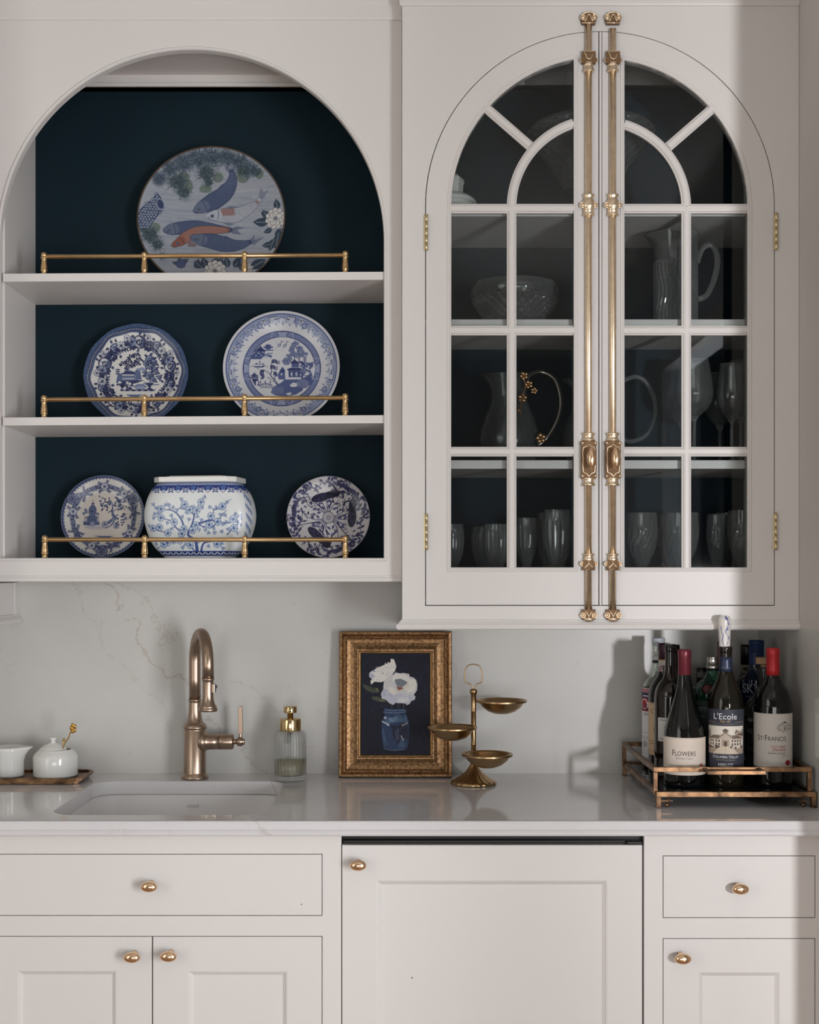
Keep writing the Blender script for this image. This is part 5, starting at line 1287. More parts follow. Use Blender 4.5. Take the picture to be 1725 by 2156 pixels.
# ================================================================== on the worktop
# ---- faucet
FY = 3.175; k = FY / F; fx = X(410.5, FY)
fa = thing('faucet', (fx, FY, ZT), 'brushed bronze gooseneck kitchen faucet with pull-down spray head and side lever', 'faucet')
z_ = lambda py: Z(py, FY) - ZT
MB().lathe(prof(FY, ZT, [(0, 1639), (28.5, 1639), (28.5, 1635), (27, 1633), (27, 1631), (24.5, 1629), (23.6, 1625), (23.6, 1537), (22, 1535), (25, 1533), (25.3, 1530), (24, 1528), (24, 1525.5), (21, 1524), (17, 1519), (14.5, 1510), (13.2, 1498), (12.8, 1480), (12.6, 1476), (0, 1476)]), seg=44).build('faucet_body', FAUC, fa)
MB().lathe(prof(FY, ZT, [(0, 1477), (12.6, 1477), (14, 1475.5), (14, 1473), (12.8, 1471.5), (0, 1471.5)]), seg=36).build('collar', FAUC, fa)
# spout arc, turned towards the viewer and slightly to the side
rc = 0.07; az = math.radians(-68); dx_, dy_ = math.cos(az), math.sin(az)
zc_ = z_(1392); pts = [(0, 0, z_(1473)), (0, 0, z_(1430))] + [(rc * (1 - math.cos(PI * i / 20)) * dx_, rc * (1 - math.cos(PI * i / 20)) * dy_, zc_ + rc * 1.0 * math.sin(PI * i / 20)) for i in range(21)]
hx, hy = 2 * rc * dx_, 2 * rc * dy_
pts += [(hx, hy, zc_ - 0.03), (hx, hy, 1.172 - ZT)]
MB().tube(pts, [12.3 * k] * 2 + [(12.3 - 0.4 * i / 20) * k for i in range(21)] + [12 * k] * 2, seg=28).build('spout', FAUC, fa)
q = (FY + hy) / F
sh = MB().lathe([(r * q, h) for r, h in ((0, .175 + .080), (11, .257), (13.4, .256), (13.6, .252), (12, .250), (11.6, .246), (11.6, .215), (12.4, .205), (14.8, .196), (18, .191), (18.8, .189), (18.2, .187), (20, .185), (20.2, .181), (18.8, .178), (0, .178))], (hx, hy, 0), 36).build('spray_head', FAUC, fa)
MB().box(hx + 0.008, hx + 0.0165, hy - 0.008, hy + 0.008, .222, .243).build('button_plate', FAUC, sh, bevel=0.001)
MB().box(hx + 0.0155, hx + 0.0185, hy - 0.0055, hy + 0.0055, .2235, .242).box(hx + 0.018, hx + 0.0215, hy - 0.004, hy + 0.004, .232, .239).build('spray_button', BLACK, sh, bevel=0.001)
hz = z_(1561.5)
MB().lathe([(r * k, h * k) for r, h in ((24, 14), (22.5, 20), (18.8, 24), (17, 29), (16.5, 36), (16.5, 52), (0, 52))], (0, 0, hz), 36, axis='x').lathe([(r * k, h * k) for r, h in ((0, 8), (23.2, 10), (23, 15), (21, 20), (0, 20))], (0, 0, hz), 30, axis='x').build('handle_boss', FAUC, fa)
hb = MB().lathe([(r * k, h * k) for r, h in ((0, 52.6), (16.2, 52.6), (16.6, 54), (16.6, 77), (15.6, 79), (15.2, 81), (8, 82), (5.2, 84), (5.2, 87), (7, 88.5), (7, 90), (5, 91), (7.5, 92), (0, 92))], (0, 0, hz), 32, axis='x').build('handle_hub', FAUC, fa)
m = MB().lathe([(r * k, h * k) for r, h in ((0, 88), (6, 88.5), (9.6, 91), (10.2, 95), (9.6, 99), (7, 101.5), (6.6, 104.5), (0, 105))], (0, 0, hz), 28, axis='x')
m.tube([(96 * k, 0, hz + 6 * k), (96 * k, 0, hz + 13 * k), (96.5 * k, 0, hz + 18 * k)], [4.2 * k, 3.2 * k, 3.6 * k], 16)
m.slab([(91.8 * k, hz + 17 * k), (101 * k, hz + 17 * k), (100.2 * k, hz + 71 * k), (98 * k, hz + 75 * k), (94 * k, hz + 75 * k), (91.6 * k, hz + 71 * k)], [], -5.5 * k, 5.5 * k)
m.build('lever', FAUC, fa, bevel=0.0008)

# ---- soap dispenser
SY = 3.143
sd = thing('soap_dispenser', (X(611.5, SY), SY, ZT + 0.0003), 'ribbed clear glass soap dispenser with brass pump, half full, beside the faucet', 'dispenser')
rib = lambda t, h: 1 + 0.022 * math.cos(28 * t)
pp = prof(SY, ZT, [(0, 1641.5), (30, 1641.5), (33.5, 1638), (34.2, 1633), (32.8, 1628), (33.2, 1600), (33.2, 1552), (32, 1544), (28, 1539), (22, 1538), (20, 1537), (20, 1539), (26, 1542), (29.5, 1549), (30.2, 1556), (30.2, 1598), (30, 1628), (27, 1632), (0, 1632)])
MB().lathe(pp, seg=168, rf=lambda t, h: rib(t, h)).build('bottle', THING, sd, fixn=True)
MB().lathe(prof(SY, ZT, [(0, 1631.5), (26.6, 1631.5), (29.4, 1627), (29.6, 1598), (0, 1597.6)]), seg=64).build('soap', mat('pale_soap', (240, 232, 196), 0.05, trans=0.35, var=0.02), sd)
c = mat('pump_brass', (226, 200, 150), 0.14, 1.0, var=0.08, bump=0.03)
MB().lathe(prof(SY, ZT, [(0, 1538.5), (22.3, 1538.5), (22.6, 1537), (22.6, 1515), (21.8, 1513), (0, 1512.6)]), seg=40).build('pump_collar', c, sd)
pm = MB().lathe(prof(SY, ZT, [(0, 1513), (6.4, 1513), (6.4, 1500), (10, 1500), (13.8, 1500.5), (14, 1499.5), (14, 1489), (13, 1487.2), (0, 1487)]), seg=32).build('pump_head', c, sd)
MB().lathe([(0, -0.0165), (0.0022, -0.0165), (0.0022, -0.01), (0, -0.01)], (0.002, 0, Z(1496.5, SY) - ZT), 12, axis='y').build('nozzle_hole', BLACK, pm)
MB().tube([(0, 0, 0.014), (0, 0, Z(1538, SY) - ZT)], 0.003, 10).tube([(-0.004, 0, Z(1565, SY) - ZT), (-0.004, 0, Z(1538, SY) - ZT)], 0.004, 10).build('dip_tube', mat('clear_plastic', (220, 222, 216), 0.2, trans=0.5, var=0.01), sd)

# ---- framed oil painting
def paint_peonies():
    cv = Cv(-0.7, 0.7, -1.0, 1.0, 240, (20, 22, 38)); W = lambda x, y: ((x - 830) / 980, (1090 - y) / 980); P = lambda l: [W(*p) for p in l]
    for q in range(260):
        x, y = random.uniform(160, 1500), random.uniform(110, 2070); c = random.choice(((28, 34, 62), (18, 18, 34), (34, 42, 68), (20, 22, 30)) if y < 1200 else ((18, 18, 24), (22, 24, 40), (14, 14, 18)))
        a = random.uniform(-.5, 2.2); L = random.uniform(40, 160); cv.line(P([(x, y), (x + L * math.cos(a), y + L * math.sin(a))]), random.uniform(20, 60) / 980, c, op=.35)
    def blob(pts, col, op=1): cv.poly(P(pts), col, op)
    LF, LF2 = (72, 78, 62), (98, 104, 72)
    blob([(180, 715), (300, 740), (420, 800), (520, 880), (420, 880), (300, 850), (230, 790)], LF); blob([(430, 770), (500, 800), (520, 880), (460, 840)], LF2); cv.line(P([(200, 725), (510, 870)]), 5 / 980, (44, 50, 48))
    blob([(360, 960), (470, 945), (600, 1000), (650, 1050), (520, 1050), (400, 1010)], LF); blob([(520, 1000), (620, 1020), (650, 1055), (540, 1045)], LF2); cv.line(P([(530, 1135), (690, 1100)]), 12 / 980, (52, 64, 80))
    Wt, W2, LV, SH = (226, 222, 214), (206, 204, 204), (178, 178, 200), (140, 144, 178)
    blob([(320, 520), (350, 480), (420, 440), (480, 400), (560, 370), (630, 340), (620, 310), (680, 330), (680, 290), (730, 310), (740, 230), (800, 240), (825, 310), (845, 370), (830, 440), (780, 520), (740, 560), (650, 640), (560, 680), (430, 670), (360, 725), (350, 660), (380, 610), (330, 580)], Wt)
    blob([(320, 520), (370, 500), (440, 560), (400, 600), (340, 570)], LV); blob([(380, 450), (440, 445), (450, 480), (400, 490)], SH, .7)
    for q in range(40): a = random.uniform(-.3, .9); x, y = random.uniform(430, 780), random.uniform(380, 640); cv.line(P([(x, y), (x + 70 * math.cos(a), y - 70 * math.sin(a))]), 14 / 980, random.choice((W2, Wt, (236, 232, 224), (196, 196, 204))), op=.6)
    cv.line(P([(600, 500), (570, 520)]), 16 / 980, (150, 150, 170)); cv.line(P([(700, 480), (650, 550)]), 8 / 980, (160, 160, 176))
    main = [(780, 540), (830, 490), (920, 510), (980, 500), (1090, 520), (1105, 570), (1180, 590), (1230, 640), (1250, 720), (1245, 830), (1180, 920), (1215, 950), (1200, 1010), (1130, 1040), (1105, 1090), (1040, 1115), (1030, 1080), (900, 1080), (830, 1070), (790, 1110), (730, 1090), (640, 1010), (570, 990), (550, 900), (600, 800), (605, 680), (660, 600)]
    blob(main, W2); blob([(560, 880), (640, 850), (800, 900), (1000, 900), (1150, 920), (1190, 1000), (1060, 1090), (850, 1070), (740, 1080), (630, 1000)], (192, 192, 206)); blob([(600, 810), (700, 830), (850, 920), (780, 960), (640, 930), (570, 960)], LV)
    blob([(780, 560), (860, 510), (1000, 530), (1090, 600), (1060, 680), (950, 620), (820, 620), (760, 700)], Wt); blob([(1080, 620), (1200, 620), (1240, 740), (1180, 860), (1060, 870), (1000, 800), (1080, 720)], Wt)
    blob([(690, 760), (800, 780), (860, 900), (780, 920), (700, 860)], (224, 218, 208)); blob([(880, 980), (1080, 960), (1090, 1040), (960, 1070), (880, 1040)], (214, 214, 218)); blob([(1000, 720), (1070, 690), (1120, 740), (1090, 810), (990, 800)], (214, 208, 184), .8)
    blob([(820, 625), (930, 610), (1050, 665), (1055, 700), (960, 770), (870, 765), (830, 700)], (120, 128, 134)); blob([(850, 765), (960, 775), (980, 800), (900, 835), (870, 810)], (146, 84, 66))
    for q in range(110):
        a = random.random() * 6.3; t = random.uniform(.5, 1.0); x, y = 900 + 320 * t * math.cos(a), 800 + 260 * t * math.sin(a)
        if 800 < x < 1060 and 620 < y < 830: continue
        cv.line(P([(x, y), (x + 60 * math.cos(a + 1.7), y + 60 * math.sin(a + 1.7))]), random.uniform(6, 16) / 980, random.choice((Wt, W2, (188, 188, 202), (236, 232, 226))), op=.55)
    cv.line(P([(750, 1090), (770, 1200)]), 16 / 980, (74, 70, 66)); cv.line(P([(880, 1100), (900, 1220)]), 50 / 980, (50, 48, 52)); cv.line(P([(990, 1100), (985, 1190)]), 12 / 980, (84, 90, 96))
    J0, J1, J2, J3 = (44, 60, 90), (70, 92, 120), (110, 132, 154), (34, 38, 56)
    blob([(610, 1180), (1040, 1190), (1030, 1290), (1080, 1400), (1090, 1500), (1080, 1800), (1060, 1920), (960, 1970), (760, 1970), (600, 1920), (565, 1700), (575, 1420), (620, 1300)], J0)
    blob([(620, 1330), (780, 1350), (850, 1290), (1040, 1310), (1070, 1440), (900, 1440), (640, 1460), (600, 1400)], J1); blob([(700, 1360), (860, 1340), (890, 1420), (720, 1440)], J2, .7)
    cv.line(P([(600, 1245), (820, 1265), (1030, 1240)]), 14 / 980, J2); cv.line(P([(630, 1190), (760, 1220), (1020, 1205)]), 12 / 980, J2); blob([(740, 1500), (960, 1480), (1060, 1500), (1070, 1780), (880, 1860), (800, 1760)], J3)
    cv.line(P([(575, 1425), (650, 1460), (700, 1500)]), 22 / 980, (196, 198, 206)); cv.disc(*W(690, 1480), 24 / 980, (204, 206, 212)); cv.disc(*W(632, 1355), 22 / 980, (196, 198, 206)); cv.line(P([(960, 1500), (1060, 1450)]), 26 / 980, (158, 138, 130))
    cv.line(P([(590, 1580), (620, 1750), (640, 1860)]), 40 / 980, J1, op=.8); cv.line(P([(940, 1700), (985, 1780)]), 22 / 980, (168, 166, 164)); blob([(820, 1600), (900, 1560), (900, 1760), (830, 1790)], (84, 82, 92), .6)
    blob([(900, 1860), (940, 1720), (1000, 1840), (1050, 1900), (900, 1920)], J1, .8); cv.line(P([(610, 1940), (800, 1975), (1000, 1950)]), 10 / 980, J2)
    for q in range(90):
        x, y = random.uniform(590, 1060), random.uniform(1280, 1940); a = random.uniform(1.1, 2.0); cv.line(P([(x, y), (x + 50 * math.cos(a), y + 50 * math.sin(a))]), random.uniform(8, 22) / 980, random.choice((J0, J1, J3, (58, 74, 104))), op=.5)
    return cv
PY = 3.190; pk = PY / F; px0, px1 = X(713.5, PY), X(952, PY); ph = Z(1329, 3.225) - ZT
pf_ = thing('framed_painting', ((px0 + px1) / 2, PY, ZT + 0.0005), 'gilt framed oil painting of white peonies in a blue glass jar', 'picture')
pw = (px1 - px0) / 2; lean = math.atan2(0.033, ph)
path = [(-pw, 0), (-pw, ph), (pw, ph), (pw, 0)]
s1 = pk
pr = [(0, -.002), (0, .012), (-2 * s1, .016), (-6 * s1, .0165), (-9 * s1, .012), (-11 * s1, .0145), (-14 * s1, .0125), (-17 * s1, .0085), (-24 * s1, .0065), (-31 * s1, .0085), (-36 * s1, .0115), (-38 * s1, .0095), (-41 * s1, .0095), (-42.5 * s1, .006), (-44.5 * s1, .0055), (-45 * s1, .001), (-45 * s1, -.002)]
fo = MB().sweep(path, pr, closed=True, at=0).build('frame', FRAMEG, pf_)
i0 = 44.5 * s1
MB().sweep([(-pw + i0, i0), (-pw + i0, ph - i0), (pw - i0, ph - i0), (pw - i0, i0)], [(0.0006, .0), (0.0006, .0062), (-.0004, .0066), (-.0018, .005), (-.0018, 0)], closed=True, at=0).build('gilt_slip', mat('bright_gilt', (196, 156, 92), 0.35, 0.9, var=0.3, vscale=60), pf_)
cv = paint_peonies(); nx, nz = 160, 236; hwid, hh = pw - i0 - .001, (ph - 2 * i0 - .002)
gx_, gz_ = np.meshgrid(np.linspace(-1, 1, nx), np.linspace(0, 1, nz)); m = MB()
m.v = list(zip((gx_ * hwid).ravel(), np.full(nx * nz, -.0025), (gz_ * hh + i0 + .001).ravel()))
m.f = [(j * nx + i, j * nx + i + 1, (j + 1) * nx + i + 1, (j + 1) * nx + i) for j in range(nz - 1) for i in range(nx - 1)]; m.sm = [True] * len(m.f)
m.col = cv.sample((gx_ * 0.684).ravel(), (gz_ * 1.985 - .995).ravel()); m.build('canvas', OILP, pf_, fixn=False)
MB().box(-pw + .006, pw - .006, .0, .006, .004, ph - .004).build('backing', mat('kraft_back', (110, 90, 70), .8, var=.1), pf_)
pf_.rotation_euler = (-lean, 0, 0)

# ---- three-bowl stand
TY = 3.09; k = TY / F; tx = X(997.5, TY)
ts = thing('tiered_bowl_stand', (tx, TY, ZT + 0.0003), 'antique brass stand holding three shallow round bowls, with loop handle', 'stand')
z_ = lambda py, y=TY: Z(py, y) - ZT
flute = lambda t, h: 1 + (0.05 * abs(math.cos(9 * t)) - .02) * (1 if h < z_(1611) else 0)
MB().lathe([(0, 0), (46 * k, 0), (47 * k, .002), (46 * k, .006), (40 * k, .010), (28 * k, .018), (17 * k, .029), (10 * k, .040), (7.5 * k, .046), (7 * k, z_(1608)), (0, z_(1606))], seg=108, rf=flute).build('foot', STAND, ts)
MB().lathe([(0, z_(1612)), (5.4 * k, z_(1612)), (5.4 * k, z_(1568.6)), (5.9 * k, z_(1568)), (5.9 * k, z_(1566)), (5.4 * k, z_(1565)), (5.4 * k, z_(1498)), (6 * k, z_(1497)), (5.5 * k, z_(1496)), (5.6 * k, z_(1462)), (7.2 * k, z_(1460)), (8.2 * k, z_(1456)), (7.6 * k, z_(1453)), (5, z_(1451)) if False else (5.6 * k, z_(1451)), (0, z_(1450))], seg=28).build('post', STAND, ts)
hp_ = [(-2.6, 1452), (-3, 1447), (-6, 1441), (-14, 1438), (-18, 1433), (-18.2, 1420), (-17.5, 1411), (-12, 1402), (-5, 1399.5), (0, 1399), (5, 1399.5), (12, 1402), (17.5, 1411), (18.2, 1420), (18, 1433), (14, 1438), (6, 1441), (3, 1447), (2.6, 1452)]
MB().tube(smooth_path([(a * k, 0, z_(b)) for a, b in hp_], 4), 1.35 * k, 10).build('loop_handle', STAND, ts)
def bowl(px, py, hw, y, ang):
    q = y / F; bx = X(px, y) - tx; by = y - TY; r = hw * q; zr = Z(py, y) - ZT
    th_ = [(0, -.0335 * r / .06), (.3 * r, -.0325 * r / .06), (.55 * r, -.027 * r / .06), (.78 * r, -.016 * r / .06), (.87 * r, -.0065), (.9 * r, -.0052), (.985 * r, -.0055), (1.0 * r, -.0042), (.99 * r, -.003), (1.0 * r, -.0015), (.985 * r, 0), (.9 * r, -.0005), (.86 * r, -.004), (.76 * r, -.013), (.5 * r, -.0245 * r / .06), (.25 * r, -.030 * r / .06), (0, -.031 * r / .06)]
    b = MB().lathe([(a, zr + h) for a, h in th_], (bx, by, 0), 56).build('bowl', STAND, ts)
    d = Vector((-bx, -by, 0)); L = d.length; e_ = d.normalized() * max(L - 0.005, 0.001)
    st = Vector((bx, by, zr - .004)) + d.normalized() * r * .95
    MB().tube([st, (0, 0, zr - .004)], .0035, 8).build('bracket', STAND, b)
bowl(1056.5, 1473.5, 53.5, 3.085, 0); bowl(952.5, 1529.5, 53, 3.06, 0); bowl(1026.5, 1586.5, 54, 3.03, 0)

# ---- cream and sugar set on a tray
CY = 3.142; k = CY / F
ct = thing('serving_tray', (-0.925, 3.142, ZT), 'small bronze tray with notched corners under the creamer and sugar bowl', 'tray')
def notch(x0, x1, y0, y1, n): return [(x0 + n, y0), (x1 - n, y0), (x1 - n, y0 + n * .6), (x1 - n * .5, y0 + n * .8), (x1, y0 + n), (x1, y1 - n), (x1 - n * .5, y1 - n * .8), (x1 - n, y1), (x0 + n, y1), (x0, y1 - n), (x0, y0 + n)]
ax0, ax1, ay0, ay1 = -1.075, -.925 + .925 - .783, 3.075, 3.212
MB().slab([(p[0] + .925, p[1] - 3.142) for p in notch(ax0 + .006, ax1 - .006, ay0 + .006, ay1 - .006, .012)], [], .0005, .006, plane='z').build('tray_foot', TRAYB, ct, bevel=0.0006)
m = MB().slab([(p[0] + .925, p[1] - 3.142) for p in notch(ax0, ax1, ay0, ay1, .014)], [], .006, .0105, plane='z')
m.sweep([(p[0] + .925, p[1] - 3.142) for p in notch(ax0, ax1, ay0, ay1, .014)], [(-.0002, 0), (.0025, .001), (.003, .0045), (.001, .0065), (-.002, .0065), (-.0035, .004), (-.0035, 0)], closed=True, plane='z', at=.0095)
m.build('tray_top', TRAYB, ct)
tz = ZT + .0108
cr = thing('creamer', (X(19, CY), CY, tz), 'white porcelain creamer with pointed spout on the bronze tray', 'jug')
zz_ = lambda py: Z(py, CY) - tz
def spout(t, h):
    f = max(0, math.cos(t)); u = max(0, min(1, (h - .028) / .043)); return 1 + .5 * u ** 2.5 * f ** 14
MB().lathe([(0, .0), (29 * k, .0), (31 * k, .002), (31 * k, .02), (30.5 * k, .04), (31.5 * k, .050), (33 * k, .064), (33.5 * k, .071), (32.2 * k, .0715), (30.5 * k, .060), (29 * k, .03), (28 * k, .004), (0, .004)], seg=90, rf=spout).build('jug_body', PORC, cr)
MB().tube(smooth_path([(-30 * k, 0, .052), (-46 * k, 0, .054), (-52 * k, 0, .038), (-44 * k, 0, .02), (-30 * k, 0, .014)], 6), .0036, 10).build('handle', PORC, cr)
sg = thing('sugar_bowl', (X(117, CY), CY, tz), 'white porcelain sugar bowl with knobbed lid beside the creamer', 'bowl')
MB().lathe([(r * k, zz_(p)) for r, p in ((0, 1633.5), (44, 1633.5), (46, 1630), (46, 1592), (44.5, 1588), (39, 1582), (35, 1578.5), (34.5, 1577.2), (32.5, 1577.2), (32, 1580), (40, 1590), (43, 1600), (43, 1630), (0, 1630))], seg=60).build('bowl_body', PORC, sg)
lm = MB().lathe([(r * k, zz_(p)) for r, p in ((0, 1581), (29, 1581), (29.5, 1579.5), (27, 1576), (18, 1569.5), (9, 1566), (5, 1564), (4.5, 1561), (6, 1557.5), (7.5, 1555), (6.5, 1553.4), (0, 1553))], (-5 * k, 0, 0), 48)
lm.v = [(p[0], p[1], p[2] + (p[0] + 5 * k) * -.02 + .001) for p in lm.v]
lm.build('lid', PORC, sg)
spn = thing('sugar_spoon', (X(136, CY), CY - .012, zz_(1581) + tz), 'gold sugar spoon with blossom handle sticking out of the sugar bowl', 'spoon')
q = lambda px, py: ((px - 136) * k, .0, (1581 - py) * k)
MB().tube(smooth_path([q(133, 1592), q(136, 1572), q(140, 1562), q(147, 1552), q(150, 1543), q(155, 1534)], 6), [.0016] * 31, 10).tube(smooth_path([q(137, 1566), q(135, 1560), q(137, 1556)], 4), .0012, 8).ball(q(137.5, 1556), .0031, 1, .7, 1.2, 10, 6).build('spoon_handle', mat('gold_spoon', (196, 150, 84), .3, 1.0, var=.1), spn)
m = MB()
for i in range(5):
    a = i * 2 * PI / 5 + .6; c0 = q(157, 1532); m.ball((c0[0] + 5.2 * k * math.cos(a) * .7, -.001, c0[2] + 6.4 * k * math.sin(a)), 4.4 * k, .9, .45, 1.1, 12, 8)
m.ball(q(157, 1532), .0024, 1, 1.4, 1, 10, 6).tube([q(159, 1530), q(164, 1525)], [.0018, .0008], 8)
m.build('blossom', mat('gold_spoon', (196, 150, 84), .3), spn)

# ================================================================== bottle tray
TB0 = 2.775
q0 = TB0 / F
tx0, tx1 = X(1382.5, TB0), 0.8715
ty0, ty1 = TB0, 3.222
tr_ = thing('bottle_tray', ((tx0 + tx1) / 2, (ty0 + ty1) / 2, ZT + 0.0002), 'rubbed bronze open-frame tray with ball feet holding the bottles', 'tray')
bw = 0.0105
def bars(segs, parent, name='rail'):
    m = MB()
    for (x0, x1, y0, y1, z0, z1) in segs: m.box(min(x0, x1), max(x0, x1), min(y0, y1), max(y0, y1), min(z0, z1), max(z0, z1))
    return m
zl0, zl1 = 0.9385, 0.9500      # lower frame
zu0, zu1 = 0.9905, 1.0010      # upper rail
# lower frame: four bars; legs under the corners
for s in ((tx0, tx1, ty0, ty0 + bw, zl0, zl1), (tx0, tx1, ty1 - bw, ty1, zl0, zl1), (tx0, tx0 + bw, ty0 + bw, ty1 - bw, zl0, zl1), (tx1 - bw, tx1, ty0 + bw, ty1 - bw, zl0, zl1)):
    MB().box(*s).build('base_bar', TRAYB, tr_, world=True, bevel=0.0008)
for (x, y, sx, sy) in ((tx0, ty0, 1, 1), (tx1, ty0, -1, 1), (tx0, ty1, 1, -1), (tx1, ty1, -1, -1)):
    lg = MB().box(min(x, x + sx * bw), max(x, x + sx * bw), min(y, y + sy * bw), max(y, y + sy * bw), ZT + 0.0004, zl0).build('leg', TRAYB, tr_, world=True, bevel=0.0008)
    fxx = x + sx * 0.026; fy = y + sy * 0.012
    m = MB().ball((fxx - sx * 0.001, fy, ZT + 0.0052), 0.0049, seg=16, rings=10).tube([(fxx, fy, ZT + 0.010), (fxx + sx * 0.004, fy, zl0)], 0.0022, 8).ball((fxx + sx * .002, fy, ZT + .0115), .0036, seg=12, rings=8)
    m.box(min(x + sx * bw, x + sx * .037), max(x + sx * bw, x + sx * .037), fy - .0022, fy + .0022, ZT + .0125, ZT + .0155)
    m.build('ball_foot', TRAYB, lg, world=True)
ux0, ux1, uy0, uy1 = tx0 - 0.004, tx1 - 0.006, ty0 + 0.012, ty1 - 0.02
for s in ((ux0, ux1, uy0, uy0 + bw * .9, zu0, zu1), (ux0, ux0 + bw * .9, uy0 + bw * .9, uy1, zu0, zu1), (ux1 - bw * .9, ux1, uy0 + bw * .9, uy1, zu0, zu1), (ux0 + bw, ux1 - bw, uy1 - bw * .9, uy1, zu0, zu1)):
    MB().box(*s).build('top_rail', TRAYB, tr_, world=True, bevel=0.0008)
for (x, y) in ((ux0, uy0), (ux1 - bw * .9, uy0), (ux0, uy1 - bw * .9), (ux1 - bw * .9, uy1 - bw * .9)):
    MB().box(x, x + bw * .9, y, y + bw * .9, zl1 - .008, zu0).build('upright', TRAYB, tr_, world=True, bevel=0.0008)
hx0, hx1 = X(1481, uy0), X(1602, uy0)
m = MB().box(hx0, hx0 + .007, uy0 - .036, uy0, zu0 + .001, zu1 - .001).box(hx1 - .007, hx1, uy0 - .036, uy0, zu0 + .001, zu1 - .001)
m.box(hx0, hx1, uy0 - .044, uy0 - .036, zu0 + .001, zu1 - .001)
m.build('tray_handle', TRAYB, tr_, world=True, bevel=0.0008)
zf = 0.9465
MB().box(tx0 + .006, tx1 - .006, ty0 + .006, ty1 - .006, zf - .004, zf).build('glass_base', mat('smoked_glass', (26, 28, 28), 0.04, coat=.3, var=.05), tr_, world=True)

# ================================================================== bottles
DG = mat('dark_wine_glass', (10, 11, 12), 0.05, coat=0.2, var=0.1)
OLV = mat('olive_wine_glass', (24, 22, 13), 0.04, coat=0.1, trans=0.12, var=0.1)
def paint_label(w_, h_, col): return Cv(0, w_, 0, h_, 1.0, col)
def bottle(px, y, pts, label, glass, shell=None, name='wine_bottle', zb=None, seg=56, cat='bottle'):
    zb = zf + .0004 if zb is None else zb
    r_ = thing(name, (X(px, y), y, zb), label, cat, 'bottles on the tray', rz=-math.atan2(X(px, y), y))
    pr = [(0, 0.0)] + prof(y, zb, pts)
    pr = [(r, max(h, 0.0)) for r, h in pr]
    P = pr[:2]; sm_ = [tuple(v)[:2] for v in smooth_path([(a, b, 0) for a, b in pr[1:]], 5)]
    full = [(0, 0)] + sm_ + [(0, sm_[-1][1])]
    if shell:
        inner = [(max(r - shell, .001), max(h, .004)) for r, h in sm_[::-1]] + [(0, .006)]
        full = [(0, 0)] + sm_ + inner
    MB().lathe(full, seg=seg).build('bottle_glass', glass, r_)
    return r_, zb
def capsule(r_, y, zb, pts, m, name='capsule'):
    return MB().lathe([(0, Z(pts[0][1], y) - zb)] + [(hw * y / F, Z(py, y) - zb) for hw, py in pts] + [(0, Z(pts[-1][1], y) - zb)], seg=40).build(name, m, r_)
def near(z, r_, rad):
    yy = r_.location.y; zb = r_.location.z; return CZ - (CZ - (z + zb)) * (yy - rad) / yy - zb
def wrap_label(r_, rad, z0, z1, half, cv, nu, nv, name='paper_label', m=None, a0=0.0):
    z0, z1 = near(z0, r_, rad), near(z1, r_, rad)
    us = np.linspace(-half, half, nu); vs_ = np.linspace(z0, z1, nv); U, V = np.meshgrid(us, vs_)
    mb = MB(); R_ = rad + .0005; mb.v = list(zip((R_ * np.sin(U + a0)).ravel(), (-R_ * np.cos(U + a0)).ravel(), V.ravel()))
    mb.f = [(j * nu + i, j * nu + i + 1, (j + 1) * nu + i + 1, (j + 1) * nu + i) for j in range(nv - 1) for i in range(nu - 1)]; mb.sm = [True] * len(mb.f)
    W_, H_ = cv.w - 2, cv.h - 2
    mb.col = cv.sample(((U + half) / (2 * half) * W_).ravel(), ((V - z0) / (z1 - z0) * H_).ravel())
    return mb.build(name, m or PAPER, r_, fixn=False)
INK = mat('label_ink', (58, 54, 52), .6, var=.05); INKR = mat('red_ink', (170, 60, 56), .6, var=.05); INKW = mat('white_ink', (226, 226, 226), .5, var=.02); INKG = mat('gold_ink', (190, 160, 110), .4, var=.05)
INKF = mat('faint_ink', (158, 146, 140), .6, var=.05); INKGR = mat('grey_ink', (120, 128, 132), .5, var=.05)
def print_(parent, key, y, zb, rad, dxpx, py, wpx, hpx, m, a0=0.0):
    k = y / F
    return text_mb(key, dxpx * k, Z(py, y - rad) - zb, wpx * k, hpx * k if hpx else None, r=rad + .0008, a0=a0).build('lettering', m, parent, fixn=False)

# --- burgundy-shaped bottle with cream label
y = 2.89; k = y / F; a0 = math.atan2(X(1441, y), y) * 1.0
b_, zb = bottle(1441.5, y, [(36, 1657), (41, 1654), (43, 1648), (43.3, 1635), (43.3, 1560), (42.5, 1545), (40, 1530), (34, 1508), (26, 1482), (19.5, 1460), (15.5, 1442), (13.6, 1425), (12.8, 1410), (12.6, 1375), (12.6, 1369)],
                'dark wine bottle with maroon capsule and wide cream label, at the front of the tray', DG)
capsule(b_, y, zb, [(13.2, 1421), (13.8, 1420), (13.6, 1386), (14.2, 1384), (14.3, 1372), (13.4, 1368), (12, 1367)], mat('maroon_foil', (110, 42, 54), .32, .35, var=.1))
cv = paint_label(170, 160, (226, 212, 198)); cv.line([(0, 3), (170, 3)], 2, (200, 186, 172)); cv.line([(0, 157), (170, 157)], 1.6, (180, 164, 148)); cv.line([(36, 40), (80, 40)], 2, (150, 130, 124))
cv.disc(137, 42, 7, (214, 200, 190), ow=1.3, oc=(120, 90, 86)); [cv.disc(137 + 3.2 * math.cos(i * 1.26), 42 + 3.2 * math.sin(i * 1.26), 2.6, (170, 60, 60)) for i in range(5)]; cv.line([(132, 132), (146, 132)], 1.4, (170, 160, 150))
lb = wrap_label(b_, 43.3 * k, Z(1633, y) - zb, Z(1554, y) - zb, 1.45, cv, 110, 90)
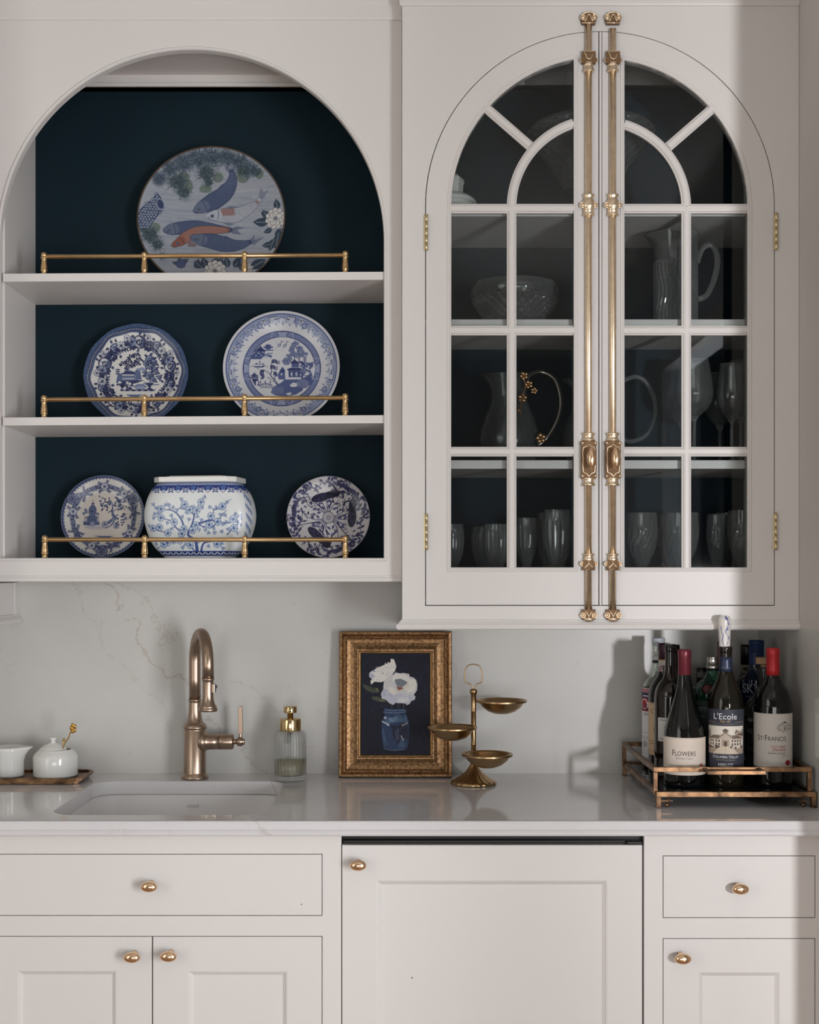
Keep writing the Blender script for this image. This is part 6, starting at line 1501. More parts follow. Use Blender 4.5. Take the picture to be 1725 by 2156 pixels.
print_(lb, 'FLOWERS', y, zb, 43.3 * k, -1, 1586, 50, 12, INK); print_(lb, 'SONOMA', y, zb, 43.3 * k, -1, 1596.5, 36, 6, INKF)
# --- centre bottle, dark label with a house
y = 2.885; k = y / F
b_, zb = bottle(1528.5, y, [(31, 1657), (35.5, 1654), (37.3, 1648), (37.5, 1630), (37.5, 1500), (37.2, 1485), (35.5, 1470), (31, 1455), (24, 1441), (18, 1428), (14.5, 1412), (13, 1395), (12.8, 1375), (13.4, 1372), (13.6, 1363), (12.4, 1361)],
                'olive glass wine bottle with navy house label and white marbled stopper', OLV)
capsule(b_, y, zb, [(14.9, 1416), (14.2, 1405), (13.6, 1390), (13.4, 1383)], mat('navy_foil', (46, 54, 78), .35, .3, var=.1))
cv = paint_label(200, 330, (52, 54, 66)); cv.poly([(14, 78), (186, 78), (186, 236), (14, 236)], (222, 214, 202))
T1, T2, T3 = (118, 100, 88), (82, 66, 58), (168, 148, 130)
cv.poly([(14, 78), (186, 78), (186, 112), (14, 112)], T3); cv.poly([(80, 130), (118, 130), (160, 78), (40, 78)], (206, 190, 170)); cv.line([(80, 130), (40, 78)], 2, T2); cv.line([(118, 130), (160, 78)], 2, T2); cv.line([(99, 130), (99, 78)], 1.5, T3)
cv.poly([(22, 122), (178, 122), (178, 164), (22, 164)], (206, 196, 182)); cv.poly([(16, 164), (184, 164), (150, 184), (48, 184)], T1); cv.poly([(70, 164), (130, 164), (122, 188), (99, 196), (78, 188)], (190, 176, 160)); cv.line([(66, 164), (99, 198), (132, 164)], 3, T2)
cv.poly([(88, 198), (110, 198), (108, 212), (90, 212)], T1); cv.poly([(84, 210), (114, 210), (99, 222)], T2); cv.line([(30, 184), (30, 200)], 4, T2)
cv.poly([(84, 122), (114, 122), (114, 160), (84, 160)], T3); cv.poly([(93, 122), (105, 122), (105, 150), (93, 150)], T2)
for x in (30, 42, 58, 70, 124, 136, 148, 162):
    cv.poly([(x, 146), (x + 6, 146), (x + 6, 158), (x, 158)], T2); cv.poly([(x, 127), (x + 6, 127), (x + 6, 139), (x, 139)], T2)
for q in range(60): cv.disc(random.uniform(140, 184), random.uniform(176, 214) - 0, random.uniform(2, 5), random.choice((T1, T2, T3)))
for q in range(30): cv.disc(random.uniform(14, 32), random.uniform(160, 214), random.uniform(2, 4), random.choice((T1, T3)))
for q in range(40): cv.disc(random.choice((random.uniform(14, 80), random.uniform(118, 184))), random.uniform(112, 124), random.uniform(2, 5), T2)
for yy, x0_, x1_ in ((258, 12, 60), (258, 140, 188), (44, 60, 140), (246, 14, 186)): cv.line([(x0_, yy), (x1_, yy)], 1.6, (186, 164, 128))
lb = wrap_label(b_, 37.5 * k, Z(1617, y) - zb, Z(1494, y) - zb, 1.35, cv, 120, 180)
print_(lb, 'LECOLE', y, zb, 37.5 * k, -1, 1508.5, 50, 13, INKW); print_(lb, 'NO41', y, zb, 37.5 * k, -1, 1519, 22, 5.5, INKG); print_(lb, 'COLVAL', y, zb, 37.5 * k, 0, 1593.5, 57, 6.2, INKW); print_(lb, 'MERLOT', y, zb, 37.5 * k, 0, 1611, 31, 6, INKW)
t = text_mb('LEC2', 0, Z(1405, y) - zb, 17 * k, 4.5 * k, r=14.9 * k + .0006).build('lettering', INKGR, b_, fixn=False)
st_ = thing('bottle_stopper', (X(1526, y), y, Z(1361, y)), 'white marbled ceramic stopper with blue streaks in the centre wine bottle', 'stopper')
cv = Cv(-PI, PI, 0, 1.0, 60, (222, 218, 212))
random.seed(11)
for (a, h, l) in ((.35, .82, .3), (.25, .6, .3), (.6, .3, .4), (-.8, .6, .25), (-.55, .3, .4), (.1, .95, .1), (1.4, .5, .4), (-1.4, .2, .3), (2.4, .5, .5)):
    p = [(a, h)]; 
    for i in range(5): p.append((p[-1][0] + random.uniform(-.22, .26), p[-1][1] - l / 5 * random.uniform(.6, 1.3)))
    cv.line(p, .09, (66, 74, 140), w1=.015); cv.disc(a, h, .09, (110, 118, 170), op=.6)
sp_ = [(0, 0), (11, 0), (11.6, 2), (11.8, 6), (12.6, 30), (13.3, 48), (13.0, 56), (11.5, 61), (8.5, 64.2), (4, 65), (0, 65)]
P2 = [tuple(v)[:2] for v in smooth_path([(a, b, 0) for a, b in sp_[1:-1]], 8)]
m = MB().lathe([(0, 0)] + [(a * k, b * k) for a, b in P2] + [(0, 65 * k)], seg=60)
V = np.array(m.v); m.col = cv.sample(np.arctan2(V[:, 0], -V[:, 1]), V[:, 2] / (65 * k)); m.build('stopper_body', PAINTED, st_, fixn=True)
MB().lathe([(0, -.012), (9 * k, -.012), (9.4 * k, -.002), (12.8 * k, -.0005), (12.8 * k, .0006), (0, .0006)], seg=30).build('metal_collar', mat('chrome', (200, 200, 204), .12, 1.0, var=.02), st_)
# --- red-capped bottle
y = 2.882; k = y / F
b_, zb = bottle(1628, y, [(33, 1657), (37.5, 1654), (39.4, 1648), (39.6, 1630), (39.6, 1500), (39, 1483), (36.5, 1467), (31, 1453), (23, 1443), (17.5, 1433), (14.6, 1424), (13.4, 1410), (12.8, 1380), (12.6, 1367)],
                'dark wine bottle with bright red capsule and tall pale label', DG)
capsule(b_, y, zb, [(14.3, 1425), (14, 1410), (13.5, 1381), (14, 1379.5), (14, 1371), (13.8, 1366), (12.5, 1364)], mat('red_foil', (186, 40, 46), .36, .2, var=.08))
cv = paint_label(190, 250, (214, 208, 200)); cv.line([(0, 247), (190, 247)], 2, (190, 182, 172))
for q in range(170):
    a = random.random() * 6.3; t_ = math.sqrt(random.random()); cv.line([(138 + 34 * t_ * math.cos(a), 186 + 22 * t_ * math.sin(a)), (138 + 34 * t_ * math.cos(a) + 8, 186 + 22 * t_ * math.sin(a) + 2)], 1.5, random.choice(((128, 128, 128), (160, 158, 154), (186, 182, 176))), op=.7)
cv.poly([(130, 176), (146, 176), (145, 206), (131, 206)], (204, 200, 192)); cv.poly([(126, 206), (150, 206), (138, 216)], (96, 94, 92)); cv.poly([(135, 176), (141, 176), (141, 190), (135, 190)], (110, 108, 106)); cv.line([(130, 196), (146, 196)], 2, (120, 118, 116))
cv.ell(152, 22, 12, 13, (168, 52, 54)); cv.ell(152, 22, 8, 9, (150, 40, 46)); cv.line([(10, 4), (60, 4)], 2, (170, 150, 146))
lb = wrap_label(b_, 39.6 * k, Z(1617, y) - zb, Z(1503, y) - zb, 1.4, cv, 110, 140)
R_ = 39.6 * k
print_(lb, 'STF', y, zb, R_, -3, 1554.5, 63, 12, INK); print_(lb, 'OLDV', y, zb, R_, 12, 1572.5, 34, 5, INKR); print_(lb, 'ZIN', y, zb, R_, 14, 1579, 30, 5, INKR); print_(lb, 'SONCO', y, zb, R_, 9, 1586, 37, 4, INK); print_(lb, 'YEAR', y, zb, R_, 24, 1591.5, 9, 4, INKF)
# --- clear rum bottle
y = 3.129; k = y / F
b_, zb = bottle(1387, y, [(28, 1634), (32, 1632), (34, 1626), (34.2, 1600), (34.2, 1460), (33, 1447), (29, 1436), (22, 1427), (15.5, 1418), (13, 1405), (12.6, 1385), (12.4, 1365), (12.4, 1358)],
                'clear spirit bottle with white cap and red, navy and white label at the tray corner', mat('clear_bottle_glass', (236, 242, 238), .03, trans=1.0, ior=1.45), shell=.003, name='spirit_bottle')
capsule(b_, y, zb, [(13.4, 1360), (13.6, 1358), (13.6, 1350), (13.0, 1349), (13.2, 1347), (13.2, 1344), (12.5, 1343)], mat('white_cap', (198, 204, 212), .35, var=.03), 'cap')
MB().lathe([(0, Z(1632, y) - zb), (30 * k, Z(1631, y) - zb), (30.6 * k, Z(1600, y) - zb), (30.6 * k, Z(1462, y) - zb), (0, Z(1462, y) - zb)], seg=40).build('spirit', mat('clear_spirit', (214, 222, 214), .1, trans=.6, ior=1.33, var=.02), b_)
cv = paint_label(160, 360, (222, 222, 222)); cv.poly([(0, 330), (160, 330), (160, 360), (0, 360)], (214, 216, 218)); cv.line([(0, 352), (160, 352)], 6, (160, 44, 50)); cv.line([(0, 343), (160, 343)], 5, (170, 50, 56)); cv.poly([(0, 312), (160, 312), (160, 338), (0, 338)], (44, 44, 80)); cv.line([(20, 322), (140, 322)], 6, (214, 214, 220))
cv.poly([(0, 250), (160, 250), (160, 312), (0, 312)], (160, 40, 48)); 
for x in (26, 60, 94, 128): cv.ell(x, 284, 13, 20, (170, 34, 44), ow=5, oc=(228, 226, 226))
for yy in (150, 130, 122): cv.line([(10, yy), (150, yy)], 2.2, (150, 152, 156))
for q in range(5): cv.ell(30 + q * 26, 96, 9, 12, (176, 178, 180), ow=2, oc=(110, 112, 118))
cv.poly([(0, 0), (160, 0), (160, 26), (0, 26)], (206, 206, 204)); cv.line([(0, 30), (160, 30)], 3, (90, 92, 96)); cv.disc(30, 14, 7, (120, 122, 130))
lb = wrap_label(b_, 34.2 * k, Z(1612, y) - zb, Z(1450, y) - zb, 1.5, cv, 70, 150)
print_(lb, 'CARO', y, zb, 34.2 * k, -12, 1492, 40, 16, mat('navy_ink', (28, 30, 56), .5, var=.05), a0=-.25); print_(lb, 'SUP', y, zb, 34.2 * k, -5, 1505, 48, 5, INK, a0=-.2)
cv = paint_label(60, 60, (210, 212, 212)); cv.poly([(0, 4), (60, 4), (60, 18), (0, 18)], (26, 28, 40)); cv.line([(4, 30), (20, 44), (34, 40), (50, 52)], 2, (90, 92, 100))
wrap_label(b_, 12.9 * k, Z(1398, y) - zb, Z(1372, y) - zb, 1.3, cv, 24, 30, 'neck_label')
# --- purple-capped bottle
y = 3.05; k = y / F
b_, zb = bottle(1400, y, [(28, 1640), (32, 1638), (33.4, 1632), (33.6, 1600), (33.6, 1475), (33.8, 1460), (30.5, 1446), (24, 1435), (16.5, 1424), (13.2, 1412), (12.4, 1395), (12, 1358)],
                'dark bottle with purple capsule and tan label behind the front row', DG)
capsule(b_, y, zb, [(13, 1389), (12.9, 1370), (13.3, 1366), (13.3, 1358), (12.6, 1354.6), (11, 1354)], mat('purple_foil', (66, 34, 50), .4, .2, var=.1))
cv = paint_label(60, 80, (196, 192, 188)); cv.poly([(0, 74), (60, 74), (60, 80), (0, 80)], (190, 160, 90)); cv.ring(26, 28, 17, 6, (128, 44, 62)); cv.line([(26, 16), (26, 40)], 5, (36, 34, 40)); cv.line([(18, 28), (26, 36)], 4, (36, 34, 40)); cv.ell(26, 6, 8, 5, (130, 44, 60))
wrap_label(b_, 13 * k, Z(1420, y) - zb, Z(1389, y) - zb, 1.3, cv, 30, 36, 'neck_label')
cv = paint_label(160, 220, (206, 178, 146)); cv.disc(56, 108, 16, (110, 54, 44)); cv.line([(0, 217), (160, 217)], 2, (150, 120, 90))
for yy in (60, 48, 20): cv.line([(12, yy), (120, yy)], 2.4, (150, 116, 80))
lb = wrap_label(b_, 33.6 * k, Z(1592, y) - zb, Z(1481, y) - zb, 1.5, cv, 50, 60); print_(lb, 'CAB', y, zb, 33.6 * k, 4, 1499, 60, 8, mat('brown_ink', (128, 84, 54), .6, var=.05), a0=-.25)
# --- two brown-necked bottles
y = 2.975; k = y / F
b_, zb = bottle(1412, y, [(28, 1648), (31.5, 1646), (33.4, 1640), (33.6, 1600), (33.6, 1480), (32.8, 1462), (30, 1449), (24, 1438), (16.5, 1428), (13, 1416), (11.5, 1400), (11, 1372), (12.2, 1370), (12.2, 1363), (11.4, 1362), (11.8, 1357), (11, 1356)],
                'black bottle with bare brown neck and small white label, beside the burgundy-shaped bottle', mat('brown_black_glass', (22, 17, 12), .05, coat=.3, var=.1))
cv = paint_label(120, 120, (206, 204, 200)); cv.disc(64, 66, 26, (90, 70, 92)); cv.disc(60, 70, 15, (130, 108, 120)); cv.line([(14, 108), (56, 108)], 3, (90, 90, 96)); cv.line([(12, 14), (54, 16), (90, 14)], 3, (130, 130, 130))
lb = wrap_label(b_, 33.6 * k, Z(1562, y) - zb, Z(1512, y) - zb, .75, cv, 40, 40, a0=-.1); print_(lb, 'CH', y, zb, 33.6 * k, -6, 1557, 24, 6, INKF, a0=-.25)
y = 3.185
b_, zb = bottle(1420, y, [(26, 1640), (28.5, 1638), (30, 1632), (30, 1600), (30, 1480), (29.5, 1462), (27, 1449), (22, 1438), (16, 1428), (12.6, 1416), (11.4, 1400), (11, 1374), (12.2, 1372), (12.2, 1363), (11.4, 1362), (11.8, 1358), (11, 1357)],
                'second bare brown-necked bottle, mostly hidden behind the maroon capsule', mat('brown_black_glass', (22, 17, 12), .05))
# --- green bottles
GRN = mat('green_gin_glass', (26, 72, 54), .04, coat=.3, trans=.35, var=.05)
y = 3.02; k = y / F
b_, zb = bottle(1500, y, [(30, 1639), (34, 1637), (36, 1630), (35.5, 1560), (34.5, 1490), (34.6, 1478), (34, 1472), (35, 1466), (33, 1450), (26, 1438), (18, 1428), (13, 1420), (11.2, 1412)],
                'green gin bottle with silver cap and red seal behind the front row', GRN, name='gin_bottle')
c = capsule(b_, y, zb, [(12, 1411), (12.2, 1400), (11, 1399.5), (11, 1387), (11.6, 1385), (11.6, 1383), (10, 1382)], mat('silver_cap', (190, 188, 184), .28, 1.0, bump=.2, bscale=400, var=.1), 'cap')
sl_ = MB().lathe([(0, 0), (10.5 * k, 0), (11.5 * k, -.0015), (8 * k, -.003), (0, -.003)], (-9 * k, -.0335, Z(1449, y) - zb), 28, axis='y'); sl_.build('wax_seal', mat('dark_red_wax', (88, 24, 26), .4, var=.1), b_)
for r0 in (15, 19, 23):
    MB().tube([(-9 * k + r0 * k * math.cos(t), -.0325 + (r0 - 15) * .0009, Z(1449, y) - zb + r0 * k * math.sin(t)) for t in [PI * .55 + i * PI * .75 / 12 for i in range(13)]], .0012, 6).build('glass_ridge', GRN, b_)
cv = paint_label(120, 200, (52, 66, 60)); [cv.line([(6, yy), (114, yy + 6)], 3, (120, 132, 124)) for yy in (180, 150, 96)]
lb = wrap_label(b_, 35.4 * k, Z(1540, y) - zb, Z(1476, y) - zb, 1.4, cv, 40, 30); print_(lb, 'TANQ', y, zb, 35.4 * k, -14, 1496, 38, 9, INKGR, a0=-.3)
y = 3.17; k = y / F
b_, zb = bottle(1478, y, [(24, 1624), (26, 1622), (27, 1616), (27, 1500), (27, 1475), (26, 1462), (22, 1450), (14, 1444), (10.5, 1440), (10.5, 1436)],
                'small teal glass bottle with black screw cap, furthest back beside the gin bottle', mat('teal_glass', (110, 150, 142), .05, trans=.5, var=.05), name='small_bottle')
capsule(b_, y, zb, [(10.8, 1438), (11.3, 1436), (11.3, 1409), (10.5, 1406), (9.5, 1405.6)], BLACK, 'cap')
cv = paint_label(60, 60, (150, 150, 144)); [cv.line([(x, 0), (x, 60)], 2, (90, 90, 88)) for x in range(6, 60, 9)]
wrap_label(b_, 11.0 * k, Z(1427, y) - zb, Z(1415, y) - zb, .9, cv, 24, 14, 'cap_band')
# --- pink-foil bottle behind the centre bottle
y = 3.105; k = y / F
b_, zb = bottle(1524, y, [(30, 1640), (34, 1638), (36, 1632), (36.2, 1600), (36.2, 1490), (35, 1470), (31, 1455), (23, 1441), (17, 1428), (13.6, 1412), (12.6, 1395), (12.4, 1353)],
                'dark bottle with dusty pink foil, hidden behind the stoppered bottle', DG)
capsule(b_, y, zb, [(13.6, 1416), (13.2, 1380), (13.2, 1368), (13.8, 1366), (13.8, 1353), (12.8, 1350.6), (11, 1350)], mat('pink_foil', (128, 84, 80), .4, .2, var=.1))
cv = paint_label(100, 120, (168, 160, 130)); cv.line([(0, 116), (100, 116)], 3, (130, 120, 90)); wrap_label(b_, 36.2 * k, Z(1600, y) - zb, Z(1483, y) - zb, 1.3, cv, 30, 30)
# --- black-capped wine bottle
y = 3.165; k = y / F
b_, zb = bottle(1572, y, [(26, 1629), (28, 1627), (30, 1622), (30.2, 1600), (30.2, 1475), (29, 1460), (26, 1447), (20, 1436), (14.5, 1425), (12.2, 1410), (11.6, 1395), (11.4, 1360)],
                'dark bottle with long black capsule next to the blue-capped bottle', mat('bottle_black_green', (14, 22, 18), .06, coat=.3, var=.1))
capsule(b_, y, zb, [(12.6, 1400), (12.2, 1375), (12.7, 1372), (12.7, 1362), (12, 1358), (10.5, 1357)], BLACK)
cv = paint_label(60, 60, (150, 152, 132)); cv.ell(30, 34, 14, 9, (66, 66, 40)); cv.ell(24, 26, 6, 10, (60, 60, 36), ang=.5); cv.ell(36, 26, 6, 10, (60, 60, 36), ang=-.5); wrap_label(b_, 12.6 * k, Z(1417, y) - zb, Z(1400, y) - zb, 1.3, cv, 24, 20, 'neck_label')
# --- blue vodka bottle
y = 3.055; k = y / F
b_, zb = bottle(1593, y, [(29, 1636), (32, 1634), (33.8, 1628), (34, 1600), (34, 1442), (33.5, 1434), (31, 1428), (24, 1421), (19, 1413), (16, 1402), (15.2, 1392), (15, 1370)],
                'cobalt blue spirit bottle with broad blue cap and large white lettering', mat('cobalt_glass', (10, 26, 54), .05, coat=.4, trans=.2, var=.1), name='spirit_bottle')
capsule(b_, y, zb, [(15.3, 1402), (15.6, 1400), (15.4, 1373), (14.8, 1371.6), (15.2, 1370.4), (15.6, 1355), (16, 1354), (16, 1349.6), (15, 1348)], mat('blue_cap', (18, 44, 90), .42, .1, var=.06), 'cap')
print_(b_, 'SKY', y, zb, 34 * k, -4, 1450, 56, 20, INKGR); print_(b_, 'VOD', y, zb, 34 * k, -3, 1468, 42, 5, INKGR)
# --- round decanter bottle with wooden stopper
y = 2.968; k = y / F
b_, zb = bottle(1608, y, [(34, 1646), (37, 1644), (39, 1638), (39.4, 1610), (39.4, 1540), (39, 1510), (38.5, 1490), (33, 1476), (25, 1466), (17, 1458), (11.5, 1448), (10.4, 1436), (10.4, 1408), (10.8, 1404)],
                'round-shouldered smoky spirit bottle with square wooden stopper, behind the red-capped bottle', mat('smoky_glass', (62, 62, 62), .05, coat=.3, trans=.3, var=.1), name='spirit_bottle')
m = MB().lathe([(0, Z(1412, y) - zb), (8 * k, Z(1412, y) - zb), (8.6 * k, Z(1398, y) - zb), (0, Z(1398, y) - zb)], seg=20)
m.slab(rrect(-17 * k, 9 * k, -12 * k, 12 * k, 3 * k), [], Z(1397.5, y) - zb, Z(1384, y) - zb, plane='z')
m.v = [(p[0] + 1 * k, p[1], p[2]) for p in m.v]; m.build('wood_stopper', mat('cork_wood', (176, 142, 106), .6, var=.25, vscale=60, bump=.2), b_)
MB().tube(smooth_path([(-9 * k, -8 * k, Z(1400, y) - zb), (-13 * k, -10 * k, Z(1410, y) - zb), (-12 * k, -11 * k, Z(1420, y) - zb)], 5), .0022, 8).build('neck_cord', BLACK, b_)
cv = paint_label(160, 180, (20, 20, 22)); [cv.line([(40 + 14 * math.cos(t), 166 + 12 * math.sin(t)), (40, 160)], 3, (150, 148, 140)) for t in (.3, .8, 1.3, 1.8, 2.3, 2.8)]
cv.ring(46, 90, 16, 2, (90, 90, 90)); cv.line([(46, 78), (46, 102)], 3, (90, 90, 90)); [cv.line([(24, yy), (80, yy)], 3, (84, 84, 84)) for yy in (64, 40, 30)]
lb = wrap_label(b_, 39.4 * k, Z(1596, y) - zb, Z(1512, y) - zb, 1.45, cv, 60, 50); print_(lb, 'VADA', y, zb, 39.4 * k, -14, 1539, 34, 13, INKGR, a0=-.2)

# ================================================================== glassware behind the doors
random.seed(3)
def gl(name, px, y, zb, outer, label, cat, group, th=.0022, rf=None, seg=64, m=None, floor_h=.004, rz=0.0):
    """outer: (r, h) in metres from the foot up; made as a thick-walled vessel"""
    r_ = thing(name, (X(px, y), y, zb + .0004), label, cat, group, rz=rz)
    return r_
def vessel(outer, hollow_from, th):
    """closed profile: outside going up, inside coming down to the bottom of the hollow"""
    up = list(outer); inner = [(max(r - th, .0005), h) for r, h in outer[::-1] if h > hollow_from]
    return [(0, up[0][1])] + up + inner + [(0, hollow_from)]
def smp(pts, n=5): return [tuple(v)[:2] for v in smooth_path([(a, b, 0) for a, b in pts], n)]
# crystal fruit bowl (shelf two)
y = 3.09; k = y / F
cb = thing('crystal_bowl', (X(1084, y), y, ZS2 + .0004), 'cut crystal bowl with plain rim on the second shelf', 'bowl')
h_ = Z(600, y) - ZS2
cut = lambda t, h: 1 + (.045 * (abs(math.sin(13 * t + h * 150)) + abs(math.sin(13 * t - h * 150)) - 1.2) if .006 < h < h_ * .66 else 0)
MB().lathe(vessel(smp([(.045, 0), (.052, .006), (.072, h_ * .25), (.092, h_ * .5), (.104, h_ * .72), (.106, h_ * .85), (.102, h_ * .95), (.099, h_)], 12), .012, .005), seg=208, rf=cut, smooth=False).build('bowl_body', CRYST, cb)
# pressed glass pitcher (shelf two)
def pitcher(px, y, zb, pts, label, spoutr, hpts, hr, name='glass_pitcher', rf=None, th=.003, m=CRYST, grp=None, hm=None, rz=0.0):
    r_ = thing(name, (X(px, y), y, zb + .0004), label, 'pitcher', grp, rz=rz)
    H = pts[-1][1]
    def f(t, h):
        u = max(0, (h - H * .84) / (H * .16)); s_ = max(0, -math.cos(t)) ** 6
        return (rf(t, h) if rf else 1) + spoutr * u * u * s_
    MB().lathe(vessel(smp(pts, 12 if rf else 6), .008, th), seg=128 if not rf else 180, rf=f, smooth=not rf).build('jug_body', m, r_)
    MB().tube(smooth_path(hpts, 7), hr, 14).build('handle', hm or m, r_)
    return r_
y = 3.04; k = y / F; zb = ZS2; zz2 = lambda py: Z(py, y) - zb
rip = lambda t, h: 1 + (.03 * math.sin(30 * t + 3 * math.sin(h * 60)) * (1 if .01 < h < .15 else 0))
pitcher(1423, y, zb, [(.047, 0), (.050, .003), (.0505, .06), (.0505, .14), (.051, .175), (.054, .205), (.056, zz2(494))], 'clear crystal pitcher with textured sides and looped handle on the second shelf', .32,
        [(.050, 0, zz2(555)), (.062, 0, zz2(525)), (.082, 0, zz2(518)), (.096, 0, zz2(540)), (.092, 0, zz2(580)), (.074, 0, zz2(620)), (.052, 0, zz2(632))], .0065, rf=rip, rz=math.radians(-4))
# smoked pitcher with gold blossoms (shelf three)
y = 3.07; k = y / F; zb = ZS3; z3 = lambda py: Z(py, y) - zb
GOLD = mat('blossom_gold', (186, 146, 104), .3, 1.0, var=.1)
SMK = mat('pebbled_glass', (206, 210, 212), .05, trans=.92, bump=.3, bscale=120, var=.02)
r_ = pitcher(1072, y, zb, [(.050, 0), (.060, .006), (.0705, .045), (.070, .075), (.058, .115), (.046, .145), (.044, .165), (.049, .195), (.052, z3(790))], 'pebbled glass pitcher with arched metal handle and gold blossoms on the third shelf', .42,
        [(.030, -.02, z3(815)), (.050, -.01, z3(792)), (.078, 0, z3(784)), (.108, 0, z3(800)), (.122, 0, z3(840)), (.116, 0, z3(880)), (.092, 0, z3(920)), (.070, 0, z3(938))], .0052, m=SMK, th=.004, hm=mat('pewter', (150, 146, 138), .3, 1.0, var=.1))
for (px, py, s, dy) in ((1099, 799, 1, -.056), (1109, 817, 1, -.056), (1121, 829, .8, -.05), (1096, 845, 1.05, -.058), (1134, 928, 1.2, -.055), (1090, 872, .5, -.06)):
    cx_, cz_ = X(px, y) - X(1072, y), z3(py); m = MB()
    for i in range(5):
        a = i * 1.257 + px; m.ball((cx_ + .0062 * s * math.cos(a), dy, cz_ + .0062 * s * math.sin(a)), .0052 * s, 1, .5, .8, 12, 8)
    m.ball((cx_, dy - .003, cz_), .003 * s, seg=10, rings=6); m.build('blossom', GOLD, r_)
MB().tube(smooth_path([(.026, -.056, z3(800)), (.034, -.058, z3(820)), (.024, -.062, z3(850)), (.022, -.07, z3(880))], 5), .0016, 8).build('blossom_stem', GOLD, r_)
# plain glass jug half hidden by the stiles
y = 3.10; k = y / F; z3 = lambda py: Z(py, y) - ZS3
pitcher(1246, y, ZS3, [(.045, 0), (.058, .010), (.068, .045), (.066, .085), (.052, .125), (.044, .155), (.046, .185), (.052, z3(800))], 'plain clear glass jug behind the meeting door stiles', .45,
        [(.048, 0, z3(825)), (.080, 0, z3(800)), (.118, 0, z3(796)), (.146, 0, z3(830)), (.152, 0, z3(870)), (.132, 0, z3(915)), (.090, 0, z3(930)), (.066, 0, z3(915))], .005, name='glass_jug', th=.0025)
# wine glasses (shelf three)
def wine_glass(px, y, zb, H, rb, label, grp='stemmed wine glasses on the third shelf'):
    r_ = thing('wine_glass', (X(px, y), y, zb + .0004), label, 'glass', grp)
    st = [(.034, 0), (.034, .0012), (.012, .004), (.0045, .012), (.0038, .05), (.0042, H * .40), (.010, H * .445)]
    bo = smp([(.010, H * .445), (rb * .72, H * .53), (rb * .98, H * .64), (rb * .98, H * .74), (rb * .86, H * .88), (rb * .74, H)], 6)
    MB().lathe([(0, 0)] + st + bo + [(max(r - .0013, .0004), h) for r, h in bo[::-1]][:-1] + [(0, H * .46)], seg=56).build('goblet', CRYST, r_)
    return r_
for (px, y, zb, H, rb, lab) in ((1462, 3.04, ZS3, .243, .045, 'wine glass standing in front, nearest the crystal bowl side of the shelf'), (1436, 3.15, ZS3, .235, .043, 'wine glass half hidden behind the front row and door bar'),
                                (1541, 3.03, ZS3, .232, .036, 'slim wine glass in front near the cabinet side'), (1516, 3.175, ZS3, .232, .040, 'wine glass behind the slim one'), (1560, 3.10, ZS3, .250, .036, 'tall wine glass against the cabinet side panel')):
    wine_glass(px, y, zb, H, rb, lab)
# goblets and flutes (bottom shelf): fluted bowls on short stems
def goblet(px, y, H, r, label, grp, nfl=18, tall=False, leaf=False):
    r_ = thing('crystal_goblet' if not tall else 'crystal_flute', (X(px, y), y, ZS4 + .0004), label, 'glass', grp)
    hs = H * (.34 if not tall else .26)
    bo = smp([(.008, hs), (r * .55, hs + (H - hs) * .16), (r * .86, hs + (H - hs) * .38), (r, hs + (H - hs) * .68), (r * .95, H)], 9)
    f = (lambda t, h: 1 + (.03 * math.cos(nfl * t) if hs + .01 < h < H * .9 else 0)) if not leaf else (lambda t, h: 1 + (.03 * math.sin(nfl * t + 4 * math.sin(h * 70)) if hs + .01 < h < H * .82 else 0))
    MB().lathe([(0, 0), (.032, 0), (.032, .002), (.010, .006), (.006, .02), (.006, hs * .8)] + bo + [(max(a - .002, .0005), h) for a, h in bo[::-1]][:-1] + [(0, hs + .008)], seg=108, rf=f, smooth=False).build('goblet', CRYST, r_)
g1 = 'fluted crystal glasses on the bottom shelf'
HH = lambda py, y: Z(py, y) - ZS4
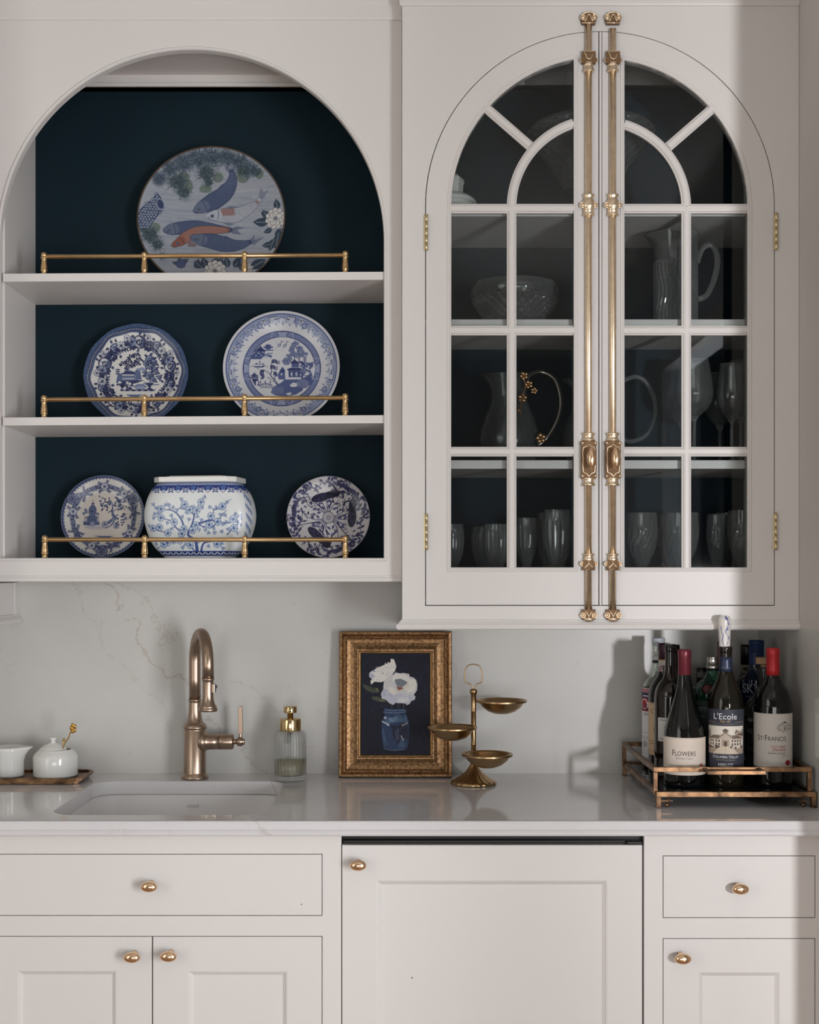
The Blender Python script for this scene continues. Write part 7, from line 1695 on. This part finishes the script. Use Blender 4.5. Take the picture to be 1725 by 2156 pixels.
for (px, y, py, hw, lab, tall, leaf) in (
        (953, 3.06, 1104, 24, 'fluted crystal glass next to the hinge stile of the first door', False, False), (1046, 3.03, 1104, 28, 'wide fluted crystal glass in the front row behind the first pane column', False, False),
        (1020, 3.16, 1109, 27, 'fluted crystal glass tucked behind the wide one', False, False), (1109, 3.12, 1091, 22, 'plain-sided glass with cut base between the fluted glasses', False, False),
        (1174, 3.03, 1074, 30, 'tallest crystal flute near the meeting stiles', True, False), (1158, 3.16, 1080, 28, 'crystal flute hidden behind the tallest one', True, False),
        (1352, 3.03, 1080, 33, 'leaf-cut crystal goblet beside the brass bolt of the second door', False, True), (1435, 3.03, 1080, 36, 'leaf-cut crystal goblet crossed by the upright door bar', False, True),
        (1412, 3.16, 1083, 30, 'leaf-cut crystal goblet in the back row behind the crossed one', False, True), (1509, 3.08, 1083, 21, 'narrow leaf-cut goblet seen through the last pane column', False, True),
        (1535, 3.16, 1080, 26, 'leaf-cut goblet in the back row behind the narrow one', False, True), (1563, 3.03, 1075, 30, 'leaf-cut goblet closest to the cabinet side panel', False, True)):
    goblet(px, y, HH(py, y), hw * y / F, lab, g1, tall=tall, leaf=leaf, nfl=16 if not leaf else 14)
# large crystal compote (top shelf)
y = 3.08; k = y / F; z1 = lambda py: Z(py, y) - ZS1
cp = thing('crystal_compote', (X(1243, y), y, ZS1 + .0004), 'large cut crystal footed bowl on the top shelf under the arch', 'bowl')
Hc = z1(266); cut2 = lambda t, h: 1 + (.03 * (abs(math.sin(11 * t + h * 90)) + abs(math.sin(11 * t - h * 90)) - 1.2) if z1(400) < h < z1(285) else 0)
hb_ = z1(400)
pc = [(.060, 0), (.060, .003), (.020, .012), (.012, hb_ * .6), (.020, hb_)] + smp([(.020, hb_), (.062, hb_ + .006), (.078, z1(375)), (.098, z1(345)), (.128, z1(312)), (.150, z1(288)), (.148, z1(276)), (.128, Hc)], 12)
MB().lathe([(0, 0)] + pc + [(max(r - .005, .001), h) for r, h in pc[::-1] if h > hb_ + .012] + [(0, hb_ + .012)], seg=220, rf=cut2, smooth=False).build('bowl_body', CRYST, cp)
# white lidded dish (top shelf)
y = 3.03; k = y / F; z1 = lambda py: Z(py, y) - ZS1
wd = thing('covered_dish', (X(938, y), y, ZS1 + .0004), 'white ceramic covered dish with tall faceted lid knob on the top shelf', 'dish')
MB().lathe([(0, 0), (.05, 0), (.052, .006), (.066, .020), (.068, z1(434)), (0, z1(434))], seg=48).build('dish_base', PORC, wd)
MB().lathe([(0, z1(433)), (.072, z1(433)), (.074, z1(430)), (.070, z1(424)), (.060, z1(417)), (.048, z1(414)), (0, z1(413))], seg=48).lathe([(0, z1(414)), (.041, z1(414)), (.042, z1(390)), (.044, z1(388)), (.044, z1(380)), (.038, z1(374)), (.020, z1(371)), (0, z1(371))], seg=8, smooth=False).build('lid', PORC, wd)
